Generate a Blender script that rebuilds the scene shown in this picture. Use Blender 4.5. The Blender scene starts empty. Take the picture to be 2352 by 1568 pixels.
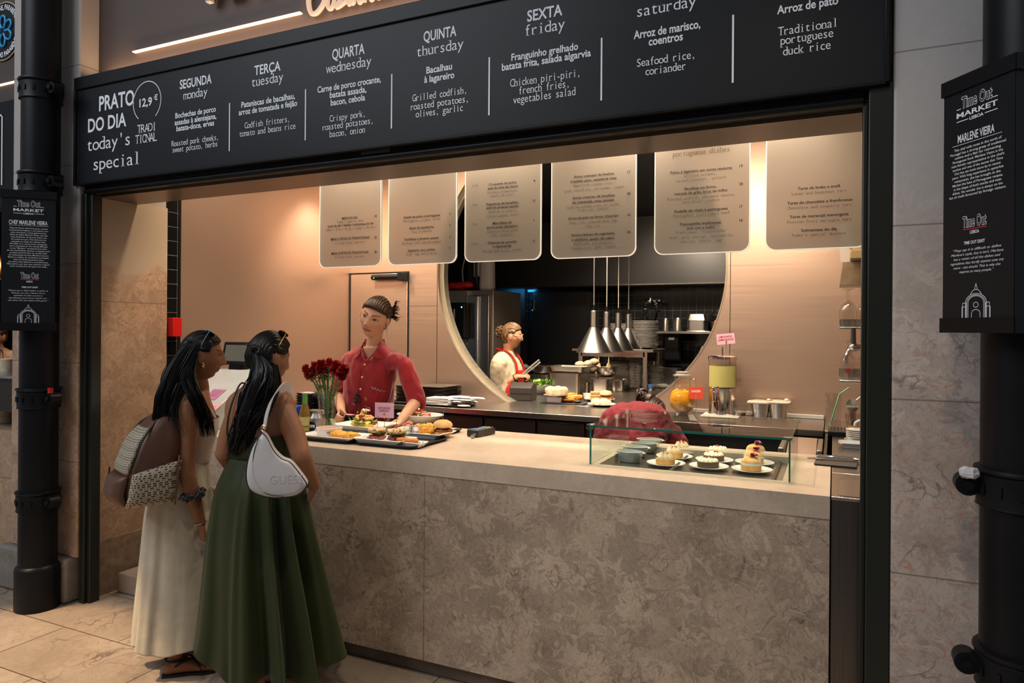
import bpy, bmesh, math, random
import numpy as np
from mathutils import Vector, Matrix, noise
random.seed(7); np.random.seed(7)
SC = bpy.context.scene
COL = SC.collection
R = math.radians
# ---------------------------------------------------------------- camera
YAW, ROLL, CAM_H, FPX, HZ = math.atan(740/1600), R(0.42), 1.66, 1600.0, 758.0
cd = bpy.data.cameras.new('camera'); cam = bpy.data.objects.new('camera', cd); COL.objects.link(cam)
cd.sensor_width = 36; cd.lens = FPX/2352*36; cd.shift_y = -(784-HZ)/2352; cd.clip_start = 0.05
cam.matrix_world = Matrix.Translation((0, 0, CAM_H)) @ Matrix.Rotation(YAW, 4, 'Z') @ Matrix.Rotation(R(90), 4, 'X') @ Matrix.Rotation(ROLL, 4, 'Z')
SC.camera = cam
# ---------------------------------------------------------------- world, exposure
SC.view_settings.view_transform = 'Standard'; SC.view_settings.look = 'None'
SC.view_settings.exposure = 0.0; SC.view_settings.gamma = 1.0; SC.view_settings.use_curve_mapping = False
SC.cycles.use_denoising = True
SC.cycles.max_bounces = 8; SC.cycles.transparent_max_bounces = 24; SC.cycles.caustics_reflective = False; SC.cycles.caustics_refractive = False
SC.cycles.sample_clamp_indirect = 4.0
W = bpy.data.worlds.new('hall daylight'); SC.world = W; W.use_nodes = True
W.node_tree.nodes['Background'].inputs[0].default_value = (0.80, 0.88, 1.0, 1)
W.node_tree.nodes['Background'].inputs[1].default_value = 0.26
def lamp(kind, name, loc, power, color, target=None, **kw):
    d = bpy.data.lights.new(name, kind); d.energy = power; d.color = color
    for k, v in kw.items(): setattr(d, k, v)
    o = bpy.data.objects.new(name, d); COL.objects.link(o); o.location = loc
    if target is not None:
        o.rotation_euler = (Vector(target)-Vector(loc)).to_track_quat('-Z', 'Y').to_euler()
    return o
WARM = (1.0, 0.75, 0.53); WARM2 = (1.0, 0.80, 0.60)
# hall: an added narrow spot standing in for the sun patch on the floor, and soft spots of the market hall over the counters
lamp('SPOT', 'floor_sun_patch_spot', (-5.0, -0.6, 6.2), 2300, (1.0, 0.70, 0.40), (-3.72, 1.55, 0), spot_size=R(20), spot_blend=0.22, shadow_soft_size=0.05)
lamp('SPOT', 'hall_track_spot', (-1.2, 0.9, 4.2), 105, WARM2, (-1.7, 2.85, 0.75), spot_size=R(50), spot_blend=0.9, shadow_soft_size=0.15)
lamp('SPOT', 'hall_track_spot', (-0.1, 0.9, 4.2), 85, WARM2, (-0.5, 2.85, 0.75), spot_size=R(55), spot_blend=0.95, shadow_soft_size=0.15)
lamp('AREA', 'hall_skylight', (-5.5, -2.6, 6.5), 280, (0.90, 0.94, 1.0), (-2.2, 2.6, 1.6), shape='RECTANGLE', size=5, size_y=4)
# inside: recessed downlights above the worktops
for x, pw in ((-3.5, 30), (-2.6, 42), (-1.7, 55), (-0.95, 95), (-0.25, 85)):
    lamp('SPOT', 'counter_downlight', (x, 3.45, 2.92), pw, WARM2, (x, 3.32, 1.0), spot_size=R(92), spot_blend=0.7, shadow_soft_size=0.04)
for x in (-3.9, -3.0, -2.1, -1.2, -0.4):
    lamp('SPOT', 'worktop_downlight', (x, 4.72, 2.95), 120, WARM2, (x, 4.98, 1.0), spot_size=R(105), spot_blend=0.7, shadow_soft_size=0.06)
lamp('AREA', 'board_wall_fill', (-1.95, 3.62, 2.97), 62, WARM, (-1.95, 4.9, 1.85), shape='RECTANGLE', size=4.0, size_y=0.10)  # unseen strip set behind the menu boards to light them and the wall
lamp('AREA', 'board_wall_fill', (-1.95, 3.22, 2.94), 42, WARM, (-1.95, 4.4, 1.75), shape='RECTANGLE', size=4.0, size_y=0.10)  # front fill added to lighten the menu boards
lamp('SPOT', 'kitchen_spot', (-2.2, 6.0, 2.9), 270, WARM2, (-2.2, 6.1, 1.0), spot_size=R(115), spot_blend=0.6, shadow_soft_size=0.05)
lamp('SPOT', 'kitchen_spot', (-2.75, 5.75, 2.9), 75, WARM2, (-2.85, 6.3, 1.3), spot_size=R(60), spot_blend=0.6, shadow_soft_size=0.05)
lamp('SPOT', 'kitchen_spot', (-1.5, 7.3, 2.95), 220, WARM2, (-1.7, 8.7, 1.5), spot_size=R(100), spot_blend=0.8, shadow_soft_size=0.1)  # spot added to bring up the tiled back wall
lamp('AREA', 'sign_uplight', (-1.98, 2.775, 3.17), 14, (1.0, 0.60, 0.33), (-1.98, 2.80, 4.0), shape='RECTANGLE', size=4.1, size_y=0.03)
lamp('AREA', 'blue_led_lamp', (-3.92, 8.5, 2.21), 1.6, (0.05, 0.45, 1.0), (-3.95, 8.68, 1.9), shape='RECTANGLE', size=0.4, size_y=0.05)  # source of the blue LED glow on the kitchen wall
lamp('SPOT', 'stall_downlight', (-5.6, 3.3, 2.9), 50, WARM2, (-5.6, 3.5, 1.0), spot_size=R(100), spot_blend=0.7, shadow_soft_size=0.05)
# ---------------------------------------------------------------- photograph coordinates -> points
_st, _ct = math.sin(YAW), math.cos(YAW)
def ray(u, v):
    du, dv = u-1176.0, v-HZ; c, s = math.cos(ROLL), math.sin(ROLL)
    a, b = du*c+dv*s, -du*s+dv*c
    return Vector((-_st+a/FPX*_ct, _ct+a/FPX*_st, -b/FPX))
def PY(u, v, y): d = ray(u, v); return Vector((0, 0, CAM_H))+d*(y/d.y)
def PX(u, v, x): d = ray(u, v); return Vector((0, 0, CAM_H))+d*(x/d.x)
def PZ(u, v, z): d = ray(u, v); return Vector((0, 0, CAM_H))+d*((z-CAM_H)/d.z)
def depth(p): return -_st*p[0]+_ct*p[1]
def ppm(p): return FPX/depth(p)            # pixels per metre at a point
# ---------------------------------------------------------------- materials
MATS = {}
def mat(name, color, rough=0.5, metal=0.0, spec=0.5, emit=None, strength=1.0, trans=0.0, ior=1.45, alpha=1.0, sheen=0.0, coat=0.0, sss=0.0, noise_amt=0.0, noise_scale=8.0, bump=0.0, bump_scale=60.0, aniso=0.0, color2=None, stretch=(1, 1, 1), vcol=False):
    if name in MATS: return MATS[name]
    m = bpy.data.materials.new(name); m.use_nodes = True; nt = m.node_tree; b = nt.nodes['Principled BSDF']
    b.inputs['Base Color'].default_value = (*color, 1); b.inputs['Roughness'].default_value = rough
    b.inputs['Metallic'].default_value = metal; b.inputs['Specular IOR Level'].default_value = spec
    b.inputs['IOR'].default_value = ior; b.inputs['Transmission Weight'].default_value = trans; b.inputs['Alpha'].default_value = alpha
    b.inputs['Sheen Weight'].default_value = sheen; b.inputs['Coat Weight'].default_value = coat; b.inputs['Anisotropic'].default_value = aniso
    if sss: b.inputs['Subsurface Weight'].default_value = sss; b.inputs['Subsurface Radius'].default_value = (0.01, 0.004, 0.002)
    if emit: b.inputs['Emission Color'].default_value = (*emit, 1); b.inputs['Emission Strength'].default_value = strength
    tc = None
    def coords(scale):
        t = nt.nodes.new('ShaderNodeTexCoord'); mp = nt.nodes.new('ShaderNodeMapping'); mp.inputs['Scale'].default_value = stretch
        nt.links.new(t.outputs['Object'], mp.inputs[0]); n = nt.nodes.new('ShaderNodeTexNoise'); n.inputs['Scale'].default_value = scale
        n.inputs['Detail'].default_value = 6; nt.links.new(mp.outputs[0], n.inputs['Vector']); return n
    if noise_amt or color2:
        n = coords(noise_scale); r = nt.nodes.new('ShaderNodeValToRGB')
        c2 = color2 or tuple(max(0, c*(1-noise_amt)) for c in color); c1 = color if color2 else tuple(min(1, c*(1+noise_amt*0.5)) for c in color)
        r.color_ramp.elements[0].position = 0.35; r.color_ramp.elements[0].color = (*c2, 1)
        r.color_ramp.elements[1].position = 0.65; r.color_ramp.elements[1].color = (*c1, 1)
        nt.links.new(n.outputs['Fac'], r.inputs[0]); nt.links.new(r.outputs[0], b.inputs['Base Color'])
    if vcol:
        a = nt.nodes.new('ShaderNodeAttribute'); a.attribute_name = 'Col'; nt.links.new(a.outputs['Color'], b.inputs['Base Color'])
    if bump:
        n = coords(bump_scale); bp = nt.nodes.new('ShaderNodeBump'); bp.inputs['Strength'].default_value = bump; bp.inputs['Distance'].default_value = 0.004
        nt.links.new(n.outputs['Fac'], bp.inputs['Height']); nt.links.new(bp.outputs[0], b.inputs['Normal'])
    MATS[name] = m; return m
def N(nt, t, **kw):
    n = nt.nodes.new(t)
    for k, v in kw.items():
        if k in n.inputs: n.inputs[k].default_value = v
        else: setattr(n, k, v)
    return n
def ramp(nt, src, stops):
    r = nt.nodes.new('ShaderNodeValToRGB'); e = r.color_ramp.elements
    while len(e) < len(stops): e.new(0.5)
    for i, (p, c) in enumerate(stops): e[i].position = p; e[i].color = (*c, 1) if len(c) == 3 else c
    nt.links.new(src, r.inputs[0]); return r.outputs[0]
def stone(name, base, dark, vein, scale=3.0, courses=None, vein_w=0.06, rough=0.55, tiles=None, blotch=None, upper_tint=None, speck=0.5, breccia=0.16):
    """limestone: cloudy ground, curled shell veins; optional course joints (z0, step) or floor tiles (length, width)"""
    m = bpy.data.materials.new(name); m.use_nodes = True; nt = m.node_tree; L = nt.links.new; b = nt.nodes['Principled BSDF']
    tc = N(nt, 'ShaderNodeTexCoord'); geo = tc.outputs['Object']
    n1 = N(nt, 'ShaderNodeTexNoise', Scale=scale*1.3, Detail=8.0, Roughness=0.62); L(geo, n1.inputs['Vector'])
    c1 = ramp(nt, n1.outputs['Fac'], [(0.32, dark), (0.66, base)])
    w = N(nt, 'ShaderNodeTexNoise', Scale=scale*1.6, Detail=4.0, Distortion=0.8); L(geo, w.inputs['Vector'])
    vm = N(nt, 'ShaderNodeVectorMath', operation='MULTIPLY_ADD'); vm.inputs[1].default_value = (0.42, 0.42, 0.42)
    L(w.outputs['Color'], vm.inputs[0]); L(geo, vm.inputs[2])
    v = N(nt, 'ShaderNodeTexVoronoi', feature='DISTANCE_TO_EDGE', Scale=scale*2.4); L(vm.outputs[0], v.inputs['Vector'])
    f = ramp(nt, v.outputs['Distance'], [(0.0, (1, 1, 1)), (vein_w, (0, 0, 0))])
    n2 = N(nt, 'ShaderNodeTexNoise', Scale=scale*2.2, Detail=3.0); L(geo, n2.inputs['Vector'])
    g = ramp(nt, n2.outputs['Fac'], [(0.47, (0, 0, 0)), (0.66, (speck, speck, speck))])
    mu = N(nt, 'ShaderNodeMath', operation='MULTIPLY'); L(f, mu.inputs[0]); L(g, mu.inputs[1])
    mx = N(nt, 'ShaderNodeMix', data_type='RGBA'); L(mu.outputs[0], mx.inputs[0]); L(c1, mx.inputs[6]); mx.inputs[7].default_value = (*vein, 1)
    out = mx.outputs[2]
    vc = N(nt, 'ShaderNodeTexVoronoi', feature='SMOOTH_F1', Scale=scale*3.4, Smoothness=0.35); vm2 = N(nt, 'ShaderNodeVectorMath', operation='MULTIPLY_ADD'); vm2.inputs[1].default_value = (0.30, 0.30, 0.30)
    w2 = N(nt, 'ShaderNodeTexNoise', Scale=scale*4.5, Detail=3.0, Distortion=1.5); L(geo, w2.inputs['Vector']); L(w2.outputs['Color'], vm2.inputs[0]); L(geo, vm2.inputs[2]); L(vm2.outputs[0], vc.inputs['Vector'])
    bw_ = N(nt, 'ShaderNodeRGBToBW'); L(vc.outputs['Color'], bw_.inputs[0]); k = breccia
    cc = ramp(nt, bw_.outputs[0], [(0.25, (1-k, 1-k*1.05, 1-k*1.1)), (0.75, (1+k*.55, 1+k*.5, 1+k*.45))])
    ve = N(nt, 'ShaderNodeTexVoronoi', feature='DISTANCE_TO_EDGE', Scale=scale*6.5); L(vm2.outputs[0], ve.inputs['Vector']); ff = ramp(nt, ve.outputs['Distance'], [(0.0, (1-k*1.5,)*3), (0.07, (1, 1, 1))])
    for q in (cc, ff): mq = N(nt, 'ShaderNodeMix', data_type='RGBA', blend_type='MULTIPLY'); mq.inputs[0].default_value = 1.0; L(out, mq.inputs[6]); L(q, mq.inputs[7]); out = mq.outputs[2]
    if blotch:
        v2 = N(nt, 'ShaderNodeTexNoise', Scale=scale*7.5, Detail=3.0, Distortion=2.2); L(geo, v2.inputs['Vector'])
        f2 = ramp(nt, v2.outputs['Fac'], [(0.57, (0, 0, 0)), (0.66, (0.75, 0.75, 0.75))])
        m3 = N(nt, 'ShaderNodeMix', data_type='RGBA'); L(f2, m3.inputs[0]); L(out, m3.inputs[6]); m3.inputs[7].default_value = (*blotch, 1); out = m3.outputs[2]
    if upper_tint:      # second tint mixed in towards the top, its edge broken by noise
        sp = N(nt, 'ShaderNodeSeparateXYZ'); L(geo, sp.inputs[0])
        nz = N(nt, 'ShaderNodeTexNoise', Scale=2.5, Detail=5.0); L(geo, nz.inputs['Vector'])
        ad = N(nt, 'ShaderNodeMath', operation='MULTIPLY_ADD'); L(nz.outputs['Fac'], ad.inputs[0]); ad.inputs[1].default_value = 1.6; L(sp.outputs['Z'], ad.inputs[2])
        fz = ramp(nt, ad.outputs[0], [(0.0, (0, 0, 0)), (1.0, (1, 1, 1))])
        mr = N(nt, 'ShaderNodeMapRange'); L(ad.outputs[0], mr.inputs[0]); mr.inputs[1].default_value = upper_tint[1]; mr.inputs[2].default_value = upper_tint[2]
        mr.inputs[4].default_value = 0.9
        m4 = N(nt, 'ShaderNodeMix', data_type='RGBA'); L(mr.outputs[0], m4.inputs[0]); L(out, m4.inputs[6]); m4.inputs[7].default_value = (*upper_tint[0], 1); out = m4.outputs[2]
    if courses:
        sp = N(nt, 'ShaderNodeSeparateXYZ'); L(geo, sp.inputs[0])
        a1 = N(nt, 'ShaderNodeMath', operation='SUBTRACT'); L(sp.outputs['Z'], a1.inputs[0]); a1.inputs[1].default_value = courses[0]
        a2 = N(nt, 'ShaderNodeMath', operation='PINGPONG'); L(a1.outputs[0], a2.inputs[0]); a2.inputs[1].default_value = courses[1]/2
        a3 = ramp(nt, a2.outputs[0], [(0.0, (1, 1, 1)), (0.004, (0, 0, 0))])
        m5 = N(nt, 'ShaderNodeMix', data_type='RGBA'); L(a3, m5.inputs[0]); L(out, m5.inputs[6]); m5.inputs[7].default_value = (*[c*0.35 for c in dark], 1); out = m5.outputs[2]
    if tiles:
        mp = N(nt, 'ShaderNodeMapping'); mp.inputs['Location'].default_value = tiles[2]; L(geo, mp.inputs[0])
        bk = N(nt, 'ShaderNodeTexBrick', Scale=1.0); bk.inputs['Brick Width'].default_value = tiles[0]; bk.inputs['Row Height'].default_value = tiles[1]
        bk.inputs['Mortar Size'].default_value = 0.0035; bk.inputs['Mortar Smooth'].default_value = 0.2; L(mp.outputs[0], bk.inputs['Vector'])
        bk.inputs['Color1'].default_value = (1, 1, 1, 1); bk.inputs['Color2'].default_value = (0.84, 0.82, 0.80, 1); bk.inputs['Mortar'].default_value = (0.2, 0.17, 0.14, 1)
        m6 = N(nt, 'ShaderNodeMix', data_type='RGBA', blend_type='MULTIPLY'); m6.inputs[0].default_value = 1.0; L(out, m6.inputs[6]); L(bk.outputs['Color'], m6.inputs[7]); out = m6.outputs[2]
    L(out, b.inputs['Base Color']); b.inputs['Roughness'].default_value = rough
    bp = N(nt, 'ShaderNodeBump', Strength=0.25, Distance=0.006); L(n1.outputs['Fac'], bp.inputs['Height']); L(bp.outputs[0], b.inputs['Normal'])
    MATS[name] = m; return m
def tilemat(name, col, grout, w, h, axis='xz', rough=0.12, off=0.0, msize=0.012):
    m = bpy.data.materials.new(name); m.use_nodes = True; nt = m.node_tree; L = nt.links.new; b = nt.nodes['Principled BSDF']
    tc = N(nt, 'ShaderNodeTexCoord'); sp = N(nt, 'ShaderNodeSeparateXYZ'); L(tc.outputs['Object'], sp.inputs[0])
    cb = N(nt, 'ShaderNodeCombineXYZ'); L(sp.outputs['X' if axis[0] == 'x' else 'Y'], cb.inputs[0]); L(sp.outputs['Z'], cb.inputs[1])
    bk = N(nt, 'ShaderNodeTexBrick', Scale=1.0); bk.offset = off; bk.inputs['Brick Width'].default_value = w; bk.inputs['Row Height'].default_value = h
    bk.inputs['Mortar Size'].default_value = msize*h*0.5; bk.inputs['Color1'].default_value = (*col, 1); bk.inputs['Color2'].default_value = (*[c*0.7 for c in col], 1)
    bk.inputs['Mortar'].default_value = (*grout, 1); L(cb.outputs[0], bk.inputs['Vector']); L(bk.outputs['Color'], b.inputs['Base Color'])
    b.inputs['Roughness'].default_value = rough
    bp = N(nt, 'ShaderNodeBump', Strength=0.5, Distance=0.003, invert=True); L(bk.outputs['Fac'], bp.inputs['Height']); L(bp.outputs[0], b.inputs['Normal'])
    MATS[name] = m; return m
def brushed(name, col, rough=0.35, amount=0.25, direction='x', scale=3.0, metal=1.0):
    m = bpy.data.materials.new(name); m.use_nodes = True; nt = m.node_tree; L = nt.links.new; b = nt.nodes['Principled BSDF']
    tc = N(nt, 'ShaderNodeTexCoord'); mp = N(nt, 'ShaderNodeMapping')
    mp.inputs['Scale'].default_value = {'x': (0.6, 60, 60), 'z': (60, 60, 0.6), 'y': (60, 0.6, 60)}[direction]; L(tc.outputs['Object'], mp.inputs[0])
    n = N(nt, 'ShaderNodeTexNoise', Scale=scale, Detail=5.0); L(mp.outputs[0], n.inputs['Vector'])
    L(ramp(nt, n.outputs['Fac'], [(0.3, tuple(c*(1-amount) for c in col)), (0.7, col)]), b.inputs['Base Color'])
    rr = N(nt, 'ShaderNodeMapRange'); L(n.outputs['Fac'], rr.inputs[0]); rr.inputs[3].default_value = rough*0.8; rr.inputs[4].default_value = rough*1.25; L(rr.outputs[0], b.inputs['Roughness'])
    b.inputs['Metallic'].default_value = metal
    bp = N(nt, 'ShaderNodeBump', Strength=0.06, Distance=0.002); L(n.outputs['Fac'], bp.inputs['Height']); L(bp.outputs[0], b.inputs['Normal'])
    MATS[name] = m; return m
def glassmat(name, col=(1, 1, 1), ior=1.45, rough=0.0, tint=0.0):
    """thin clear glass: mirror by Fresnel, otherwise see-through with a slight tint"""
    m = bpy.data.materials.new(name); m.use_nodes = True; nt = m.node_tree; L = nt.links.new
    nt.nodes.remove(nt.nodes['Principled BSDF']); o = nt.nodes['Material Output']
    fr = N(nt, 'ShaderNodeFresnel', IOR=ior); gl = N(nt, 'ShaderNodeBsdfGlossy', Roughness=rough); tr = N(nt, 'ShaderNodeBsdfTransparent'); tr.inputs[0].default_value = (*col, 1)
    ge = N(nt, 'ShaderNodeNewGeometry'); iv = N(nt, 'ShaderNodeMath', operation='SUBTRACT'); iv.inputs[0].default_value = 1.0; L(ge.outputs['Backfacing'], iv.inputs[1]); mf = N(nt, 'ShaderNodeMath', operation='MULTIPLY'); L(fr.outputs[0], mf.inputs[0]); L(iv.outputs[0], mf.inputs[1])
    mx = N(nt, 'ShaderNodeMixShader'); L(mf.outputs[0], mx.inputs[0]); L(tr.outputs[0], mx.inputs[1]); L(gl.outputs[0], mx.inputs[2]); L(mx.outputs[0], o.inputs[0])
    MATS[name] = m; return m
# ---------------------------------------------------------------- mesh builder
def basis(d):
    d = Vector(d).normalized(); a = Vector((0, 0, 1)) if abs(d.z) < 0.95 else Vector((1, 0, 0))
    x = a.cross(d).normalized(); return x, d.cross(x).normalized(), d
def rotz(a): return Matrix.Rotation(a, 4, 'Z')
def TR(loc=(0, 0, 0), rz=0.0, rx=0.0, ry=0.0, s=1.0):
    return Matrix.Translation(loc) @ Matrix.Rotation(rz, 4, 'Z') @ Matrix.Rotation(ry, 4, 'Y') @ Matrix.Rotation(rx, 4, 'X') @ (Matrix.Scale(s, 4) if not hasattr(s, '__len__') else Matrix.Diagonal((*s, 1)))
class MB:
    def __init__(self): self.v = []; self.f = []; self.m = []; self.cur = 0; self.M = None
    def add(self, vs, fs, mi=None):
        b = len(self.v); M = self.M
        self.v += [tuple(M @ Vector(p)) if M else tuple(p) for p in vs]
        self.f += [tuple(i+b for i in f) for f in fs]; self.m += [self.cur if mi is None else mi]*len(fs); return self
    def box(self, x0, x1, y0, y1, z0, z1):
        return self.add([(x0, y0, z0), (x1, y0, z0), (x1, y1, z0), (x0, y1, z0), (x0, y0, z1), (x1, y0, z1), (x1, y1, z1), (x0, y1, z1)],
                        [(0, 3, 2, 1), (4, 5, 6, 7), (0, 1, 5, 4), (1, 2, 6, 5), (2, 3, 7, 6), (3, 0, 4, 7)])
    def cbox(self, c, s, rz=0.0, rx=0.0, ry=0.0):
        T = TR(c, rz, rx, ry); vs = []
        for z in (-.5, .5):
            for x, y in ((-.5, -.5), (.5, -.5), (.5, .5), (-.5, .5)): vs.append(T @ Vector((x*s[0], y*s[1], z*s[2])))
        return self.add(vs, [(0, 3, 2, 1), (4, 5, 6, 7), (0, 1, 5, 4), (1, 2, 6, 5), (2, 3, 7, 6), (3, 0, 4, 7)])
    def rings(self, rs, cap0=True, cap1=True, close=True):
        n = len(rs[0]); vs = [p for r in rs for p in r]; fs = []
        for i in range(len(rs)-1):
            for j in range(n if close else n-1):
                k = (j+1) % n; fs.append((i*n+j, i*n+k, (i+1)*n+k, (i+1)*n+j))
        if cap0: fs.append(tuple(range(n-1, -1, -1)))
        if cap1: fs.append(tuple((len(rs)-1)*n+j for j in range(n)))
        return self.add(vs, fs)
    def cyl(self, p0, p1, r0, r1=None, n=20, cap=True):
        r1 = r0 if r1 is None else r1; x, y, d = basis(Vector(p1)-Vector(p0)); rs = []
        for p, r in ((p0, r0), (p1, r1)):
            rs.append([Vector(p)+(x*math.cos(2*math.pi*j/n)+y*math.sin(2*math.pi*j/n))*r for j in range(n)])
        return self.rings(rs, cap, cap)
    def lathe(self, prof, c=(0, 0, 0), n=28, cap0=True, cap1=True, sx=1.0, sy=1.0, wob=None):
        rs = []
        for r, z in prof:
            rs.append([(c[0]+sx*r*math.cos(2*math.pi*j/n)*(wob(j/n, z) if wob else 1), c[1]+sy*r*math.sin(2*math.pi*j/n)*(wob(j/n, z) if wob else 1), c[2]+z) for j in range(n)])
        return self.rings(rs, cap0, cap1)
    def tube(self, pts, r, n=8, cap=True, sub=0, closed=False):
        pts = [Vector(p) for p in pts]; rad = list(r) if hasattr(r, '__len__') else [r]*len(pts)
        if sub: pts, rad = smooth_path(pts, rad, sub)
        rs = []; x = None
        for i, p in enumerate(pts):
            if closed: d = pts[(i+1) % len(pts)]-pts[i-1]
            else: d = pts[min(i+1, len(pts)-1)]-pts[max(i-1, 0)]
            if d.length < 1e-9: d = Vector((0, 0, 1))
            d.normalize()
            if x is None: x = basis(d)[0]
            x = (x-d*x.dot(d)); x = x.normalized() if x.length > 1e-6 else basis(d)[0]
            y = d.cross(x); rs.append([p+(x*math.cos(2*math.pi*j/n)+y*math.sin(2*math.pi*j/n))*rad[i] for j in range(n)])
        if closed: rs.append(rs[0]); return self.rings(rs, False, False)
        return self.rings(rs, cap, cap)
    def ell(self, c, s, n=16, m=10, T=None, bump=0.0, bs=30.0, seed=0.0):
        rs = []; vs = [(0, 0, -1)]
        for i in range(1, m):
            t = math.pi*i/m; vs += [(math.sin(t)*math.cos(2*math.pi*j/n), math.sin(t)*math.sin(2*math.pi*j/n), -math.cos(t)) for j in range(n)]
        vs.append((0, 0, 1)); fs = []
        for j in range(n): fs.append((0, 1+(j+1) % n, 1+j))
        for i in range(m-2):
            for j in range(n): k = (j+1) % n; fs.append((1+i*n+j, 1+i*n+k, 1+(i+1)*n+k, 1+(i+1)*n+j))
        b = 1+(m-2)*n
        for j in range(n): fs.append((b+j, b+(j+1) % n, len(vs)-1))
        out = []
        for p in vs:
            q = Vector((p[0]*s[0], p[1]*s[1], p[2]*s[2]))
            if bump: q = q*(1+bump*noise.noise(Vector(p)*bs+Vector((seed, seed*1.7, seed*.3))))
            if T is not None: q = T @ q
            out.append(q+Vector(c))
        return self.add(out, fs)
    def prism(self, poly, z0, z1, plane='xy', off=0.0):
        """poly: 2D outline (ccw), extruded from z0 to z1 along the third axis"""
        def P(a, b, c): return {'xy': (a, b, c), 'xz': (a, c, b), 'yz': (c, a, b)}[plane]
        n = len(poly); vs = [P(a, b, z0) for a, b in poly]+[P(a, b, z1) for a, b in poly]
        fs = [tuple(range(n-1, -1, -1)), tuple(range(n, 2*n))]+[(i, (i+1) % n, n+(i+1) % n, n+i) for i in range(n)]
        return self.add(vs, fs)
    def rrect(self, c, sx, sy, r, z0, z1, k=5, top_scale=1.0, rz=0.0):
        def ring(sc, z):
            T = rotz(rz); return [tuple(T @ Vector((x*sc, y*sc, 0))+Vector((c[0], c[1], z))) for x, y in rr2(sx, sy, r, k)]
        return self.rings([ring(1, z0), ring(top_scale, z1)])
    def build(self, name, mats, parent=None, smooth=True, angle=40, bevel=0.0, seg=2, solid=0.0, sub=0):
        me = bpy.data.meshes.new(name); me.from_pydata(self.v, [], self.f); me.update()
        if not isinstance(mats, (list, tuple)): mats = [mats]
        for m in mats: me.materials.append(m)
        if len(mats) > 1: me.polygons.foreach_set('material_index', [min(i, len(mats)-1) for i in self.m])
        if smooth:
            me.polygons.foreach_set('use_smooth', [True]*len(me.polygons))
            try: me.set_sharp_from_angle(angle=R(angle))
            except Exception: pass
        o = bpy.data.objects.new(name, me); COL.objects.link(o)
        if parent is not None: o.parent = parent
        if solid: md = o.modifiers.new('s', 'SOLIDIFY'); md.thickness = solid; md.offset = 0
        if bevel: md = o.modifiers.new('b', 'BEVEL'); md.width = bevel; md.segments = seg; md.limit_method = 'ANGLE'; md.angle_limit = R(35)
        if sub: md = o.modifiers.new('u', 'SUBSURF'); md.levels = sub; md.render_levels = sub
        return o
def rr2(sx, sy, r, k=5):
    out = []
    for cx, cy, a0 in ((sx/2-r, sy/2-r, 0), (-sx/2+r, sy/2-r, 90), (-sx/2+r, -sy/2+r, 180), (sx/2-r, -sy/2+r, 270)):
        for i in range(k+1): a = R(a0+90*i/k); out.append((cx+r*math.cos(a), cy+r*math.sin(a)))
    return out
def smooth_path(pts, rad, sub):
    P, Q = [], []; n = len(pts)
    isv = hasattr(rad[0], '__len__')
    rad = [Vector(q) if isv else q for q in rad]
    def cr(a, b, c, d, t): return 0.5*((2*b)+(c-a)*t+(2*a-5*b+4*c-d)*t*t+(3*b-a-3*c+d)*t**3)
    for i in range(n-1):
        i0, i3 = max(i-1, 0), min(i+2, n-1)
        for k in range(sub): t = k/sub; P.append(cr(pts[i0], pts[i], pts[i+1], pts[i3], t)); Q.append(cr(rad[i0], rad[i], rad[i+1], rad[i3], t))
    P.append(pts[-1]); Q.append(rad[-1])
    return P, Q
# ---------------------------------------------------------------- scene grammar
def tag(o, label, cat, group=None, kind=None):
    o['label'] = label; o['category'] = cat
    if group: o['group'] = group
    if kind: o['kind'] = kind
    return o
def thing(name, label, cat, loc=(0, 0, 0), rz=0.0, group=None):
    o = bpy.data.objects.new(name, None); COL.objects.link(o); o.empty_display_size = 0.05
    o.location = loc; o.rotation_euler = (0, 0, rz); return tag(o, label, cat, group)
def dup(root, loc, rz=None, label=None, group=None, scale=None):
    r = root.copy(); COL.objects.link(r); r.location = loc
    if rz is not None: r.rotation_euler = (0, 0, rz)
    if label: r['label'] = label
    if group: r['group'] = group
    if scale: r.scale = (scale, scale, scale) if not hasattr(scale, '__len__') else scale
    for ch in list(root.children):
        c = ch.copy(); COL.objects.link(c); c.parent = r
        for g in list(ch.children):
            d = g.copy(); COL.objects.link(d); d.parent = c
    return r
def struct(name, mb, m, label=None, cat=None, **kw):
    o = mb.build(name, m, **kw); o['kind'] = 'structure'
    if label: o['label'] = label
    if cat: o['category'] = cat
    return o
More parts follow.
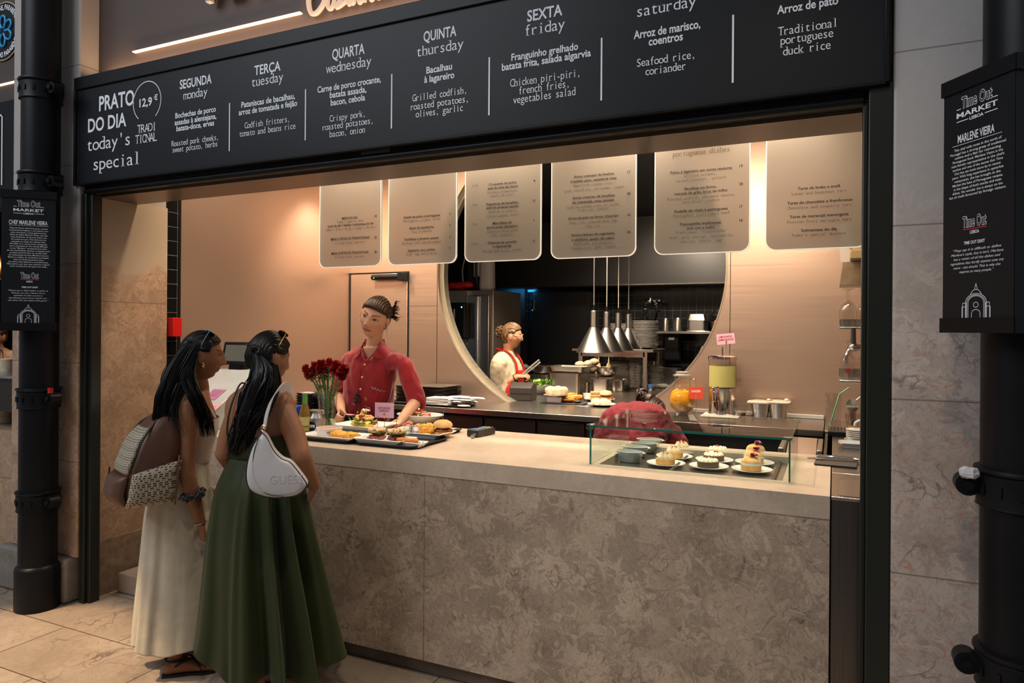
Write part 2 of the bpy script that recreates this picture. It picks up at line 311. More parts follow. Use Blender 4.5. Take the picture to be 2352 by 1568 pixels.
# ---------------------------------------------------------------- lettering
_GL = {}
_FC = bpy.data.curves.new('glyphs', 'FONT'); _FC.size = 1.0; _FC.resolution_u = 3
_FO = bpy.data.objects.new('glyphs', _FC)
def glyphs(s, bold=0.0, shear=0.0):
    k = (s, bold, shear)
    if k not in _GL:
        _FC.body = s; _FC.offset = bold; _FC.shear = shear
        me = _FO.to_mesh(); n = len(me.vertices); co = np.empty(n*3, 'f'); me.vertices.foreach_get('co', co)
        _GL[k] = (co.reshape(-1, 3)[:, :2].copy(), [tuple(p.vertices) for p in me.polygons]); _FO.to_mesh_clear()
    return _GL[k]
STEMS = {'i': [(.5, 0), (.38, 1)], 'l': [(.5, 0), (.46, 2)], 'n': [(.12, 0), (.9, 0)], 'm': [(.06, 0), (.5, 0), (.95, 0)], 'r': [(.18, 0)], 'f': [(.45, 0)], 'h': [(.12, 0), (.9, 0), (.1, 2)],
         'k': [(.12, 0), (.92, 0), (.1, 2)], 'p': [(.12, -1)], 'q': [(.88, -1)], 'd': [(.88, 2)], 'b': [(.1, 2)], 'u': [(.1, 1), (.88, 1)], 'T': [(.5, 0)], 'I': [(.5, 0), (.5, 3)], 'R': [(.12, 0), (.95, 0)], 'A': [(.05, 0), (.95, 0)], 'N': [(.1, 0), (.9, 3)],
         'P': [(.12, 0)], 'D': [(.1, 0), (.1, 3)], 'F': [(.12, 0)]}
def text_geo(s, style='sans'):
    """2D vertices and faces of one line of lettering, cap height 1; styles: sans, bold, block, mono (slab typewriter), italic, cond"""
    V, F = [], []
    def put(co, fs, dx, sx):
        b = len(V); V.extend([(x*sx+dx, y) for x, y in co]); F.extend([tuple(i+b for i in f) for f in fs])
    if style == 'mono':
        w = 0.60; x = 0.0
        for ch in s:
            if ch != ' ':
                co, fs = glyphs(ch, -0.003)
                if len(co):
                    x0, x1 = co[:, 0].min(), co[:, 0].max(); gw = max(x1-x0, 0.05); sx = min(0.50/gw, 1.0) if ch not in "il.,'!:-" else 1.0
                    co2 = co.copy(); co2[:, 0] -= (x0+x1)/2; put(co2/0.682, fs, x+w/2, sx*0.92)
                    for fx, lv in STEMS.get(ch, []):
                        yy = {0: 0.0, 1: 0.61, 2: 0.95, 3: 0.95, -1: -0.34}[lv]; cx = x+w/2+(fx-.5)*min(gw*sx, .5)*1.1; hw = 0.135 if ch not in 'mw' else 0.08
                        xl_, xr_ = (cx-.15, cx+.03) if lv in (1, 2) else (cx-hw, cx+hw); b = len(V); V.extend([(xl_, yy), (xr_, yy), (xr_, yy+.05), (xl_, yy+.05)]); F.append((b, b+1, b+2, b+3))
            x += w
    else:
        bold = {'sans': 0.006, 'bold': 0.022, 'block': 0.020, 'italic': 0.0, 'thin': -0.008, 'cond': 0.016, 'fat': 0.045}[style]
        co, fs = glyphs(s, bold, 0.35 if style == 'italic' else 0.0)
        put(co/0.682, fs, 0, 1)
    return np.array(V, 'f').reshape(-1, 2), F
def line(mb, s, O, X, U, width=None, h=None, style='sans', align='c'):
    """one line: O = baseline anchor, X = unit along, U = unit up; the width fixes the letter width and h the cap height"""
    v, f = text_geo(s, style)
    if not len(v): return
    x0, x1 = v[:, 0].min(), v[:, 0].max(); w = x1-x0
    if h is None: h = width/w
    sx = (width/w) if width else h
    o = {'c': (x0+x1)/2, 'l': x0, 'r': x1}[align]
    O, X, U = Vector(O), Vector(X), Vector(U)
    mb.add([O+X*(float(a)-o)*sx+U*float(b)*h for a, b in v], f)
def pline(mb, s, u0, u1, vb, y, cap, style='sans'):
    """a line of lettering on a plane facing the hall: spans u0..u1 on its baseline row vb (at its middle); cap = cap height in pixels"""
    um = (u0+u1)/2; p = PY(um, vb, y); a = PY(u0, vb, y); b = PY(u1, vb, y)
    hh = abs(PY(um, vb-cap, y).z-p.z)
    line(mb, s, p, (1, 0, 0), (0, 0, 1), abs(b.x-a.x), hh, style)
# ================================================================ materials of the place
S_PIL = stone('limestone_pillar', (0.50, 0.37, 0.27), (0.36, 0.25, 0.175), (0.22, 0.12, 0.08), 3.2, courses=(0.847, 0.597), blotch=(0.36, 0.19, 0.125), upper_tint=((0.36, 0.345, 0.33), 2.55, 3.3), rough=0.7)
S_PIR = stone('grey_topped_limestone', (0.60, 0.51, 0.45), (0.44, 0.36, 0.31), (0.16, 0.12, 0.10), 3.0, courses=(0.845, 0.59), blotch=(0.47, 0.25, 0.18), upper_tint=((0.44, 0.43, 0.425), 2.2, 3.1), rough=0.72, speck=0.8)
S_REV = stone('pink_limestone', (0.52, 0.36, 0.24), (0.40, 0.265, 0.17), (0.25, 0.13, 0.075), 3.0, courses=(0.63, 1.19), blotch=(0.36, 0.185, 0.105), upper_tint=((0.46, 0.37, 0.27), 2.75, 2.9), rough=0.5)
S_CTR = stone('shell_limestone', (0.50, 0.405, 0.31), (0.355, 0.28, 0.21), (0.18, 0.13, 0.095), 3.4, vein_w=0.05, rough=0.32, speck=0.9, blotch=(0.41, 0.31, 0.235), breccia=.24)
S_TOP = stone('honed_limestone_top', (0.56, 0.465, 0.36), (0.47, 0.385, 0.295), (0.30, 0.23, 0.17), 3.0, vein_w=0.04, rough=0.30, speck=0.4, breccia=.07)
S_FLR = stone('marble_floor', (0.52, 0.42, 0.32), (0.40, 0.31, 0.23), (0.16, 0.11, 0.085), 2.0, vein_w=0.05, rough=0.38, tiles=(0.86, 0.425, (0.41, 0.085, 0)), speck=0.9, blotch=(0.40, 0.28, 0.20), breccia=.08)
S_GRY = stone('grey_plinth_stone', (0.27, 0.25, 0.225), (0.20, 0.185, 0.165), (0.13, 0.11, 0.1), 9.0, rough=0.75)
BLK = mat('black_satin_steel', (0.006, 0.0065, 0.008), 0.40, 0.0, 0.22, noise_amt=0.2, noise_scale=3)
BLK2 = mat('black_panel', (0.0085, 0.010, 0.0125), 0.42, 0.0, 0.25)
BLKG = mat('green_black_steel', (0.022, 0.025, 0.02), 0.30, 0.3, 0.5)
BRN = mat('bronze_fascia', (0.070, 0.052, 0.046), 0.55, 0.0, 0.35)
PINK = brushed('rose_steel', (0.66, 0.49, 0.385), 0.33, 0.07, 'x', 3.0, 0.85)
SOF = brushed('bronze_soffit', (0.22, 0.16, 0.12), 0.36, 0.15, 'x', 2.0, 0.85)
STEEL = brushed('stainless', (0.52, 0.50, 0.47), 0.24, 0.12, 'x')
STEELZ = brushed('stainless_upright', (0.42, 0.40, 0.375), 0.30, 0.15, 'z')
STD = mat('dark_stainless', (0.10, 0.095, 0.09), 0.25, 1.0)
RING = brushed('ring_steel', (0.50, 0.46, 0.37), 0.38, 0.08, 'y', 2.0)
CHR = mat('chrome', (0.75, 0.75, 0.74), 0.08, 1.0)
WHT = mat('white_vinyl', (0.60, 0.64, 0.70), 0.5)
WHT2 = mat('bright_white_vinyl', (0.80, 0.83, 0.88), 0.5)
TILE_B = tilemat('black_wall_tile', (0.012, 0.012, 0.013), (0.30, 0.29, 0.26), 0.096, 0.096, 'xz', 0.10)
TILE_S = tilemat('black_side_tile', (0.012, 0.012, 0.013), (0.14, 0.14, 0.13), 0.096, 0.096, 'yz', 0.10)
TILE_L = tilemat('black_metro_tile', (0.010, 0.010, 0.010), (0.20, 0.19, 0.17), 0.20, 0.098, 'yz', 0.08, 0.0, 0.03)
TILE_T = tilemat('teal_tile', (0.05, 0.10, 0.11), (0.25, 0.28, 0.28), 0.15, 0.075, 'xz', 0.12, 0.5, 0.05)
FLOOR_K = mat('kitchen_floor', (0.05, 0.048, 0.045), 0.5)
BLACKW = mat('black_paint', (0.008, 0.008, 0.0085), 0.45)
LED = mat('led_line', (1, 0.8, 0.6), 0.5, emit=(1.0, 0.63, 0.36), strength=2.6)
LEDW = mat('lit_lettering', (.1, .08, .06), 0.5, emit=(0.80, 0.53, 0.36), strength=0.9); CAPS = mat('cream_capitals', (.50, .45, .41), 0.5)
# ================================================================ setting
XL, XR = -4.12, 0.178          # stone edges of the opening
struct('floor', MB().box(-11, 5, -7, 3.6, -0.12, 0.0), S_FLR, 'worn beige marble floor of the market hall', 'floor')
struct('floor_kitchen', MB().box(-7.2, 1.6, 3.6, 9.2, 0.0, 0.12).box(-3.1, .6, 2.95, 3.6, 0.001, 0.12), FLOOR_K)
struct('floor_stall', MB().box(-11, -4.78, 2.9, 6.0, -0.02, 0.06), FLOOR_K)
st = MB().box(XL+.05, -2.0, 2.93, 3.4, 0.001, 0.122).box(XL+.05, -2.0, 3.4, 3.9, 0.001, 0.13)
struct('trim_1', st, S_FLR, 'low marble step at the entrance beside the left pillar', 'step', bevel=0.008)
m = MB().box(-4.775, XL, 2.70, 3.31, 0.27, 4.6); struct('wall_left', m, S_PIL, bevel=0.012)
m = MB().box(XL-.02, XL, 2.745, 3.31, 0.27, 2.457); m.M = None
struct('wall_left_reveal', MB().box(XL-.01, XL+.006, 2.80, 3.31, 0.34, 2.47), S_REV)
struct('baseboard_left', MB().box(XL-.01, XL+.016, 2.80, 3.31, 0.0, 0.34), stone('rough_plinth', (0.36, 0.26, 0.18), (0.20, 0.14, 0.09), (0.1, 0.07, 0.05), 14.0, rough=0.85))
m = MB().box(-4.84, -4.16, 2.655, 2.9, 0.0, 0.272); struct('trim_2', m, S_GRY, 'chipped grey stone base of the left pillar', 'pillar base', bevel=0.02)
struct('wall_right', MB().box(XR, 1.9, 2.70, 3.3, -0.1, 4.6), S_PIR, bevel=0.01)
# fascia above the sign
m = MB().box(XL, XR+.01, 2.82, 2.90, 2.95, 4.6); struct('wall_fascia', m, BRN)
struct('wall_fascia_stall', MB().box(-9, -4.78, 2.86, 2.92, 2.6, 4.6), BRN)
# opening frame
f = MB().box(XL, XL+.045, 2.715, 2.80, 0.0, 2.46); f.box(XL+.045, XL+.072, 2.735, 2.80, 0, 2.46); struct('trim_3', f, BLKG, 'black steel jamb at the left of the opening', 'jamb', bevel=0.004)
f = MB().box(XR-.075, XR, 2.70, 2.80, 0.0, 2.52); f.box(XR-.092, XR-.075, 2.73, 2.80, 0, 2.46); struct('trim_4', f, BLKG, 'black steel jamb at the right of the opening', 'jamb', bevel=0.004)
h = MB().box(XL, XR, 2.75, 2.82, 2.470, 2.60)
struct('trim_5', h, BLKG, 'black header rail under the long sign', 'rail', bevel=0.004)
# soffit
struct('ceiling_soffit', MB().box(XL, 0.16, 2.82, 3.085, 2.457, 2.475).box(XL, 0.16, 3.07, 3.085, 2.475, 3.05), SOF)
struct('ceiling', MB().box(-7.2, 1.6, 3.085, 5.33, 3.05, 3.15), mat('ceiling_paint', (0.16, 0.13, 0.11), 0.6))
struct('ceiling_kitchen', MB().box(-7.2, 1.6, 5.33, 9.2, 3.05, 3.15), BLACKW)
# side walls inside
struct('wall_left_tile', MB().box(XL-.03, XL-.006, 3.31, 3.42, 0.12, 3.05), TILE_L)
struct('wall_left_inner', MB().box(XL-.06, XL-.03, 3.42, 5.33, 0.12, 3.05), PINK)
struct('trim_6', MB().box(XL-.03, XL-.001, 3.405, 3.425, 0.12, 3.05), BLK)
struct('wall_right_inner', MB().box(0.62, 0.68, 3.3, 5.33, 0.12, 3.05), PINK)
# rose metal back wall with the round hatch
CX0, CZ0, CR = -1.955, 2.158, 1.237; YW, YB = 5.33, 5.45; ZC = 1.055
def halfw(z): return math.sqrt(max(CR*CR-(z-CZ0)**2, 0))
bw = MB(); rows = [ZC-.9+i*0 for i in ()]
zs = [0.12, ZC-.04]+[ZC-.04+(3.05-ZC+.04)*i/90 for i in range(1, 91)]
for side in (-1, 1):
    vs, fs = [], []
    for z in zs:
        xe = CX0+side*halfw(max(z, ZC-.04)); xo = -4.155 if side < 0 else 0.62
        vs += [(xo, YW, z), (xe, YW, z)]
    for i in range(len(zs)-1):
        q = (2*i, 2*i+1, 2*i+3, 2*i+2); fs.append(q if side < 0 else q[::-1])
    bw.add(vs, fs)
xa, xb = CX0-halfw(ZC-.04), CX0+halfw(ZC-.04); bw.add([(xa, YW, .12), (xb, YW, .12), (xb, YW, ZC-.04), (xa, YW, ZC-.04)], [(0, 1, 2, 3)])
struct('wall_back', bw, PINK, smooth=False)
rg = MB()      # steel liner of the hatch, with a thin raised lip
for (r0, r1, y0, y1) in ((CR+.001, CR+.001, YW-.004, YW+.07), (CR-.02, CR-.02, YW+.07, YB+.02)):
    vs, fs = [], []; a0 = math.asin((ZC-.02-CZ0)/CR); n = 120; angs = [a0+(math.pi-2*a0)*i/n for i in range(n+1)]
    for a in angs: vs += [(CX0+r0*math.cos(a), y0, CZ0+r0*math.sin(a)), (CX0+r1*math.cos(a), y1, CZ0+r1*math.sin(a))]
    for i in range(n): fs.append((2*i, 2*i+1, 2*i+3, 2*i+2))
    rg.add(vs, fs)
vs, fs = [], []
for a in angs: vs += [(CX0+(CR+.001)*math.cos(a), YW+.07, CZ0+(CR+.001)*math.sin(a)), (CX0+(CR-.02)*math.cos(a), YW+.07, CZ0+(CR-.02)*math.sin(a))]
for i in range(n): fs.append((2*i, 2*i+1, 2*i+3, 2*i+2))
rg.add(vs, fs)
struct('trim_7', rg, RING, 'brushed steel liner of the round kitchen hatch', 'hatch liner', angle=60)
struct('wall_back_kitchen_side', (lambda b: b)(MB().box(-4.155, CX0-CR-.02, YW+.05, YB, .12, 3.05).box(CX0+CR+.02, .62, YW+.05, YB, .12, 3.05)), BLACKW)
# flush door in the back wall, at the corner
dr = MB().box(-4.135, -3.505, YW-.014, YW-.004, 0.13, 2.170); door = struct('door_1', dr, PINK, 'flush rose metal door at the corner of the back wall', 'door', bevel=0.002)
gp = MB().box(-4.15, -4.137, YW-.016, YW-.001, .13, 2.185).box(-3.503, -3.494, YW-.008, YW-.001, .13, 2.185).box(-4.15, -3.494, YW-.010, YW-.001, 2.172, 2.185); gp.build('door_gap', BLK2, door)
a = PY(855, 637, YW-.05); b = PY(931, 635, YW-.05)
cl = MB().tube([(a.x, a.y, a.z), (b.x-.05, b.y, a.z)], 0.026, 14).cbox((b.x-.03, a.y, a.z), (.07, .07, .075)); clo = cl.build('door_closer', BLK, door, bevel=.004); clo['label'] = 'black tubular closer at the top of the door'
MB().ell((a.x+.035, a.y-.026, a.z-.008), (.006, .004, .006), 8, 6).build('status_light', mat('green_led', (0, .3, 0), emit=(.1, 1, .1), strength=2), clo)
sm = MB()
for u in (1004, 1677): p = PY(u, 700, YW-.001); sm.box(p.x-.002, p.x+.002, YW-.0015, YW+.002, 1.06, 3.05)
p = PY(975, 702, YW); sm.box(-3.49, PY(1004, 700, YW).x, YW-.0012, YW+.001, p.z-.001, p.z+.001)
struct('trim_8', sm, STD, 'thin panel seams in the rose metal back wall', 'seam')
# kitchen shell
KY = 8.7
struct('wall_kitchen_back', MB().box(-5.4, 1.6, KY, KY+.1, .12, 3.05), TILE_B)
struct('wall_kitchen_left', MB().box(-5.0, -4.9, 5.45, KY, .12, 3.05), TILE_S)
struct('wall_kitchen_right', MB().box(0.9, 1.0, 5.45, KY, .12, 3.05), TILE_S)
a = PY(1140, 661, KY-.35); b = PY(1672, 657, KY-.35)
hd = MB().box(-4.9, 0.9, KY-.36, KY, a.z, 3.05); struct('ceiling_bulkhead', hd, BLACKW)
hl = MB().box(PY(1350, 660, KY-.37).x, .9, KY-.372, KY-.36, a.z-.003, a.z+.012); struct('trim_9', hl, STD, 'steel edge along the bottom of the black bulkhead', 'edge strip')
# black kitchen door and lining
a = PY(1128, 668, KY-.03); b = PY(1352, 668, KY-.03)
struct('wall_kitchen_lining', MB().box(-5.0, PY(1205, 700, KY-.05).x, KY-.05, KY-.002, .12, 3.0), mat('black_lining', (0.012, 0.013, 0.015), 0.5))
dk = struct('door_2', MB().box(PY(1222, 700, KY-.04).x, b.x, KY-.04, KY-.002, .12, a.z-.03), mat('black_door', (0.010, 0.0105, 0.011), 0.35), 'black kitchen door behind the cook', 'door', bevel=.005)
MB().box(PY(1222, 700, KY-.05).x-.05, b.x+.03, KY-.05, KY-.003, a.z-.03, a.z).box(b.x, b.x+.03, KY-.05, KY-.003, .12, a.z).build('door_frame', STD, dk)
p = PY(1224, 700, KY-.06); MB().box(p.x-.008, p.x+.008, KY-.07, KY-.04, p.z-.06, p.z+.06).ell((p.x, KY-.07, p.z-.075), (.014, .014, .014), 8, 6).build('hinge_chain', CHR, dk)
# stall beyond the left pillar
struct('wall_stall_back', MB().box(-10, -4.6, 5.8, 5.9, 0, 3.0), TILE_T)
struct('wall_stall_counter_front', MB().box(-9, -4.86, 2.86, 3.3, 0.06, 0.955), S_REV)
struct('trim_10', MB().box(-4.83, -4.775, 2.74, 2.82, 0.0, 2.62), BLK, 'black steel jamb of the neighbouring stall', 'jamb')
struct('baseboard_stall', MB().box(-9, -4.86, 2.8, 2.86, 0, 0.13), S_FLR)
struct('wall_back_blind', MB().box(-7.3, -7.2, 3.3, 9.2, 0, 3.1), BLACKW)
# hall wall behind the photographer, so that metal and glass have a hall to mirror
hw = MB().box(-11, 6, -7.2, -7.0, 0, 5.2); struct('wall_hall', hw, mat('hall_plaster', (0.42, 0.39, 0.35), 0.8))
# ================================================================ long menu sign
YS = 2.68
sg = thing('menu_sign', 'long black weekly menu sign with white lettering above the counter opening', 'sign', (-1.98, YS, 2.5))
def world(o, parent): # child in world coordinates under an unrotated empty
    o.parent = parent; o.location = -Vector(parent.location); return o
zb = PY(1100, 310, YS).z; zt = PY(170, 179, YS).z
x0, x1 = PY(167, 428, YS).x, PY(2045, 197, YS).x
fr = MB(); w = .055
fr.box(x0, x1, YS+.001, YS+.115, zt-.075, zt).box(x0, x1, YS, YS+.115, zb, zb+.014).box(x0, x0+.016, YS, YS+.115, zb, zt-.07).box(x1-.018, x1, YS, YS+.115, zb, zt-.07)
world(fr.build('frame', BLK, bevel=.004), sg)
pn = world(MB().box(x0+.016, x1-.018, YS+.012, YS+.10, zb+.014, zt-.075).build('panel', BLK2), sg)
YT = YS+.0105
T = [('PRATO', 227, 307.5, 247.5, 33, 'block'), ('DO DIA', 201.5, 289, 296.5, 30, 'block'), ("today's", 200, 297, 340, 29, 'mono'), ('special', 214, 317, 384, 29, 'mono'),
 ('TRADI', 315, 356, 303, 19, 'mono'), ('TIONAL', 310.5, 360, 327, 20, 'mono'), ('12,9', 320, 349, 243.6, 18, 'bold'), ('€', 353.5, 362, 229.5, 12, 'bold'),
 ('SEGUNDA', 412.5, 485.5, 197.7, 20, 'block'), ('monday', 421, 476, 224, 20, 'mono'), ('Bochechas de porco', 402, 495, 264, 12, 'bold'), ('assadas à alentejana,', 400.5, 496, 280, 12, 'bold'), ('batata-doce, ervas', 404.5, 491, 294.6, 12, 'bold'),
 ('Roasted pork cheeks,', 393, 499.5, 329, 13, 'mono'), ('sweet potato, herbs', 395.5, 498, 343.5, 13, 'mono'),
 ('TERÇA', 584, 644, 167, 21, 'block'), ('tuesday', 578, 650, 193, 22, 'mono'), ('Pataniscas de bacalhau,', 553, 676, 237, 13, 'bold'), ('arroz de tomatada e feijão', 547, 681, 254, 13, 'bold'), ('Codfish fritters,', 561, 663, 287.5, 14, 'mono'), ('tomato and beans rice', 549, 677, 305, 14, 'mono'),
 ('QUARTA', 762.6, 837, 130, 23, 'block'), ('wednesday', 748, 852, 160, 23, 'mono'), ('Carne de porco crocante,', 727.5, 873, 201, 14, 'bold'), ('batata assada,', 757, 841, 218.5, 14, 'bold'), ('bacon, cebola', 759, 838, 236.5, 14, 'bold'), ('Crispy pork,', 756.5, 837, 274, 15, 'mono'), ('roasted potatoes,', 739.5, 854.5, 292, 15, 'mono'), ('bacon, onion', 756, 838, 310, 15, 'mono'),
 ('QUINTA', 972.5, 1047.6, 89, 23, 'block'), ('thursday', 957, 1063.6, 121, 24, 'mono'), ('Bacalhau', 979, 1038, 164, 15, 'bold'), ('à lagareiro', 974, 1043, 184.5, 15, 'bold'), ('Grilled codfish,', 946, 1069, 224, 16, 'mono'), ('roasted potatoes,', 942, 1073, 244, 16, 'mono'), ('olives, garlic', 954, 1062, 262.5, 16, 'mono'),
 ('SEXTA', 1210.5, 1291, 42, 24.5, 'block'), ('friday', 1207, 1296.6, 75, 26, 'mono'), ('Franguinho grelhado', 1173, 1326, 127, 16, 'bold'), ('batata frita, salada algarvia', 1150, 1354, 146, 16, 'bold'), ('Chicken piri-piri,', 1170, 1328.6, 188, 18, 'mono'), ('french fries,', 1192, 1305, 208.5, 18, 'mono'), ('vegetables salad', 1177.5, 1320, 228.5, 18, 'mono'),
 ('saturday', 1462.6, 1597.6, 27, 27, 'mono'), ('Arroz de marisco,', 1454, 1607, 77, 18.5, 'bold'), ('coentros', 1489.5, 1568, 98.5, 18.5, 'bold'), ('Seafood rice,', 1462, 1593, 144, 18.5, 'mono'), ('coriander', 1482, 1574, 166.5, 18.5, 'mono'),
 ('Arroz de pato', 1783.7, 1924, 21, 19, 'bold'), ('Traditional', 1786, 1920, 72, 20, 'mono'), ('portuguese', 1791.5, 1913, 94, 20, 'mono'), ('duck rice', 1797.6, 1907, 120, 20, 'mono')]
tx = MB()
for t in T: pline(tx, t[0], *t[1:4], YT, t[4], t[5])
for u, va, vb in ((527.5, 236.5, 347), (702, 205, 322), (900, 170, 295), (1124, 131.6, 264.6), (1382, 87, 230.6), (1684, 34, 190)):
    a, b = PY(u, va, YT), PY(u, vb, YT); tx.box(a.x-.0035, a.x+.0035, YT-.0005, YT+.001, b.z, a.z)
c = PY(337.5, 233, YT); rr = 46/ppm(c)
ar = [(c.x+rr*math.cos(R(d)), YT, c.z+rr*math.sin(R(d))) for d in range(-52, 234, 4)]
for a, b in zip(ar, ar[1:]):
    d = (Vector(b)-Vector(a)); nrm = Vector((-d.z, 0, d.x)).normalized()*.0025; tx.add([Vector(a)-nrm, Vector(b)-nrm, Vector(b)+nrm, Vector(a)+nrm], [(0, 1, 2, 3)])
lt = tx.build('lettering', WHT2, smooth=False); lt.parent = pn; lt['label'] = 'white menu lettering'
# lit fascia lettering
YF = 2.805
a, b = PY(306, 119.5, YF), PY(690, 32.5, YF)
tag(MB().box(a.x, b.x, YF-.006, YF+.02, a.z-.003, a.z+.003).build('light_line', LED), 'thin glowing line on the bronze fascia above the sign', 'light line')
m = MB(); p = PY(708, 41, YF); h = .17
xs = [(0.30, .62), (.22, .74), (.10, .72), (.02, .50), (.01, .25), (.08, .04), (.22, 0), (.36, .12)]
def stroke(pts, r, n=8, T=None): m.tube([(p.x+a*h*1.5, YF-.006, p.z+b*h*1.5) for a, b in pts], r, n, sub=6)
C = [(.34, .55), (.27, .70), (.15, .70), (.05, .52), (.03, .28), (.09, .08), (.22, .04), (.36, .14), (.44, .26)]
stroke(C, .013)
x = .48
def glyph(pts, w):
    global x
    stroke([(x+a*w, b) for a, b in pts], .011); x += w
glyph([(0, .2), (.3, .42), (.75, .40), (.8, .2), (.5, .06), (.15, .12), (.2, .32), (.55, .44), (1, .36)], .24)
glyph([(0, .38), (.4, .42), (.85, .40), (.45, .2), (.05, .06), (.5, .08), (1, .14)], .24)
glyph([(0, .14), (.35, .42), (.4, .2), (.55, .06), (1, .14)], .14)
glyph([(0, .14), (.12, .42), (.15, .05), (.35, .38), (.6, .42), (.65, .1), (.8, .05), (1, .14)], .26)
glyph([(0, .14), (.3, .7), (.35, .9), (.2, .8), (.12, .05), (.35, .38), (.6, .42), (.65, .1), (.8, .05), (1, .14)], .28)
glyph([(.8, .40), (.4, .42), (.1, .2), (.35, .05), (.75, .2), (.85, .42), (.8, .1), (1, .06)], .26)
tag(m.build('lit_script_lettering', LEDW), 'glowing cream script lettering on the fascia, cut by the top of the picture', 'sign lettering')
m = MB(); p = PY(487, 10, YF); line(m, 'MARLENE VIEIRA', (p.x, YF-.03, p.z), (1, 0, 0), (0, 0, 1), 1.9, .22, 'block', 'l')
m2 = MB(); m2.v = [(x_, y_, z_) for x_, y_, z_ in m.v]; m2.f = m.f; m2.m = m.m
o = m2.build('capital_lettering', CAPS, smooth=False, solid=.03); tag(o, 'raised pale capital letters on the fascia at the very top', 'sign lettering')
# roller shutter bar and latch
a = PY(205, 447, 2.735); b = PY(1985, 245, 2.735)
rs = thing('roller_shutter', 'black rolled shutter bottom bar under the long sign', 'shutter', (-2, 2.735, 2.47))
world(MB().box(XL+.02, b.x, 2.725, 2.75, 2.482, 2.535).tube([(XL+.02, 2.732, 2.474), (b.x, 2.732, 2.474)], .017, 12).build('bottom_bar', BLK, bevel=.003), rs)
a = PY(830, 352, 2.72); b = PY(896, 345, 2.72); world(MB().box(a.x, b.x, 2.716, 2.727, a.z-.008, a.z+.012).build('pull_handle', mat('dark_grey', (.05, .05, .055), .4)), rs)
# ================================================================ V-shaped banner signs on the rain pipes
def vsign(name, label, apex, wr, wl, z0, z1, lines_r=None, lines_l=None, church=True):
    """two faces meeting at the apex towards the hall; right face runs back to the right, left face back to the left"""
    root = thing(name, label, 'sign', (apex[0], apex[1], z0))
    H_ = z1-z0; s = math.sin(R(45)); vis = 'r' if lines_r else 'l'
    for side, w in (('r', wr), ('l', wl)):
        sg_ = 1 if side == 'r' else -1; ang = R(46.5) if side == 'r' else R(36)
        pan = None; X = Vector((math.sin(ang)*sg_, math.cos(ang), 0)); Nn = Vector((X.y*sg_, -X.x*sg_, 0))
        for nm, za, zb2, t, ov in (('face_panel', .03, H_-.035, .006, 0.0), ('top_rail', H_-.045, H_, .018, .006), ('bottom_rail', 0, .045, .018, .006)):
            mb = MB(); a = -X*ov+Nn*t/2; b = X*(w+ov)+Nn*t/2; n2 = Nn*t
            vs = [a-n2, b-n2, b, a]; mb.add([v+Vector((0, 0, za)) for v in vs]+[v+Vector((0, 0, zb2)) for v in vs], [(0, 3, 2, 1), (4, 5, 6, 7), (0, 1, 5, 4), (1, 2, 6, 5), (2, 3, 7, 6), (3, 0, 4, 7)])
            ob = mb.build(nm, BLK2 if nm == 'face_panel' else BLK, root); pan = ob if nm == 'face_panel' else pan
        LN = lines_r if side == vis and side == 'r' else lines_l if side == vis else None
        if not LN: continue
        # text is written left to right as seen from outside
        O0 = Vector((0, 0, 0)) if side == 'r' else X*w; D = X if side == 'r' else -X
        off = Nn*.0042
        def P(fx, fz): return O0+D*(fx*w)+Vector((0, 0, H_*(1-fz)))+off
        tb = MB(); red = MB(); fill = MB()
        for (s_, fx0, fx1, fz, cap, sty) in LN:
            if s_ == '_': tb.add([P(fx0, fz), P(fx1, fz), P(fx1, fz-cap), P(fx0, fz-cap)], [(0, 1, 2, 3)])
            elif s_ == '_red': red.add([P(fx0, fz), P(fx1, fz), P(fx1, fz-cap), P(fx0, fz-cap)], [(0, 1, 2, 3)])
            elif s_ == 'Time Out':
                line(tb, s_, P((fx0+fx1)/2, fz), D, (0, 0, 1), (fx1-fx0)*w, cap*H_, 'fat'); line(fill, s_, P((fx0+fx1)/2, fz)+Nn*.0005, D, (0, 0, 1), (fx1-fx0)*w*.975, cap*H_, 'sans')
            else: line(tb, s_, P((fx0+fx1)/2, fz), D, (0, 0, 1), (fx1-fx0)*w, cap*H_, sty)
        def pol(pts, r=.0008):
            for a, b in zip(pts, pts[1:]):
                A, B = P(*a), P(*b); d = (B-A).normalized(); q = Nn.cross(d)*r; tb.add([A-q, B-q, B+q, A+q], [(0, 1, 2, 3)])
        # line drawing of the market hall
        for x in (.36, .64): pol([(x, .955), (x, .885), (x+(.05 if x > .5 else -.05), .885), (x+(.05 if x > .5 else -.05), .955)])
        for x in (.30, .70): pol([(x, .955), (x, .90), (.5+(x-.5)*.72, .90)])
        for k in (1.0, .86, .74): pol([(.5+.15*k*math.cos(R(d)), .885-.035*k*math.sin(R(d))) for d in range(0, 181, 15)]); pol([(.5-.15*k, .885), (.5-.15*k, .955)]); pol([(.5+.15*k, .885), (.5+.15*k, .955)])
        pol([(.5+.035*math.cos(R(d)), .893+.010*math.sin(R(d))) for d in range(0, 361, 30)]); pol([(.44, .955), (.44, .925)]+[(.5+.06*math.cos(R(d)), .925-.014*math.sin(R(d))) for d in range(180, -1, -20)]+[(.56, .955)])
        pol([(.42, .853), (.46, .838), (.5, .834), (.54, .838), (.58, .853)]); pol([(.48, .834), (.5, .812), (.52, .834)])
        o = tb.build('lettering', WHT2, pan, smooth=False); o['label'] = 'white lettering and line drawing'
        fill.build('lettering_fill', BLK2, pan, smooth=False)
        if red.v: red.build('red_rule', mat('red_vinyl', (.5, .02, .03), .5), pan, smooth=False)
    return root
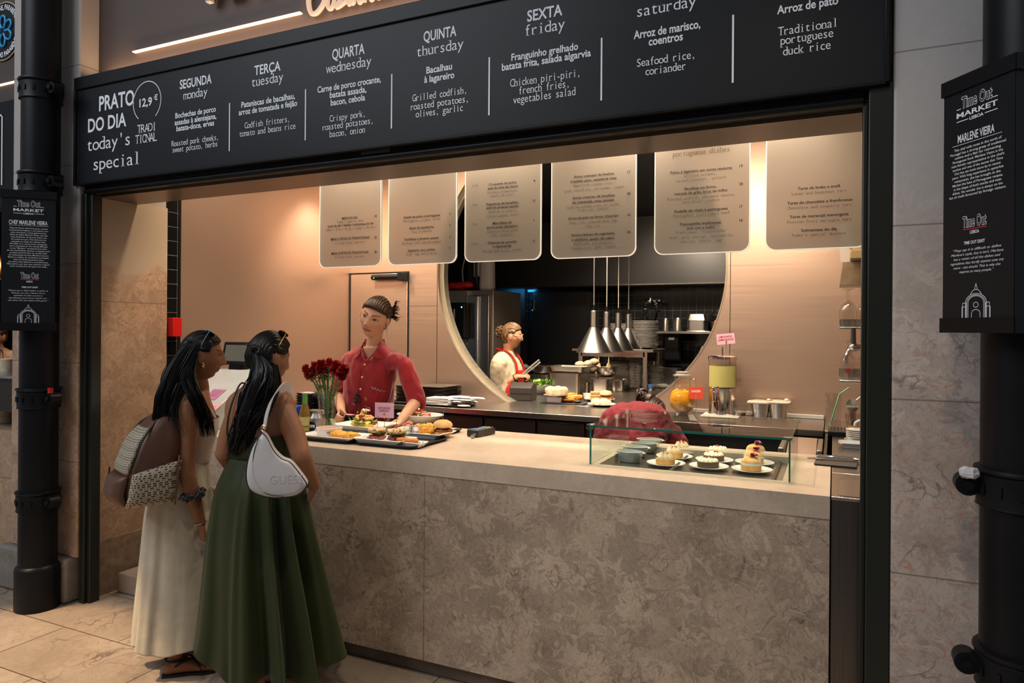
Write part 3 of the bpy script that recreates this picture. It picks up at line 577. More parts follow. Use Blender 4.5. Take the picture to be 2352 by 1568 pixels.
def tmhead(fx0, fx1, z): # market emblem
    w = fx1-fx0
    return [('Time Out', fx0+w*.12, fx1-w*.12, z, .042, 'cond'), ('_', fx0, fx0+w*.11, z+.002, .003, ''), ('_', fx1-w*.11, fx1, z+.002, .003, ''), ('MARKET', fx0, fx1, z+.034, .019, 'bold'), ('_', fx0, fx0+w*.30, z+.050, .003, ''), ('_', fx1-w*.30, fx1, z+.050, .003, ''), ('LISBOA', fx0+w*.33, fx1-w*.33, z+.055, .012, 'bold')]
PT = ['Alma do Norte, mão firme para a cozinha', 'tradicional portuguesa e um talento raro', 'para reinventar a nossa gastronomia.', 'Assim se define Marlene Vieira, uma das', 'caras femininas da ala dos chefs e um', 'dos nomes em que a Time Out mais tem', 'apostado ao longo dos últimos anos.', 'Em 2025, viu o seu percurso consagrado', 'com a conquista de uma estrela Michelin', 'no seu “Marlene,” reconhecimento maior', 'da sua criatividade, técnica e respeito pelo', 'produto nacional. Com um caminho feito', 'em restaurantes de luxo, Marlene trouxe à', 'Ribeira o melhor do receituário português,', 'tanto em forma de petiscos como', 'de pratos mais robustos e reconfortantes.', 'Não admira, por isso, que continue a figurar', 'entre os favoritos de quem nos visita.']
PQ = ['“Dizem que é difícil definir o estilo de', 'Marlene, mas não é. Marlene faz um', 'apanhado de todos os pratos e', 'ingredientes que já quase ninguém usa -', 'mas devia. Por isso inspira tanta gente.”']
EN = ['This chef with roots in the north of', 'Portugal has a strong grasp of traditional', 'cuisine and a flair for reinventing', 'Portuguese food. Marlene Vieira is the', "sole female representative in the chef's", 'section and one of the names that Time', 'Out has set most store by in recent', 'years. With long experience in upmarket', 'restaurants, she has brought to the', 'Market the best of Portuguese recipes,', 'in the shape of both snacks and main', 'dishes. No wonder she is always on the', 'list of chefs favoured by foreign visitors.']
EQ = ['“They say it is difficult to define', "Marlene's style, but it isn't. Marlene", 'has a roster of all the dishes and', 'ingredients that hardly anyone uses any', 'more – but should. That is why she', 'inspires so many people.”']
def para(lines, z, dz, full, cap, sty):
    mx = max(len(t) for t in lines); out = []
    for i, t in enumerate(lines): w = full*len(t)/mx; out.append((t, .5-w/2, .5+w/2, z+dz*i, cap, sty))
    return out
LR = tmhead(.21, .78, .116)+[('CHEF MARLENE VIEIRA', .13, .85, .243, .028, 'cond'), ('_', .13, .87, .252, .0018, '')]+para(PT, .274, .0160, .80, .0088, 'sans')
LR += [('Time Out', .35, .69, .626, .040, 'cond'), ('_red', .35, .69, .637, .004, ''), ('LISBOA', .46, .58, .655, .012, 'cond'), ('TIME OUT DIXIT', .37, .68, .695, .0105, 'bold')]+para(PQ, .718, .0175, .76, .0088, 'italic')
vsign('banner_sign', 'small V-shaped black banner with Portuguese text on the left rain pipe', (-4.27, 2.36), .262, .262, PX(5, 759, -4.27).z-.0, PX(5, 434, -4.27).z, LR, None)
LL = tmhead(.20, .78, .127)+[('MARLENE VIEIRA', .22, .74, .258, .030, 'cond'), ('_', .14, .84, .268, .0018, '')]+para(EN, .289, .0153, .80, .0092, 'sans')
LL += [('Time Out', .30, .64, .592, .040, 'cond'), ('_red', .31, .64, .603, .004, ''), ('LISBOA', .41, .54, .620, .012, 'cond'), ('TIME OUT DIXIT', .32, .62, .659, .0115, 'bold')]+para(EQ, .684, .0168, .76, .0092, 'italic')
vsign('banner_sign', 'large V-shaped black banner with English text on the right rain pipe', (.452, 2.33), .25, .245, 1.662, PY(2335, 122, 2.33).z, None, LL)
# ================================================================ rain pipes
def clamp(mb, c, r, z, side):
    mb.lathe([(r+.002, z+.062), (r+.016, z+.058), (r+.018, z+.050), (r+.014, z+.043), (r+.004, z+.040)], (c[0], c[1], 0), 32)
    mb.lathe([(r+.002, z-.062), (r+.012, z-.058), (r+.010, z-.050), (r+.012, z+.036), (r+.008, z+.04)], (c[0], c[1], 0), 32)
    for k in range(14):
        a = 2*math.pi*k/14; mb.cbox((c[0]+(r+.012)*math.cos(a), c[1]+(r+.012)*math.sin(a), z-.005), (.012, .008, .03), a+math.pi/2)
    ex = c[0]+side*(r+.035)
    mb.cyl((ex, c[1]-.03, z), (ex, c[1]+.03, z), .034, n=18); mb.cbox((c[0]+side*(r+.01), c[1], z), (.06, .05, .05)); mb.cyl((ex, c[1]-.045, z), (ex, c[1]-.03, z), .016, n=6)
def pipe(label, c, r, zs, side, base):
    root = thing('rain_pipe', label, 'pipe', (c[0], c[1], 0))
    o = MB().lathe([(r, .24 if base else 0), (r, 4.6)], (0, 0, 0), 36).build('pipe_shaft', BLK, root)
    if base: MB().lathe([(r+.018, 0), (r+.018, .235), (r+.014, .25), (r, .262)], (0, 0, 0), 36).build('pipe_shoe', BLK, root, bevel=.004)
    for z in zs: m_ = MB(); clamp(m_, (0, 0), r, z, side); m_.build('pipe_clamp', BLK, root)
    return root
pipe('slim black rain pipe on the left stone pillar', (-4.275, 2.572), .1, [PY(88, 197, 2.5).z, PY(88, 425, 2.5).z+.03, PY(85, 917, 2.5).z, PY(83, 1157, 2.5).z], 1, True)
pipe('thick black rain pipe on the right stone pillar', (.525, 2.57), .112, [PY(2250, 1128, 2.45).z, PY(2250, 1556, 2.45).z], -1, False)
p = PY(105, 897, 2.5); tag(MB().cbox((p.x+.01, p.y+.02, p.z), (.02, .02, .03)).build('red_tape_bit', mat('red_tape', (.5, .01, .01), .5)), 'tiny red scrap stuck at the upper clamp of the left pipe', 'tape')
p = PY(2226, 1085, 2.52); tag(MB().ell((p.x, p.y, p.z), (.032, .025, .018), 9, 6, None, .5, 2.2, 4).build('crumpled_paper', mat('paper_white', (.62, .62, .64), .8), smooth=False), 'crumpled white paper tucked on the right pipe clamp', 'paper')
# ================================================================ hanging acrylic menu boards
def acrylic(name, col):
    m_ = bpy.data.materials.new(name); m_.use_nodes = True; nt = m_.node_tree; L = nt.links.new; b = nt.nodes['Principled BSDF']
    b.inputs['Base Color'].default_value = (*col, 1); b.inputs['Roughness'].default_value = .35
    t = N(nt, 'ShaderNodeBsdfTranslucent'); t.inputs[0].default_value = (*col, 1); tr = N(nt, 'ShaderNodeBsdfRefraction', IOR=1.03, Roughness=0.55)
    m1 = N(nt, 'ShaderNodeMixShader'); m1.inputs[0].default_value = .45; L(b.outputs[0], m1.inputs[1]); L(t.outputs[0], m1.inputs[2])
    m2 = N(nt, 'ShaderNodeMixShader'); m2.inputs[0].default_value = .36; L(m1.outputs[0], m2.inputs[1]); L(tr.outputs[0], m2.inputs[2]); L(m2.outputs[0], nt.nodes['Material Output'].inputs[0])
    return m_
ACR = acrylic('frosted_acrylic', (.54, .50, .44)); EDGE = mat('edge_lit_acrylic', (1, .95, .85), .3, emit=(1, .93, .80), strength=.32)
DARKT = mat('dark_print', (.02, .017, .015), .6); GREYT = mat('grey_print', (.10, .085, .07), .6)
YM = 3.5
def zz(u, v, s, ox, oy): return ox+u/s, oy+v/s
def z7(t, a, b, v, sty='bold', cap=5.4): return (t, 700+a/3.92, 700+b/3.92, 380+v/3.92, cap, sty)
def z8(t, a, b, v, sty='bold', cap=6.4): return (t, 1450+a/3.92, 1450+b/3.92, 280+v/3.92, cap, sty)
B = [
 (735, 876, 'acrylic menu board with set menus, leftmost of the six', [z7('MENU DO DIA', 335, 475, 482), z7('18', 628, 647, 466), z7("Today's special menu", 287, 525, 512, 'mono'), z7('prato do dia + bebida + sobremesa do dia', 203, 615, 543), z7("today's dish + drink + today's dessert", 183, 633, 576, 'mono'), z7('MENU 5 PETISCOS TRADICIONAIS', 232, 580, 666), z7('25', 625, 648, 658), z7('5 traditional starters', 275, 537, 702, 'mono'), z7('MENU 8 PETISCOS TRADICIONAIS', 238, 572, 796), z7('38', 624, 647, 787), z7('8 traditional starters', 274, 535, 830, 'mono')]),
 (893, 1049, 'acrylic menu board listing octopus salad, tuna and sardines', [z7('Salada de polvo à portuguesa', 888, 1217, 466), z7('7', 1302, 1313, 450), z7('Portuguese octopus salad', 886, 1218, 500, 'mono'), z7('Atum de escabeche', 940, 1160, 568), z7('7', 1302, 1313, 553), z7('Tuna escabeche', 958, 1142, 602, 'mono'), z7('Sardinhas e pimento assado', 896, 1205, 668), z7('7', 1302, 1313, 655), z7('Sardines and roasted pepper', 873, 1227, 702, 'mono'), z7('Sapateira, ovo, pickles', 925, 1172, 770), z7('7', 1302, 1313, 757), z7('Crab, egg and pickles', 910, 1188, 804, 'mono')]),
 (1068, 1243, 'acrylic menu board listing croquettes, fritters and samosas', [z7('2 UN', 1508, 1556, 192, 'mono'), z7('Croquetes de polvo,', 1657, 1907, 170), z7('8', 2060, 2075, 148), z7('aioli de tinta de choco', 1646, 1917, 205), z7('Octopus croquettes,', 1640, 1917, 241, 'mono'), z7('squid ink aioli', 1670, 1887, 275, 'mono'), z7('4 UN', 1507, 1554, 367, 'mono'), z7('Pataniscas de bacalhau,', 1633, 1925, 349), z7('12', 2053, 2077, 328), z7('aioli de pimento assado', 1634, 1923, 382), z7('Codfish fritters,', 1652, 1900, 419, 'mono'), z7('roasted pepper aioli', 1632, 1923, 455, 'mono'), z7('2 UN', 1506, 1552, 540, 'mono'), z7('Mini bifana de', 1692, 1862, 525), z7('7', 2058, 2070, 508), z7('porco preto alentejano', 1637, 1917, 559), z7('Alentejo black pork', 1638, 1917, 596, 'mono'), z7('mini sandwich', 1680, 1870, 632, 'mono'), z7('4 UN', 1505, 1550, 715, 'mono'), z7('Chamuça de camarão', 1645, 1908, 700), z7('12', 2052, 2073, 690), z7('e especiarias', 1693, 1857, 735), z7('Shrimp and spices samosa', 1602, 1952, 772, 'mono')]),
 (1266, 1461, 'acrylic menu board listing the creamy rice dishes', [('Arroz cremoso de bivalves', 1317, 1410, 405, 6, 'bold'), ('17', 1441, 1448, 398, 6, 'bold'), ('à bulhão pato, espadarte rosa', 1310, 1415, 415.5, 6, 'bold'), ('Shellfish creamy rice,', 1316, 1407, 425.5, 5.8, 'mono'), ('pink swordfish, coriander, lemon', 1296, 1431, 436, 5.8, 'mono'), ('Arroz cremoso de bacalhau', 1314, 1411, 454, 6, 'bold'), ('18', 1441, 1448, 447, 6, 'bold'), ('de coentrada, ovas, tomate', 1314, 1410, 464.5, 6, 'bold'), ('Codfish creamy rice coriander,', 1300, 1425, 474.5, 5.8, 'mono'), ('fish roe, tomato', 1328, 1396, 483, 5.8, 'mono'), ('Arroz de pato no forno, chouriço', 1304, 1419, 501, 6, 'bold'), ('16', 1441, 1448, 496, 6, 'bold'), ('Oven rice, roasted duck leg,', 1306, 1418, 511, 5.8, 'mono'), ('chorizo', 1345, 1378, 521, 5.8, 'mono'), ('Arroz cremoso de cogumelos', 1311, 1411, 540.5, 6, 'bold'), ('16', 1441, 1448, 535, 6, 'bold'), ('e abóbora, queijo de cabra', 1313, 1410, 551, 6, 'bold'), ('Mushrooms and pumpkin', 1317, 1405, 560.5, 5.8, 'mono'), ('creamy rice, goat cheese', 1311, 1413, 570, 5.8, 'mono')]),
 (1503, 1722, 'acrylic menu board headed portuguese dishes', [z8('portuguese dishes', 368, 880, 290, 'mono', 12), z8('Polvo à lagareiro em novas texturas', 347, 903, 447), z8('19', 973, 1003, 408), z8('Grilled octopus,', 472, 767, 487, 'mono'), z8('mashed potatoes, spinach', 400, 848, 525, 'mono'), z8('Bacalhau no forno,', 477, 767, 603), z8('18', 973, 1003, 571), z8('mousse de grão, broa de milho', 386, 862, 642), z8('Roasted codfish, chickpea mousse,', 318, 930, 686, 'mono'), z8('corn bread crumble', 455, 792, 722, 'mono'), z8('Rosbife de vitela à portuguesa', 386, 864, 804), z8('17', 973, 1002, 774), z8('Portuguese style roast beef', 373, 880, 842, 'mono'), z8('Francesinha tradicional,', 437, 810, 924), z8('16', 973, 1003, 897), z8('com ovo e tudo!', 498, 747, 962), z8('Traditional “francesinha”', 392, 858, 998, 'mono'), z8('beef, pork sausage, mortadella,', 337, 913, 1042, 'mono'), z8('chorizo, cheese, egg', 437, 812, 1082, 'mono')]),
 (1758, 1993, 'acrylic menu board listing the tarts, rightmost of the six', [z8('Tarte de limão e avelã', 1495, 1880, 600), z8('7', 2095, 2110, 568), z8('Lemon and hazelnut tart', 1442, 1932, 645, 'mono'), z8('Tarte de chocolate e framboesas', 1398, 1988, 727), z8('7', 2095, 2110, 697), z8('Chocolate and rasperry tart', 1398, 1977, 772, 'mono'), z8('Tarte de maracujá merengada', 1422, 1952, 854), z8('Passion fruit meringue tart', 1398, 1977, 900, 'mono'), z8('Sobremesa do dia', 1527, 1847, 981), z8("Today's special dessert", 1438, 1925, 1022, 'mono')]),
]
for (u0, u1, label, lines) in B:
    xa, xb = PY(u0, 592, YM).x, PY(u1, 592, YM).x; zb = 2.044; zt2 = 3.0
    root = thing('menu_board', label, 'menu board', ((xa+xb)/2, YM, zb), group='hanging menu boards')
    w = xb-xa; r = .045; pts = [(-w/2, zt2-zb), (-w/2, r)]+[(-w/2+r-r*math.cos(R(d)), r-r*math.sin(R(d))) for d in range(10, 90, 10)]+[(-w/2+r, 0), (w/2-r, 0)]+[(w/2-r+r*math.sin(R(d)), r-r*math.cos(R(d))) for d in range(10, 90, 10)]+[(w/2, r), (w/2, zt2-zb)]
    sh_ = MB().prism(pts, -.006, .006, 'xz').build('acrylic_sheet', ACR, root, smooth=False)
    e = MB(); n_ = len(pts); cx_, cz_ = 0, .4
    for i in range(n_-1):      # polished lit rim, 12 mm deep
        a, b = pts[i], pts[i+1]; sc = .0035
        def inn(q): v = Vector((-q[0], cz_-q[1])); v.normalize(); return (q[0]-math.copysign(sc, q[0])*(abs(q[0]) > .05), q[1]+sc*(q[1] < r+.001))
        ai, bi = inn(a), inn(b)
        e.add([(a[0], -.0068, a[1]), (b[0], -.0068, b[1]), (b[0], .0068, b[1]), (a[0], .0068, a[1]), (ai[0], -.0068, ai[1]), (bi[0], -.0068, bi[1]), (bi[0], .0068, bi[1]), (ai[0], .0068, ai[1])], [(0, 1, 2, 3), (0, 4, 5, 1), (3, 2, 6, 7), (4, 7, 6, 5)])
    e.build('lit_edge', EDGE, root, smooth=False)
    tb = MB(); tg = MB()
    for t in lines:
        q = tg if t[5] == 'mono' else tb; pline(q, t[0], t[1], t[2], t[3], YM-.0085, t[4], t[5])
    for q, mm, nm in ((tb, DARKT, 'dark_lettering'), (tg, GREYT, 'grey_lettering')):
        if q.v: o = q.build(nm, mm, smooth=False); world(o, root); o.parent = sh_; o['label'] = 'printed menu lines'
    if u0 > 1060:
        cs = MB()
        for sx in (-.4, .4): cs.tube([(sx*w, 0, zt2-zb-.02), (sx*w, 0, 3.05-zb)], .003, 6)
        cs.build('hanger', STD, root)
# ================================================================ counters and fixed kitchen equipment
GLASS = glassmat('clear_glass', (.93, .97, .95)); GLASSG = mat('green_glass_edge', (.02, .16, .13), .1, emit=None, trans=.3)
CRY = glassmat('crystal', (.95, .95, .94), 2.0, .03)
Z1 = 1.055; YC0, YC1 = 2.83, 3.755; XC0, XC1 = -3.22, -0.010
WX0, WX1, WY0, WY1 = -1.0, -.158, 3.02, 3.665       # the well under the glass case
ct = thing('service_counter', 'long shell limestone service counter with a pale stone top', 'counter', (-1.6, 3.2, 0))
m = MB()
def slab(x0, x1, y0, y1): m.box(x0, x1, y0, y1, Z1-.085, Z1)
slab(XC0, WX0, YC0-.004, YC1); slab(WX0, WX1, YC0-.004, WY0); slab(WX0, WX1, WY1, YC1); slab(WX1, XC1, YC0-.004, YC1)
world(m.build('worktop', S_TOP, smooth=False), ct)
xj = PY(974, 1250, YC0).x
for a, b in ((XC0+.01, xj-.001), (xj+.001, XC1)): world(MB().box(a, b, YC0, YC0+.03, .088, Z1-.0855).build('front_panel', S_CTR, bevel=.0015), ct)
world(MB().box(XC0+.01, XC0+.04, YC0+.03, YC1, .088, Z1-.0855).build('end_panel', S_CTR, bevel=.002), ct)
world(MB().box(XC0+.06, XC1, YC0+.06, YC0+.08, 0.0, .12).build('plinth', mat('plinth_stone', (.20, .15, .115), .6, noise_amt=.4, noise_scale=6), bevel=.002), ct)
world(MB().box(XC0+.05, XC1, YC1-.03, YC1-.01, .12, Z1-.085).build('back_panel', STD), ct)
# steel end column beside the right jamb and the return worktop
ec = thing('steel_return_counter', 'stainless return counter at the right end beside the black jamb', 'counter', (.1, 3.3, 0))
world(MB().box(XC1+.004, .176, YC0+.004, YC0+.03, .0, Z1-.012).build('front_panel', brushed('steel_front', (.16, .15, .145), .30, .2, 'z'), bevel=.003), ec)
world(MB().box(XC1+.004, .176, YC0-.002, 3.31, Z1-.012, Z1+.001).box(XC1+.004, .615, 3.31, 4.70, Z1-.012, Z1+.001).box(-.05, .615, 4.70, 5.325, Z1-.012, Z1+.001).build('worktop', STEEL, bevel=.002), ec)
world(MB().box(-.01, .615, 3.78, 3.80, .12, Z1-.012).box(.004, .02, YC0+.03, 3.8, .12, Z1-.012).box(-.045, -.03, 3.8, 5.3, .12, Z1-.012).build('cabinet_side', STD), ec)
world(MB().box(XC1+.03, .155, YC0+.02, YC0+.33, Z1+.0012, Z1+.003).build('drip_panel', STEELZ), ec)
# pan set in the well
m = MB(); zf = Z1-.035
m.box(WX0+.03, WX1-.03, WY0+.03, WY1-.03, zf-.01, zf)
well = tag(m.build('display_pan', STEEL, bevel=.004), 'shallow steel display pan sunk in the counter under the glass case', 'display pan')
m = MB()
for q in ((WX0, WX0+.03, WY0, WY1), (WX1-.03, WX1, WY0, WY1), (WX0+.03, WX1-.03, WY0, WY0+.03), (WX0+.03, WX1-.03, WY1-.03, WY1)): m.box(*q, zf-.02, Z1-.002)
m.build('stone_lip', S_TOP, well, smooth=False)
m = MB()
for x in (WX0+.33, WX1-.075): m.cbox((x, (WY0+WY1)/2, zf+.006), (.016, WY1-WY0-.07, .012))
m.build('divider_rail', STD, well, bevel=.003)
# glass case
gc = thing('glass_display_case', 'low glass sneeze case over the tarts on the counter', 'display case', ((WX0+WX1)/2, WY0, Z1))
GZ = 1.230; t = .006
world(MB().box(WX0, WX1, WY0-.003, WY0+t-.003, Z1+.001, GZ-.006).build('front_pane', GLASS), gc)
world(MB().box(WX0-t, WX1+t, WY0-.008, WY1+.03, GZ-.005, GZ+.004).build('top_pane', GLASS), gc)
for x in (WX0-.002, WX1-.004): world(MB().box(x, x+t, WY0+.004, WY1, Z1+.001, GZ-.006).build('side_pane', GLASS), gc)
e = MB().box(WX0-t, WX1+t, WY0-.0095, WY0-.008, GZ-.005, GZ+.004).box(WX0-.003, WX0+.004, WY0-.0045, WY0+.002, Z1+.001, GZ-.006).box(WX1-.005, WX1+.002, WY0-.0045, WY0+.002, Z1+.001, GZ-.006)
e.box(WX1+t, WX1+t+.0015, WY0-.008, WY1+.03, GZ-.005, GZ+.004)
world(e.build('polished_edge', GLASSG), gc)
m = MB()
for x in (WX0, WX1):
    for y in (WY0, WY1+.01): m.cbox((x, y, GZ-.003), (.034, .034, .022))
world(m.build('corner_clip', CRY, bevel=.003), gc)
# stainless back worktop and the fridges under it
bc = thing('back_worktop', 'long stainless worktop along the rose metal back wall', 'worktop', (-2.1, 5.0, 0))
YB0 = 4.70
world(MB().box(-4.148, -.055, YB0, YW-.006, Z1-.04, Z1).build('worktop', STEEL, bevel=.003), bc)
world(MB().box(CX0+1.0, -.06, YW-.03, YW-.006, Z1, Z1+.028).box(-4.1, CX0-.9, YW-.03, YW-.006, Z1, Z1+.028).build('upstand', mat('pale_upstand', (.62, .60, .56), .35), bevel=.003), bc)
us = [937, 1110, 1232, 1345, 1500]
for a, b in zip(us, us[1:]):
    xa, xb = PY(a, 985, YB0+.02).x+.012, PY(b, 985, YB0+.02).x-.012
    d = world(MB().box(xa, xb, YB0+.02, YB0+.045, .22, Z1-.06).build('fridge_door', mat('fridge_front', (.045, .035, .03), .28, .6), bevel=.004), bc)
world(MB().box(-4.14, -.06, YB0+.045, YB0+.06, .12, Z1-.042).build('carcass', BLACKW), bc)
# island worktop behind the hatch
iw = thing('kitchen_pass', 'stainless kitchen pass counter running back through the round hatch', 'counter', (-1.8, 6.4, 0))
world(MB().box(CX0-.52, CX0+.52, YW-.005, 5.62, Z1-.04, Z1).box(-2.74, -.75, 5.62, 7.66, Z1-.04, Z1).build('worktop', STEEL, bevel=.003), iw)
world(MB().box(-2.70, -.8, 5.7, 7.6, .12, Z1-.04).build('carcass', STD), iw)
# ice well between counter and back worktop, at the right
a = PZ(1822, 1040, .96); b = PZ(1888, 1040, .96)
ib = thing('ice_bin', 'stainless ice bin with a blue tub behind the glass case', 'ice bin', (-.14, 4.1, .12))
world(MB().box(-.27, -.052, 4.0, 4.45, .12, .93).box(-.27, -.24, 4.0, 4.45, .93, 1.04).box(-.08, -.052, 4.0, 4.45, .93, 1.04).box(-.24, -.08, 4.42, 4.45, .93, 1.04).build('bin_body', STEELZ, bevel=.004), ib)
world(MB().box(-.235, -.085, 4.05, 4.4, .931, .965).build('blue_tub', mat('blue_plastic', (.01, .18, .42), .4), bevel=.01), ib)
world(MB().prism([(4.02, .98), (4.42, 1.035), (4.42, 1.045), (4.02, .99)], -.235, -.085, 'yz').build('sloping_lid', STEEL), ib)
dr_ = thing('steel_drawer_front', 'low stainless drawer unit behind the crouching worker', 'drawer unit', (-.5, 4.3, .12))
world(MB().box(-.78, -.29, 4.14, 4.5, .12, .90).build('carcass', STD, bevel=.004), dr_); world(MB().cbox((-.55, 4.125, .86), (.40, .03, .02)).cbox((-.55, 4.125, .80), (.40, .03, .02)).build('rail', CHR, bevel=.004), dr_)
# gantry shelf on the pass
def post(u0, u1, v, y): return (PY(u0, v, y).x+PY(u1, v, y).x)/2
GY0, GY1 = 7.05, 7.60
gs = thing('gantry_shelf', 'stainless gantry shelf on four posts over the kitchen pass', 'shelf', (-1.9, 7.3, Z1))
zs_ = PY(1400, 806, GY0).z
xl, xr = post(1330, 1336, 840, GY0), post(1477, 1485, 840, GY0)
world(MB().box(xl-.09, xr+.09, GY0-.02, GY1+.03, zs_-.004, zs_+.022).box(xl, xr, GY0, GY0+.02, zs_-.06, zs_-.004).build('shelf_board', STEEL, bevel=.003), gs)
for x in (xl, xr):
    for y in (GY0, GY1): world(MB().box(x-.022, x+.022, y, y+.04, Z1+.001, zs_-.004).build('post', STEELZ, bevel=.003), gs)
# heat lamps
LAMP = mat('spun_aluminium', (.66, .645, .61), .30, 1.0)
LP = [(1364, 6.05), (1393.5, 6.45), (1420, 6.85), (1443.5, 7.25)]
lampy = 0
for i, (u, y) in enumerate(LP):
    p = PY(u, 758, y); zb_ = 1.463
    if i == 0:
        hl_ = thing('heat_lamp', 'conical steel heat lamp nearest the hatch', 'heat lamp', (p.x, p.y, zb_), group='heat lamps over the pass')
        MB().lathe([(.155, 0), (.157, .004), (.040, .225), (.030, .229), (.028, .225), (.150, .004)], (0, 0, 0), 40, False, False).build('lamp_shade', LAMP, hl_)
        MB().lathe([(.030, .228), (.030, .375), (.026, .379), (.012, .38)], (0, 0, 0), 24).cyl((0, -.032, .35), (0, -.028, .35), .005, n=8).build('lamp_neck', LAMP, hl_)
        MB().cyl((0, 0, .38), (0, 0, .43), .012, .010).build('cord_grip', BLK, hl_)
        MB().cyl((0, 0, .43), (0, 0, 3.045-zb_), .0045, n=8).build('cord', mat('grey_cord', (.42, .40, .37), .5, .3), hl_)
        MB().ell((0, 0, .06), (.045, .045, .05), 14, 8).build('bulb', mat('warm_bulb', (1, .7, .4), .4, emit=(1, .62, .3), strength=3.0), hl_)
    else: dup(hl_, (p.x, p.y, zb_), label=('second conical heat lamp from the hatch', 'third conical heat lamp from the hatch', 'conical steel heat lamp farthest back')[i-1])
    lamp('SPOT', 'heat_lamp_light', (p.x, p.y, zb_+.03), 22, (1, .66, .36), (p.x, p.y, 0), spot_size=R(110), spot_blend=.6, shadow_soft_size=.04)
# fridge with a black dispenser on its side
FY = 6.75
a, b = PY(1075, 672, FY), PY(1125, 690, FY)
fg = thing('tall_fridge', 'tall stainless kitchen fridge at the left of the hatch', 'fridge', (a.x, FY, .12))
zt_ = PY(1075, 666, FY).z
world(MB().box(-4.85, a.x, FY, FY+.05, .12, zt_).box(-4.85, b.x+.02, FY+.05, FY+.78, .12, zt_).build('cabinet', mat('fridge_side', (.30, .255, .21), .35, .8), bevel=.006), fg)
world(MB().box(a.x+.01, b.x, FY-.02, FY+.045, .2, zt_-.06).build('door', STEELZ, bevel=.006), fg)
x = (a.x+b.x)/2; world(MB().box(x-.02, x+.02, FY-.05, FY-.02, .2, zt_-.07).build('handle_strip', LAMP, bevel=.008), fg)
p = PY(1051, 735, FY-.1); ds = thing('soap_dispenser', 'black wall dispenser on the side of the tall fridge', 'dispenser', (p.x, FY-.08, p.z))
MB().rrect((0, 0, 0), .22, .11, .03, -.20, .19).build('dispenser_body', BLK, ds, bevel=.01)
MB().cyl((-.02, -.06, -.1), (-.02, -.06, .12), .012, n=10).build('chrome_strip', CHR, ds); MB().ell((.07, -.058, .14), (.008, .004, .008), 8, 6).build('blue_light', mat('blue_led', (0, .2, .6), emit=(.2, .6, 1), strength=5), ds)
# wall shelf on the tiled kitchen wall
zs2 = PY(1520, 760, KY-.3).z; xa, xb = PY(1465, 757, KY-.3).x, PY(1640, 757, KY-.3).x
ws = thing('wall_shelf', 'stainless wall shelf on the black tiles with pots', 'shelf', ((xa+xb)/2, KY, zs2))
world(MB().box(xa, xb+.25, KY-.32, KY-.003, zs2-.03, zs2).build('shelf_board', STEEL, bevel=.003), ws)
for x in (xa+.15, xb): world(MB().prism([(KY-.003, zs2-.03), (KY-.003, zs2-.2), (KY-.2, zs2-.03)], x-.003, x+.003, 'yz').build('bracket', STD), ws)
bwk = thing('sink_bench', 'stainless sink bench along the tiled kitchen wall', 'bench', (-1.3, 8.4, .12))
world(MB().box(-2.6, .88, KY-.62, KY-.003, .98, 1.02).box(-2.6, .88, KY-.03, KY-.003, 1.02, 1.12).box(-2.58, .86, KY-.58, KY-.56, .14, .98).build('bench_top', STEEL, bevel=.003), bwk)
# pre-rinse spray tap
p = PY(1478, 745, KY-.3); tp = thing('spray_tap', 'sprung pre-rinse tap arching over the sink bench', 'tap', (p.x, KY-.3, 1.02))
pts = [(p.x-.02, KY-.3, 1.3)]
A = [PY(1481, 742, KY-.3), PY(1481, 712, KY-.3), PY(1485, 695, KY-.3), PY(1495, 688, KY-.3), PY(1506, 697, KY-.3), PY(1511, 718, KY-.3)]
mm_ = MB().tube([q for q in A], .022, 10, sub=6)
S, _r = smooth_path([Vector(q) for q in A], [0]*6, 16); hp = []
for i, q in enumerate(S): a_ = i*1.1; d = (S[min(i+1, len(S)-1)]-S[max(i-1, 0)]).normalized(); n1, n2, _d = basis(d); hp.append(q+(n1*math.cos(a_)+n2*math.sin(a_))*.03)
world(mm_.build('hose', BLK), tp); world(MB().tube(hp, .007, 5).build('spring', CHR), tp)
q = PY(1502, 742, KY-.3); world(MB().tube([A[-1], (q.x, q.y, q.z)], .016, 8).tube([A[0], (A[0].x, A[0].y, 1.02)], .02, 10).build('spout', CHR), tp)
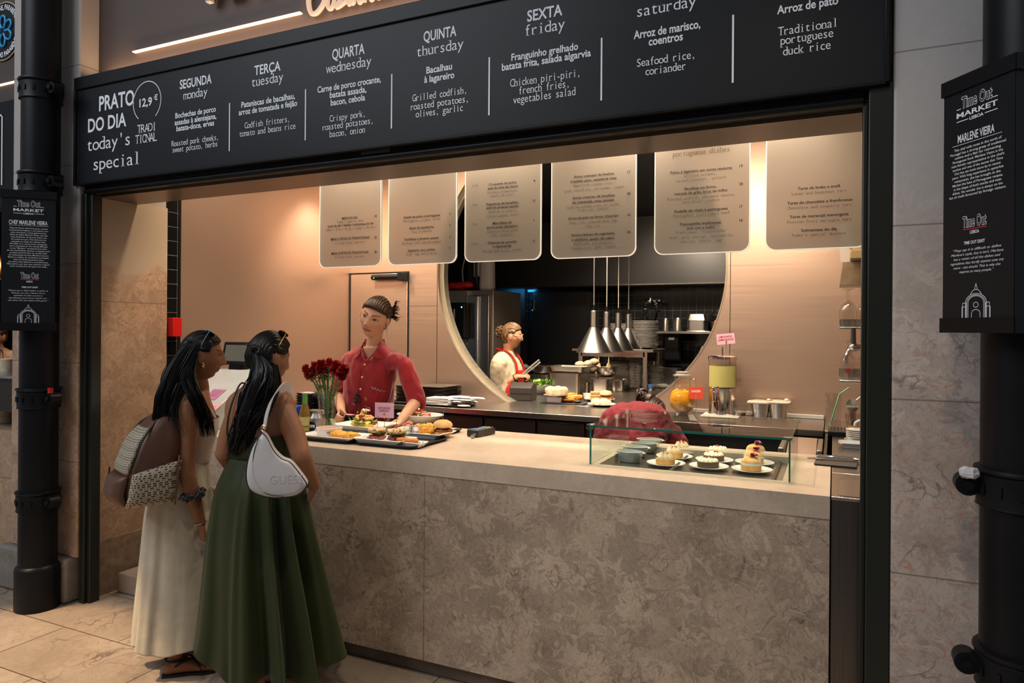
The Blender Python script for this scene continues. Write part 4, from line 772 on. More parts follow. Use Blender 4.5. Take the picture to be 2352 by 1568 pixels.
# ================================================================ figures: one continuous skin, clothes and hair as children
V3 = Vector
def nv(*a): return Vector(a).normalized()
class Body(MB):
    def limb(self, pts, rad, n=16, sub=5, ends=True):
        """closed tapered tube with rounded ends through joints"""
        P, Q = smooth_path([V3(p) for p in pts], list(rad), sub)
        if ends:
            d0 = (P[0]-P[1]).normalized(); d1 = (P[-1]-P[-2]).normalized()
            P = [P[0]+d0*Q[0]*.75, P[0]+d0*Q[0]*.45]+P+[P[-1]+d1*Q[-1]*.45, P[-1]+d1*Q[-1]*.75]; Q = [Q[0]*.45, Q[0]*.85]+Q+[Q[-1]*.85, Q[-1]*.45]
        return self.tube(P, Q, n)
    def trunk(self, st, n=28, sub=5, pw=2.3):
        """st: list of (centre, right vec, fwd vec, half width, half depth)"""
        cs, _ = smooth_path([V3(s[0]) for s in st], [0]*len(st), sub); rr, _ = smooth_path([V3(s[1]) for s in st], [0]*len(st), sub); ff, _ = smooth_path([V3(s[2]) for s in st], [0]*len(st), sub)
        wd, _ = smooth_path([V3((s[3], s[4], 0)) for s in st], [0]*len(st), sub); rs = []
        for c, r, f, w in zip(cs, rr, ff, wd):
            ring = []
            for j in range(n):
                a = 2*math.pi*j/n; ca, sa = math.cos(a), math.sin(a); k = (abs(ca)**pw+abs(sa)**pw)**(-1/pw)
                ring.append(c+r.normalized()*(w.x*ca*k)+f.normalized()*(w.y*sa*k))
            rs.append(ring)
        return self.rings(rs)
    def hand(self, wrist, d, nrm, thumb_side=1, s=1.0, curl=(.5, .5, .55, .6), tcurl=.4, spread=.12):
        """palm and five fingers; d = towards the fingers, nrm = out of the palm"""
        w = V3(wrist); d = V3(d).normalized(); nrm = (V3(nrm)-d*V3(nrm).dot(d)).normalized(); l = d.cross(nrm)*thumb_side
        st = [(w-d*.02*s, l, nrm, .024*s, .018*s), (w+d*.015*s, l, nrm, .030*s, .017*s), (w+d*.05*s, l, nrm, .039*s, .016*s), (w+d*.085*s, l, nrm, .040*s, .013*s), (w+d*.093*s, l, nrm, .034*s, .009*s)]
        self.trunk(st, 16, 3, 2.4)
        for k, (o, ln) in enumerate(((.031, .068), (.0105, .078), (-.0105, .073), (-.031, .058))):
            p = w+d*.083*s+l*o*s; a = 0; pts = [p-d*.012*s, p]; c = curl[k]
            for seg, fr in enumerate((.45, .31, .24)):
                a += c*(.9, 1.0, .8)[seg]; dd = (d*math.cos(a)+nrm*math.sin(a)+l*(spread*o/.03)*math.cos(a)).normalized(); p = p+dd*ln*fr*s; pts.append(p)
            self.limb(pts, [.0092*s, .0092*s, .0086*s, .0080*s, .0066*s], 8, 3)
        p = w+d*.028*s+l*.028*s; d1 = (d*.62+l*.75+nrm*.28).normalized(); p1 = p+d1*.040*s; d2 = (d*.85+l*.35+nrm*(.2+tcurl)).normalized(); p2 = p1+d2*.033*s; d3 = (d*.8+nrm*(.3+tcurl)-l*.1).normalized(); p3 = p2+d3*.024*s
        self.limb([p-d1*.015*s, p1, p2, p3], [.0145*s, .0115*s, .0095*s, .0072*s], 8, 3)
    def foot(self, ankle, d, s=1.0):
        a = V3(ankle); d = V3(d).normalized(); l = V3((-d.y, d.x, 0)); z0 = .012*s; up = V3((0, 0, 1)); b = V3((a.x, a.y, 0))
        st = [(b-d*.055*s+up*(.030*s), l, up, .022*s, .018*s), (b-d*.035*s+up*(.036*s), l, up, .032*s, .030*s), (b+up*.045*s, l, up, .033*s, .038*s), (b+d*.06*s+up*.040*s, l, up, .036*s, .032*s), (b+d*.12*s+up*.026*s, l, up, .044*s, .018*s), (b+d*.165*s+up*.021*s, l, up, .040*s, .013*s), (b+d*.185*s+up*.019*s, l, up, .022*s, .008*s)]
        self.trunk(st, 16, 3, 2.2)
        for k in range(5): o = (-.032+.016*k)*s; self.limb([b+d*.155*s+l*o+up*.017*s, b+d*(.193-.010*abs(k-1))*s+l*o*1.05+up*.014*s], [.009*s, .0075*s], 6, 2)
    def head(self, c, Rm, s=1.0, nose=1.0, jaw=1.0):
        """c = centre of the head, Rm = 3x3 (right, forward, up columns)"""
        n, m = 96, 80; vs = []
        def g(x, s_): return math.exp(-(x/s_)**2)
        for i in range(m+1):
            t = math.pi*i/m
            for j in range(n):
                a = 2*math.pi*j/n; x, y, z = math.sin(t)*math.sin(a), math.sin(t)*math.cos(a), math.cos(t)
                X, Y, Z = x*.0755, y*.094, z*.116
                if Z < 0:
                    q = min(1, -Z/.116); X *= 1-.40*jaw*q**1.6
                    if Y < 0: Y *= 1-.62*q**1.2
                    else: Y *= 1-.10*q*q
                if Y > 0:
                    X *= 1-.04*(Y/.094)
                    front = max(0, y)**.8
                    fz = Z
                    nb = g(X, .0105+.004*max(0, min(1, (.02-fz)/.05)))
                    prof = 0
                    if -.040 < fz < .030: prof = .20+.80*max(0, min(1, (.026-fz)/.052))
                    if fz <= -.028: prof = max(0, 1-((-.028-fz)/.0125)**1.5) if fz > -.0405 else 0
                    Y += .0205*nose*nb*prof*front
                    Y += .0075*nose*g(abs(X)-.0135, .0065)*g(fz+.030, .009)*front     # nostril wings
                    Y -= .0095*g(abs(X)-.031, .0165)*g(fz-.008, .0125)*front           # eye sockets
                    Y += .0060*g(abs(X)-.0315, .0115)*g(fz-.007, .0070)*front          # eyeballs under the lids
                    Y += .0045*g(abs(X)-.026, .024)*g(fz-.0285, .0085)*front            # brow
                    X += math.copysign(.0040*g(abs(X)-.052, .018)*g(fz+.016, .018)*front, X)
                    Y += .0088*g(X, .022)*g(fz+.0535, .0060)*front+.0088*g(X, .019)*g(fz+.0655, .0064)*front   # lips
                    Y -= .0042*g(X, .024)*g(fz+.0595, .0022)*front
                    Y -= .0040*g(X, .022)*g(fz+.0760, .0070)*front
                    Y += .0115*g(X, .023)*g(fz+.0930, .0140)*front                      # chin
                vs.append(V3((X, Y, Z)))
        fs = [(i*n+j, (i+1)*n+j, (i+1)*n+(j+1) % n, i*n+(j+1) % n) for i in range(m) for j in range(n)]
        T = lambda p: V3(c)+Rm @ (p*s)
        self.add([T(p) for p in vs], fs)
        for sd in (-1, 1):      # ears
            E = Matrix.Rotation(sd*R(-16), 3, 'Z')
            self.ell(T(V3((sd*.0775, -.008, -.004))), (1, 1, 1), 14, 10, (Rm @ E @ Matrix.Diagonal((.0085*s, .0185*s, .031*s))).to_4x4())
            self.ell(T(V3((sd*.0765, -.002, -.028))), (1, 1, 1), 10, 8, (Rm @ Matrix.Diagonal((.0075*s, .010*s, .011*s))).to_4x4())
def frame(f, up=(0, 0, 1)):
    f = V3(f).normalized(); r = f.cross(V3(up)).normalized(); u = r.cross(f).normalized()
    return Matrix((r, f, u)).transposed()
def remeshed(mb, voxel, smooth=4, fac=.5, tex=None):
    me = bpy.data.meshes.new('tmp'); me.from_pydata([tuple(v) for v in mb.v], [], mb.f); me.update(); bm = bmesh.new(); bm.from_mesh(me)
    bmesh.ops.remove_doubles(bm, verts=bm.verts, dist=1e-6); bmesh.ops.recalc_face_normals(bm, faces=bm.faces); bm.to_mesh(me); bm.free()
    o = bpy.data.objects.new('tmp', me); COL.objects.link(o)
    md = o.modifiers.new('r', 'REMESH'); md.mode = 'VOXEL'; md.voxel_size = voxel; md.use_smooth_shade = True
    ms = o.modifiers.new('s', 'SMOOTH'); ms.factor = fac; ms.iterations = smooth
    dg = bpy.context.evaluated_depsgraph_get(); ev = o.evaluated_get(dg); out = bpy.data.meshes.new_from_object(ev, depsgraph=dg)
    bpy.data.objects.remove(o); bpy.data.meshes.remove(me); return out
def coords(me):
    a = np.empty(len(me.vertices)*3, 'f'); me.vertices.foreach_get('co', a); return a.reshape(-1, 3)
def skin_obj(mb, name, parent, skin, voxel, heads=(), lip=(.30, .10, .08), brow=(.03, .02, .015), smooth=3, iris=(.03, .015, .008), gaze=(0, 0), extra=None, seyes=True):
    me = remeshed(mb, voxel, smooth); co = coords(me); n = len(co)
    col = np.ones((n, 4), 'f'); col[:, :3] = skin
    for (c, Rm, s) in heads:
        q = (co-np.array(c, 'f')) @ np.array(Rm, 'f')/s; x, y, z = q[:, 0], q[:, 1], q[:, 2]; ax = np.abs(x)
        fr = (y > .04) & (np.abs(z) < .12) & (ax < .08)
        def blend(mask, c_): m_ = np.clip(mask, 0, 1)[:, None]*fr[:, None]; col[:, :3] = col[:, :3]*(1-m_)+np.array(c_, 'f')*m_
        blend(.30*np.exp(-((ax-.042)/.018)**2-((z+.026)/.018)**2), (skin[0]*1.0, skin[1]*.62, skin[2]*.58))
        el = 1.45-((x/.0235)**2+((z+.0595)/.0105)**2)*1.1; blend(np.clip(el*3, 0, 1), lip)
        blend(np.clip(1.6-np.abs(z+.0595+.0012*np.cos(x/.008))/.0011, 0, 1)*(ax < .021), (lip[0]*.30, lip[1]*.25, lip[2]*.25))
        arch = .0290+.006*np.sin(np.clip((ax-.012)/.040, 0, 1)*math.pi*.75); th = .0034*(1-np.clip((ax-.018)/.040, 0, 1)*.6)
        blend(np.clip(1.6-np.abs(z-arch)/th, 0, 1)*((ax > .011) & (ax < .053))*.92, brow)
        if seyes:
            ez = .0085; ex = ax-.0315; lidu = .0062*(1-np.clip((ex/.0155)**2, 0, 1)); lidl = .0044*(1-np.clip((ex/.0155)**2, 0, 1))
            ins = (np.abs(ex) < .0155) & (z-ez < lidu) & (z-ez > -lidl)
            blend(ins*1.0, (.40, .36, .33))
            ix = x-np.sign(x)*.0315-gaze[0]; iz = z-ez-gaze[1]; rr_ = np.sqrt(ix**2+iz**2)
            blend(ins*np.clip((.0070-rr_)/.0008, 0, 1), iris); blend(ins*np.clip((.0028-rr_)/.0006, 0, 1), (.004, .004, .004))
            dl = np.abs(z-ez-lidu); blend((np.abs(ex) < .0175)*np.clip(1.7-dl/.0014, 0, 1), (.015, .010, .008))
            dl = np.abs(z-ez+lidl); blend((np.abs(ex) < .0155)*np.clip(1.3-dl/.0010, 0, 1)*.6, (skin[0]*.35, skin[1]*.25, skin[2]*.22))
        blend(np.exp(-((ax-.0075)/.0042)**2-((z+.0375)/.0032)**2)*.85, (skin[0]*.18, skin[1]*.12, skin[2]*.1))
    if extra: extra(co, col)
    at = me.color_attributes.new('Col', 'FLOAT_COLOR', 'POINT'); at.data.foreach_set('color', col.reshape(-1))
    me.name = name; me.materials.clear(); me.materials.append(mat('skin', skin, .55, 0, .28, vcol=True, bump=.05, bump_scale=400))
    o = bpy.data.objects.new(name, me); COL.objects.link(o); o.parent = parent; o.location = -V3(parent.location) if parent else (0, 0, 0); return o
def cloth_obj(mb, name, parent, m, voxel=.006, smooth=3, cut=None, wr=None, seed=0.0, ws=(9, 9, 3.5), label=None, solid=0.0):
    """a garment: grown as one surface, opened where cut(points) is True, with soft wrinkles"""
    me = remeshed(mb, voxel, smooth); co = coords(me)
    if wr:
        no = np.empty(len(co)*3, 'f'); me.vertices.foreach_get('normal', no); no = no.reshape(-1, 3)
        d = np.array([noise.noise(V3((p[0]*ws[0]+seed, p[1]*ws[1], p[2]*ws[2])))+.5*noise.noise(V3((p[0]*ws[0]*2.3, p[1]*ws[1]*2.3+seed, p[2]*ws[2]*2.6))) for p in co], 'f')
        co = co+no*(d*wr)[:, None]; me.vertices.foreach_set('co', co.reshape(-1))
    if cut:
        k = cut(co); bm = bmesh.new(); bm.from_mesh(me); bm.verts.ensure_lookup_table(); bmesh.ops.delete(bm, geom=[bm.verts[i] for i in np.nonzero(k)[0]], context='VERTS'); bm.to_mesh(me); bm.free()
    me.name = name; me.materials.clear(); me.materials.append(m); o = bpy.data.objects.new(name, me); COL.objects.link(o); me.polygons.foreach_set('use_smooth', [True]*len(me.polygons))
    o.parent = parent; o.location = -V3(parent.location)
    if solid: md = o.modifiers.new('s', 'SOLIDIFY'); md.thickness = solid; md.offset = -1
    if label: o['label'] = label
    return o
def hair_cap(mb, c, Rm, s=1.0, thick=.014, hairline=.060, side=.012, nape=-.075, combs=46, amp=.0022, seed=1.0, back=0.0):
    """hair lying on the skull: a shell that rises out of the head above the hairline, combed backwards"""
    n, m = 150, 80; vs = []
    for i in range(m+1):
        t = math.pi*i/m
        for j in range(n):
            a = 2*math.pi*j/n; x, y, z = math.sin(t)*math.sin(a), math.sin(t)*math.cos(a), math.cos(t)
            X, Y, Z = x*.0755, y*.094, z*.116
            if Z < 0:
                q = min(1, -Z/.116); X *= 1-.40*q**1.6
                if Y < 0: Y *= 1-.62*q**1.2*.75
            lim = hairline-.016*(abs(X)/.06)**2*(1 if Y > 0 else 0)
            fy = max(0, min(1, (Y-side)/.03))              # 1 = face side
            hz = lim*fy+(nape)*(1-fy)
            k = max(0, min(1, (Z-hz)/.016+.15)); k = k*k*(3-2*k)
            if abs(X) > .045 and -.10 < Z < .030 and Y > -.032: k *= max(0, min(1, (Z-.022)/.008)) if Z > .022 else 0     # clear of the ears
            ph = math.atan2(Z-.02, -Y+.001) if Y > -.12 else 0
            st = math.sin(combs*(X/.0755)*.9+2.5*noise.noise(V3((X*30+seed, Y*10, Z*10)))*2)
            th = -.006+(thick+.006+back*max(0, -y)*max(0, z+.3))*k+amp*st*k
            vs.append(V3((X, Y, Z))+V3((X/.0755**2, Y/.094**2, Z/.116**2)).normalized()*th)
    fs = [(i*n+j, (i+1)*n+j, (i+1)*n+(j+1) % n, i*n+(j+1) % n) for i in range(m) for j in range(n)]
    mb.add([V3(c)+Rm @ (p*s) for p in vs], fs)
def strands(mb, n, path, rad, jit=.01, sub=4, sides=5, wave=0.0, wf=8.0, taper=.15, flat=1.0):
    """path(k) -> control points of strand k in 0..1; each a tapered tube"""
    for k in range(n):
        P = [V3(p)+V3((random.gauss(0, jit), random.gauss(0, jit), random.gauss(0, jit*.5)))*min(1, i*.5) for i, p in enumerate(path(random.random(), random.random()))]
        rr_ = rad*random.uniform(.6, 1.25); m_ = len(P); Q = [rr_*(1 if i < m_-2 else (.7 if i == m_-2 else taper)) for i in range(m_)]; Q[0] *= .6
        S, q = smooth_path(P, Q, sub)
        if wave:
            ph = random.uniform(0, 6.3); 
            S = [p+V3((math.sin(i*wf/sub+ph), math.cos(i*wf/sub*.8+ph), 0))*wave*min(1, i/6) for i, p in enumerate(S)]
        mb.tube(S, q, sides)
HAIR = mat('black_hair', (.005, .004, .004), .36, 0, .28, aniso=.5)
HAIRB = mat('brown_hair', (.036, .019, .011), .42, 0, .4, aniso=.5)
GOLD = mat('gold_metal', (.80, .52, .20), .22, 1.0)
SILV = mat('silver_metal', (.75, .74, .72), .2, 1.0)
def skirt(mb, rings, n=150, sub=10, seed=0.0, folds=9, hem=None, sharp=1.0):
    """rings: (z, cx, cy, rx, ry, fold depth, rotation)"""
    A = [V3(r[:3]) for r in rings]; Bv = [V3(r[3:6]) for r in rings]; S, Q = smooth_path([V3((r[1], r[2], r[0])) for r in rings], Bv, sub); rot = rings[0][6]
    rs = []
    for i, (c, q) in enumerate(zip(S, Q)):
        ring = []
        for j in range(n):
            a = 2*math.pi*j/n
            ph = folds*a+1.6*math.sin(2*a+seed)+1.1*math.sin(3*a+seed*2.1)+.25*noise.noise(V3((math.cos(a)*2+seed, math.sin(a)*2, c.z*1.5)))*3
            w = math.sin(ph)+.35*math.sin(2.3*ph+seed)*(1-i/len(S))+.18*math.sin(3.1*ph+2*seed); w = math.copysign(abs(w)**sharp, w); amp = q.z*(1+.5*math.sin(1.0+a*2+seed))
            k = 1+amp*w
            x, y = q.x*math.cos(a)*k, q.y*math.sin(a)*k; ca, sa = math.cos(rot), math.sin(rot)
            z = c.z+(hem(a, i/(len(S)-1)) if hem else 0)
            ring.append(V3((c.x+x*ca-y*sa, c.y+x*sa+y*ca, z)))
        rs.append(ring)
    return mb.rings(rs, False, False)
def bw(m, name, mt, par, **k):     # a child built in world coordinates
    o = m.build(name, mt, par, **k); o.location = (0, 0, 0) if par.parent else -V3(par.location); return o
# ================================================================ woman in the green dress (back to us, head turned right)
SK2 = (.30, .138, .074)
W2 = thing('person', 'woman in a long dark green dress with a white shoulder bag, back turned', 'person', (-2.33, 2.40, 0))
a2 = R(15); r2 = V3((math.cos(a2), math.sin(a2), 0)); f2 = V3((-math.sin(a2), math.cos(a2), 0)); U = V3((0, 0, 1)); c2 = V3((PY(600, 1000, 2.40).x, 2.40, 0))
def L2(x, y, z): return c2+r2*x+f2*y+U*z
b = Body()
b.trunk([(L2(0, 0, .82), r2, f2, .17, .12), (L2(0, .0, .92), r2, f2, .165, .115), (L2(0, .01, 1.05), r2, f2, .128, .09), (L2(0, .0, 1.16), r2, f2, .145, .10), (L2(0, -.005, 1.27), r2, f2, .165, .098), (L2(0, -.01, 1.345), r2, f2, .150, .075), (L2(0, .0, 1.395), r2, f2, .085, .06)])
hc2 = PY(617, 824, 2.44)+V3((0, 0, 0)); hf2 = nv(.22, .90, -.16); H2 = frame(hf2)
b.limb([L2(0, -.005, 1.34), L2(.0, .0, 1.42), V3(hc2)-U*.07-hf2*.03], [.064, .052, .054])
b.head(hc2, H2, 1.02)
for s_ in (-1, 1): b.limb([L2(s_*.09, 0, .86), L2(s_*.085, .01, .48), L2(s_*.09, 0, .10), L2(s_*.09, 0, .06)], [.085, .058, .036, .034])
# right arm, hand at the pocket
sh = PY(654, 930, 2.42); el = PY(691, 1045, 2.36); wr = PY(722, 1116, 2.46); 
b.limb([L2(.10, 0, 1.335), V3(sh)+r2*-.02, V3(sh)*.45+V3(el)*.55, el], [.050, .052, .047, .042]); b.limb([el, V3(el)*.5+V3(wr)*.5, wr], [.042, .037, .026])
b.hand(wr, nv(-.55, .25, -.8), nv(-.6, -.4, .3), 1, .95, (.5, .5, .5, .5))
# left arm, forearm forward on the counter side
sl = PY(543, 940, 2.34); ell = PY(515, 1040, 2.31); wl = PY(535, 1078, 2.58)
b.limb([L2(-.10, 0, 1.33), V3(sl)+r2*.015, V3(sl)*.45+V3(ell)*.55, ell], [.053, .052, .045, .037]); b.limb([ell, V3(ell)*.5+V3(wl)*.5, wl], [.040, .036, .026]); b.hand(wl, nv(.2, .95, .1), nv(.3, 0, -1), -1, .93, (.3, .35, .4, .4))
an = [PY(592, 1558, 2.33), PY(645, 1552, 2.46)]
for q in an: b.foot((q.x, q.y, 0), nv(.15, 1, 0), 1.0); b.limb([(q.x, q.y, .30), (q.x, q.y, .12), (q.x, q.y-.01, .05)], [.046, .034, .033])
skin_obj(b, 'body', W2, SK2, .0042, [(hc2, H2, 1.02)], (.20, .06, .05), (.02, .014, .012))
GRN = mat('green_satin_cotton', (.024, .034, .0085), .5, 0, .25, sheen=.08, bump=.15, bump_scale=500)
d = Body(); e = .010
d.trunk([(L2(0, .01, 1.055), r2, f2, .136, .10), (L2(0, .005, 1.10), r2, f2, .148, .108), (L2(0, .0, 1.16), r2, f2, .158, .114), (L2(0, 0, 1.188), r2, f2, .164, .115)], sub=6)
B2 = cloth_obj(d, 'bodice', W2, GRN, .005, 2, cut=lambda co: (co[:, 2] > 1.184), wr=.002, seed=3)
m = MB(); hz = lambda a, t: t**6*(.035*math.sin(a*2+.9)+.028*math.sin(5*a+1.0)+.015*math.sin(9*a))
skirt(m, [(1.075, c2.x, c2.y, .138, .108, .015, a2), (1.045, c2.x, c2.y, .150, .122, .035, a2), (.93, c2.x+.01, c2.y, .192, .172, .075, a2), (.75, c2.x+.02, c2.y, .215, .205, .125, a2), (.5, c2.x+.035, c2.y+.01, .245, .24, .165, a2), (.30, c2.x+.045, c2.y+.02, .270, .265, .185, a2), (.185, c2.x+.05, c2.y+.02, .285, .275, .195, a2)], 280, 10, 1.3, 10, hz, .8)
o = bw(m, 'skirt', GRN, W2, solid=.003)
m = MB()        # thin straps and waist seam
for x0, x1 in ((-.10, -.085), (.085, .088)): m.tube([L2(x0, -.112, 1.185), L2(x0*.98, -.108, 1.26), L2(x1, -.088, 1.345), L2(x1, -.02, 1.412), L2(x1, .07, 1.36)], .0042, 6, sub=5)
o = bw(m, 'strap', GRN, B2)
m = MB(); ring = [L2(.1395*math.cos(t)*1.02, .012+.106*math.sin(t)*1.04, 1.062) for t in [2*math.pi*i/60 for i in range(60)]]; m.tube(ring, .004, 6, closed=True); o = bw(m, 'waist_seam', GRN, B2)
m = MB(); hair_cap(m, hc2, H2, 1.02, .013, .062, .018, -.06, 60, .0016, 3.0)
kn = PY(592, 806, 2.30)
strands(m, 60, lambda a, c: [V3(hc2)+H2 @ V3((.07*(a-.5)*2, .045-.03*abs(a-.5), .105-.05*abs(a-.5)*2)), V3(hc2)+H2 @ V3((.085*(a-.5)*2, -.03, .112-.055*abs(a-.5)*2)), V3(hc2)+H2 @ V3((.05*(a-.5)*2-.015, -.085, .065-.03*abs(a-.5))), V3(kn)+V3((0, 0, 0))], .0035, .002)
for k in range(3):  # the gathered knot
    m.tube([V3(kn)+V3((.022*math.cos(t), -.01+.006*math.sin(2*t), .016*math.sin(t))) for t in [2*math.pi*(i+k*.3)/14 for i in range(14)]], .010, 8, closed=True)
T = [PY(u, v, y) for u, v, y in ((590, 812, 2.29), (600, 860, 2.26), (585, 910, 2.24), (566, 960, 2.22), (552, 1005, 2.215), (540, 1040, 2.22))]
def ph2(a, c):
    w = [.012, .042, .050, .046, .036, .024]; th = 2*math.pi*c; q = a**.5
    return [T[i]+V3((math.cos(th)*w[i]*q*1.15, math.sin(th)*w[i]*q*.6, random.uniform(-.03, .02) if i else 0)) for i in range(len(T)-(1 if random.random() < .35 else 0))]
m.tube(T, [.012, .034, .040, .036, .026, .010], 14, sub=6)
strands(m, 460, ph2, .0030, .006, 6, 4, .0085, 1.15, .05)
D2 = [PY(u, v, y) for u, v, y in ((628, 832, 2.41), (630, 878, 2.33), (610, 920, 2.255), (590, 960, 2.235), (560, 1000, 2.225))]
strands(m, 120, lambda a, c: [q+V3(((a-.5)*.075*(.2+.22*i), (c-.5)*.03, 0)) for i, q in enumerate(D2)], .0028, .006, 6, 4, .008, 1.2, .05)
o = bw(m, 'hair', HAIR, W2, angle=80)
m = MB(); p = V3(hc2)+H2 @ V3((.083, -.002, -.037)); m.ell(p, (.006, .006, .006), 8, 6); o = bw(m, 'earring', GOLD, W2)
for i, q in enumerate(an):
    m = MB(); fd = nv(.15, 1, 0); T_ = Matrix.Translation((q.x, q.y, 0)) @ Matrix.Rotation(math.atan2(fd.y, fd.x)-math.pi/2, 4, 'Z')
    def S(x, y, z): return T_ @ V3((x, y, z))
    out = [(-.03, -.06), (.03, -.06), (.036, 0), (.034, .06), (.05, .12), (.046, .17), (.0, .205), (-.046, .17), (-.05, .12), (-.034, .06), (-.036, 0)]
    m.M = T_; m.prism(out, .0, .012); m.M = None
    m.tube([S(-.05, .10, .012), S(-.03, .11, .052), S(.02, .12, .048), S(.05, .13, .012)], .008, 6, sub=5); m.tube([S(.05, .08, .012), S(.02, .10, .060), S(-.02, .13, .046), S(-.05, .15, .012)], .008, 6, sub=5); m.tube([S(.045*math.cos(t), -.005+.045*math.sin(t), .075) for t in [2*math.pi*i/20 for i in range(20)]], .006, 6, closed=True)
    o = bw(m, 'sandal', mat('black_leather', (.012, .011, .011), .4), W2)
def sunglasses(name, label, c, Rm, lens, framem, s=1.0, parent=None):
    """worn pushed up into the hair"""
    root = thing(name, label, 'sunglasses', c); m = MB(); ml = MB()
    def P(x, y, z): return Rm @ V3((x*s, y*s, z*s))
    for sx in (-1, 1):
        o_ = [(sx*.033+.027*math.cos(t)*(1+.1*math.cos(2*t)), .0, .022*math.sin(t)) for t in [2*math.pi*i/24 for i in range(24)]]
        m.tube([P(*q) for q in o_], .0017*s, 6, closed=True); n = len(o_); ml.add([P(*q) for q in o_]+[P(q[0], .0015, q[2]) for q in o_], [tuple(range(n)), tuple(range(2*n-1, n-1, -1))])
        m.tube([P(sx*.060, 0, .008), P(sx*.069, -.01, .008), P(sx*.078, -.07, .004), P(sx*.079, -.12, -.012)], .0020*s, 6, sub=4)
    m.tube([P(-.007, 0, .004), P(0, .002, .008), P(.007, 0, .004)], .0016*s, 6, sub=3)
    m.build('frame', framem, root); ml.build('lens', lens, root, smooth=False); return root
sunglasses('sunglasses', 'gold framed sunglasses pushed up on the hair of the woman in green', V3(hc2)+H2 @ V3((0, .035, .125)), H2 @ Matrix.Rotation(R(58), 3, 'X'), mat('brown_lens', (.16, .07, .02), .08, 0, .6, coat=.5), GOLD, 1.0)
# white shoulder bag
WB = mat('white_leather', (.60, .60, .62), .42, 0, .5, bump=.08, bump_scale=300); PIP = mat('black_piping', (.02, .02, .02), .4)
bag = thing('shoulder_bag', 'white crescent shoulder bag with black piping on the woman in green', 'handbag', PY(635, 1075, 2.20))
bo = V3(bag.location); bx = V3((.80, .60, 0)).normalized(); by = V3((.60, -.80, 0)).normalized()*1.0
pixo = [(606, 990), (588, 1015), (576, 1050), (572, 1085), (577, 1112), (592, 1127), (620, 1137), (655, 1139), (685, 1134), (702, 1118), (703, 1108), (690, 1088), (668, 1060), (648, 1050), (630, 1030), (616, 1002)]
sc = ppm(bo); out = [((u-635)/sc, -(v-1075)/sc) for u, v in pixo]
P_, _ = smooth_path([V3((a, b_, 0)) for a, b_ in out+[out[0]]], [0]*(len(out)+1), 4); P_ = P_[:-1]; cx_ = sum(p.x for p in P_)/len(P_); cy_ = sum(p.y for p in P_)/len(P_)
m = MB(); rs = []
for k, (sc_, dp) in enumerate(((.80, .048), (.93, .043), (1.0, .030), (1.0, -.030), (.93, -.043), (.80, -.048))): rs.append([bx*(cx_+(p.x-cx_)*sc_)+U*(cy_+(p.y-cy_)*sc_)+by*dp for p in P_])
m.rings(rs); bb_ = m.build('bag_body', WB, bag, angle=60)
m = MB(); m.tube([bx*p.x+U*p.y+by*.034 for p in P_], .0022, 5, closed=True); m.build('piping', PIP, bb_)
m = MB(); gus = [bx*(cx_+(p.x-cx_)*(.93 if 0 else 1))+U*p.y+by*.031 for p in P_]
q = [(600, 1000), (590, 1030), (588, 1070), (597, 1105), (620, 1128), (655, 1135)]; m.tube([bx*((u-635)/sc)+U*(-(v-1075)/sc)+by*.0465 for u, v in q], .0018, 5, sub=5); m.build('front_seam', PIP, bb_)
m = MB(); line(m, 'GUESS', bx*.045+U*-.055+by*.0482, bx, U, .13, .035, 'thin'); m.build('embossed_lettering', mat('white_emboss', (.52, .52, .545), .55), bb_, smooth=False, solid=.002)
pts = [PY(607, 985, 2.2), PY(613, 950, 2.215), PY(625, 915, 2.25), PY(645, 891, 2.32), PY(664, 889, 2.42), PY(672, 905, 2.52), PY(680, 960, 2.56), PY(690, 1060, 2.52), PY(696, 1108, 2.36)]
S_, _ = smooth_path(pts, [0]*len(pts), 6); rs = []
for i, p in enumerate(S_):
    d_ = (S_[min(i+1, len(S_)-1)]-S_[max(i-1, 0)]).normalized(); w_ = d_.cross(V3((-.5, -.8, .2))).normalized(); t_ = d_.cross(w_); hw_ = .020
    rs.append([p-bo+w_*hw_+t_*.002, p-bo-w_*hw_+t_*.002, p-bo-w_*hw_-t_*.002, p-bo+w_*hw_-t_*.002])
m = MB(); m.rings(rs); m.build('strap', WB, bag, angle=30)
m = MB(); p = PY(605, 983, 2.185)-bo; m.tube([p+V3((.013*math.cos(t), 0, .013*math.sin(t))) for t in [2*math.pi*i/16 for i in range(16)]], .0024, 6, closed=True); m.build('ring_buckle', GOLD, bag)
# ================================================================ woman in the cream dress (profile to the right)
SK1 = (.27, .12, .062)
W1 = thing('person', 'woman in a long cream dress with a brown backpack, looking right', 'person', (-2.90, 2.44, 0))
f1 = nv(.66, .75, 0); r1 = nv(.75, -.66, 0); c1 = V3((-2.885, 2.45, 0))
def L1(x, y, z): return c1+r1*x+f1*y+U*z
b = Body(); tl = [(c, r1, f1) for c in ()]
b.trunk([(L1(0, -.03, .82), r1, f1, .125, .095), (L1(0, -.02, .93), r1, f1, .125, .09), (L1(0, .0, 1.04), r1, f1, .108, .080), (L1(0, .02, 1.15), r1, f1, .130, .098), (L1(0, .03, 1.23), r1, f1, .145, .092), (L1(0, .03, 1.30), r1, f1, .135, .070), (L1(0, .035, 1.35), r1, f1, .075, .055)])
hc1 = PY(463, 819, 2.44); hf1 = nv(.62, .78, -.07); H1 = frame(hf1, (-.12, -.1, 1))
b.limb([L1(0, .03, 1.29), L1(0, .045, 1.365), V3(hc1)-U*.065-hf1*.035], [.060, .047, .050]); b.head(hc1, H1, 1.0, 1.3, .92)
sh = PY(436, 922, 2.33); el = PY(428, 1085, 2.30); wr = PY(461, 1200, 2.36)
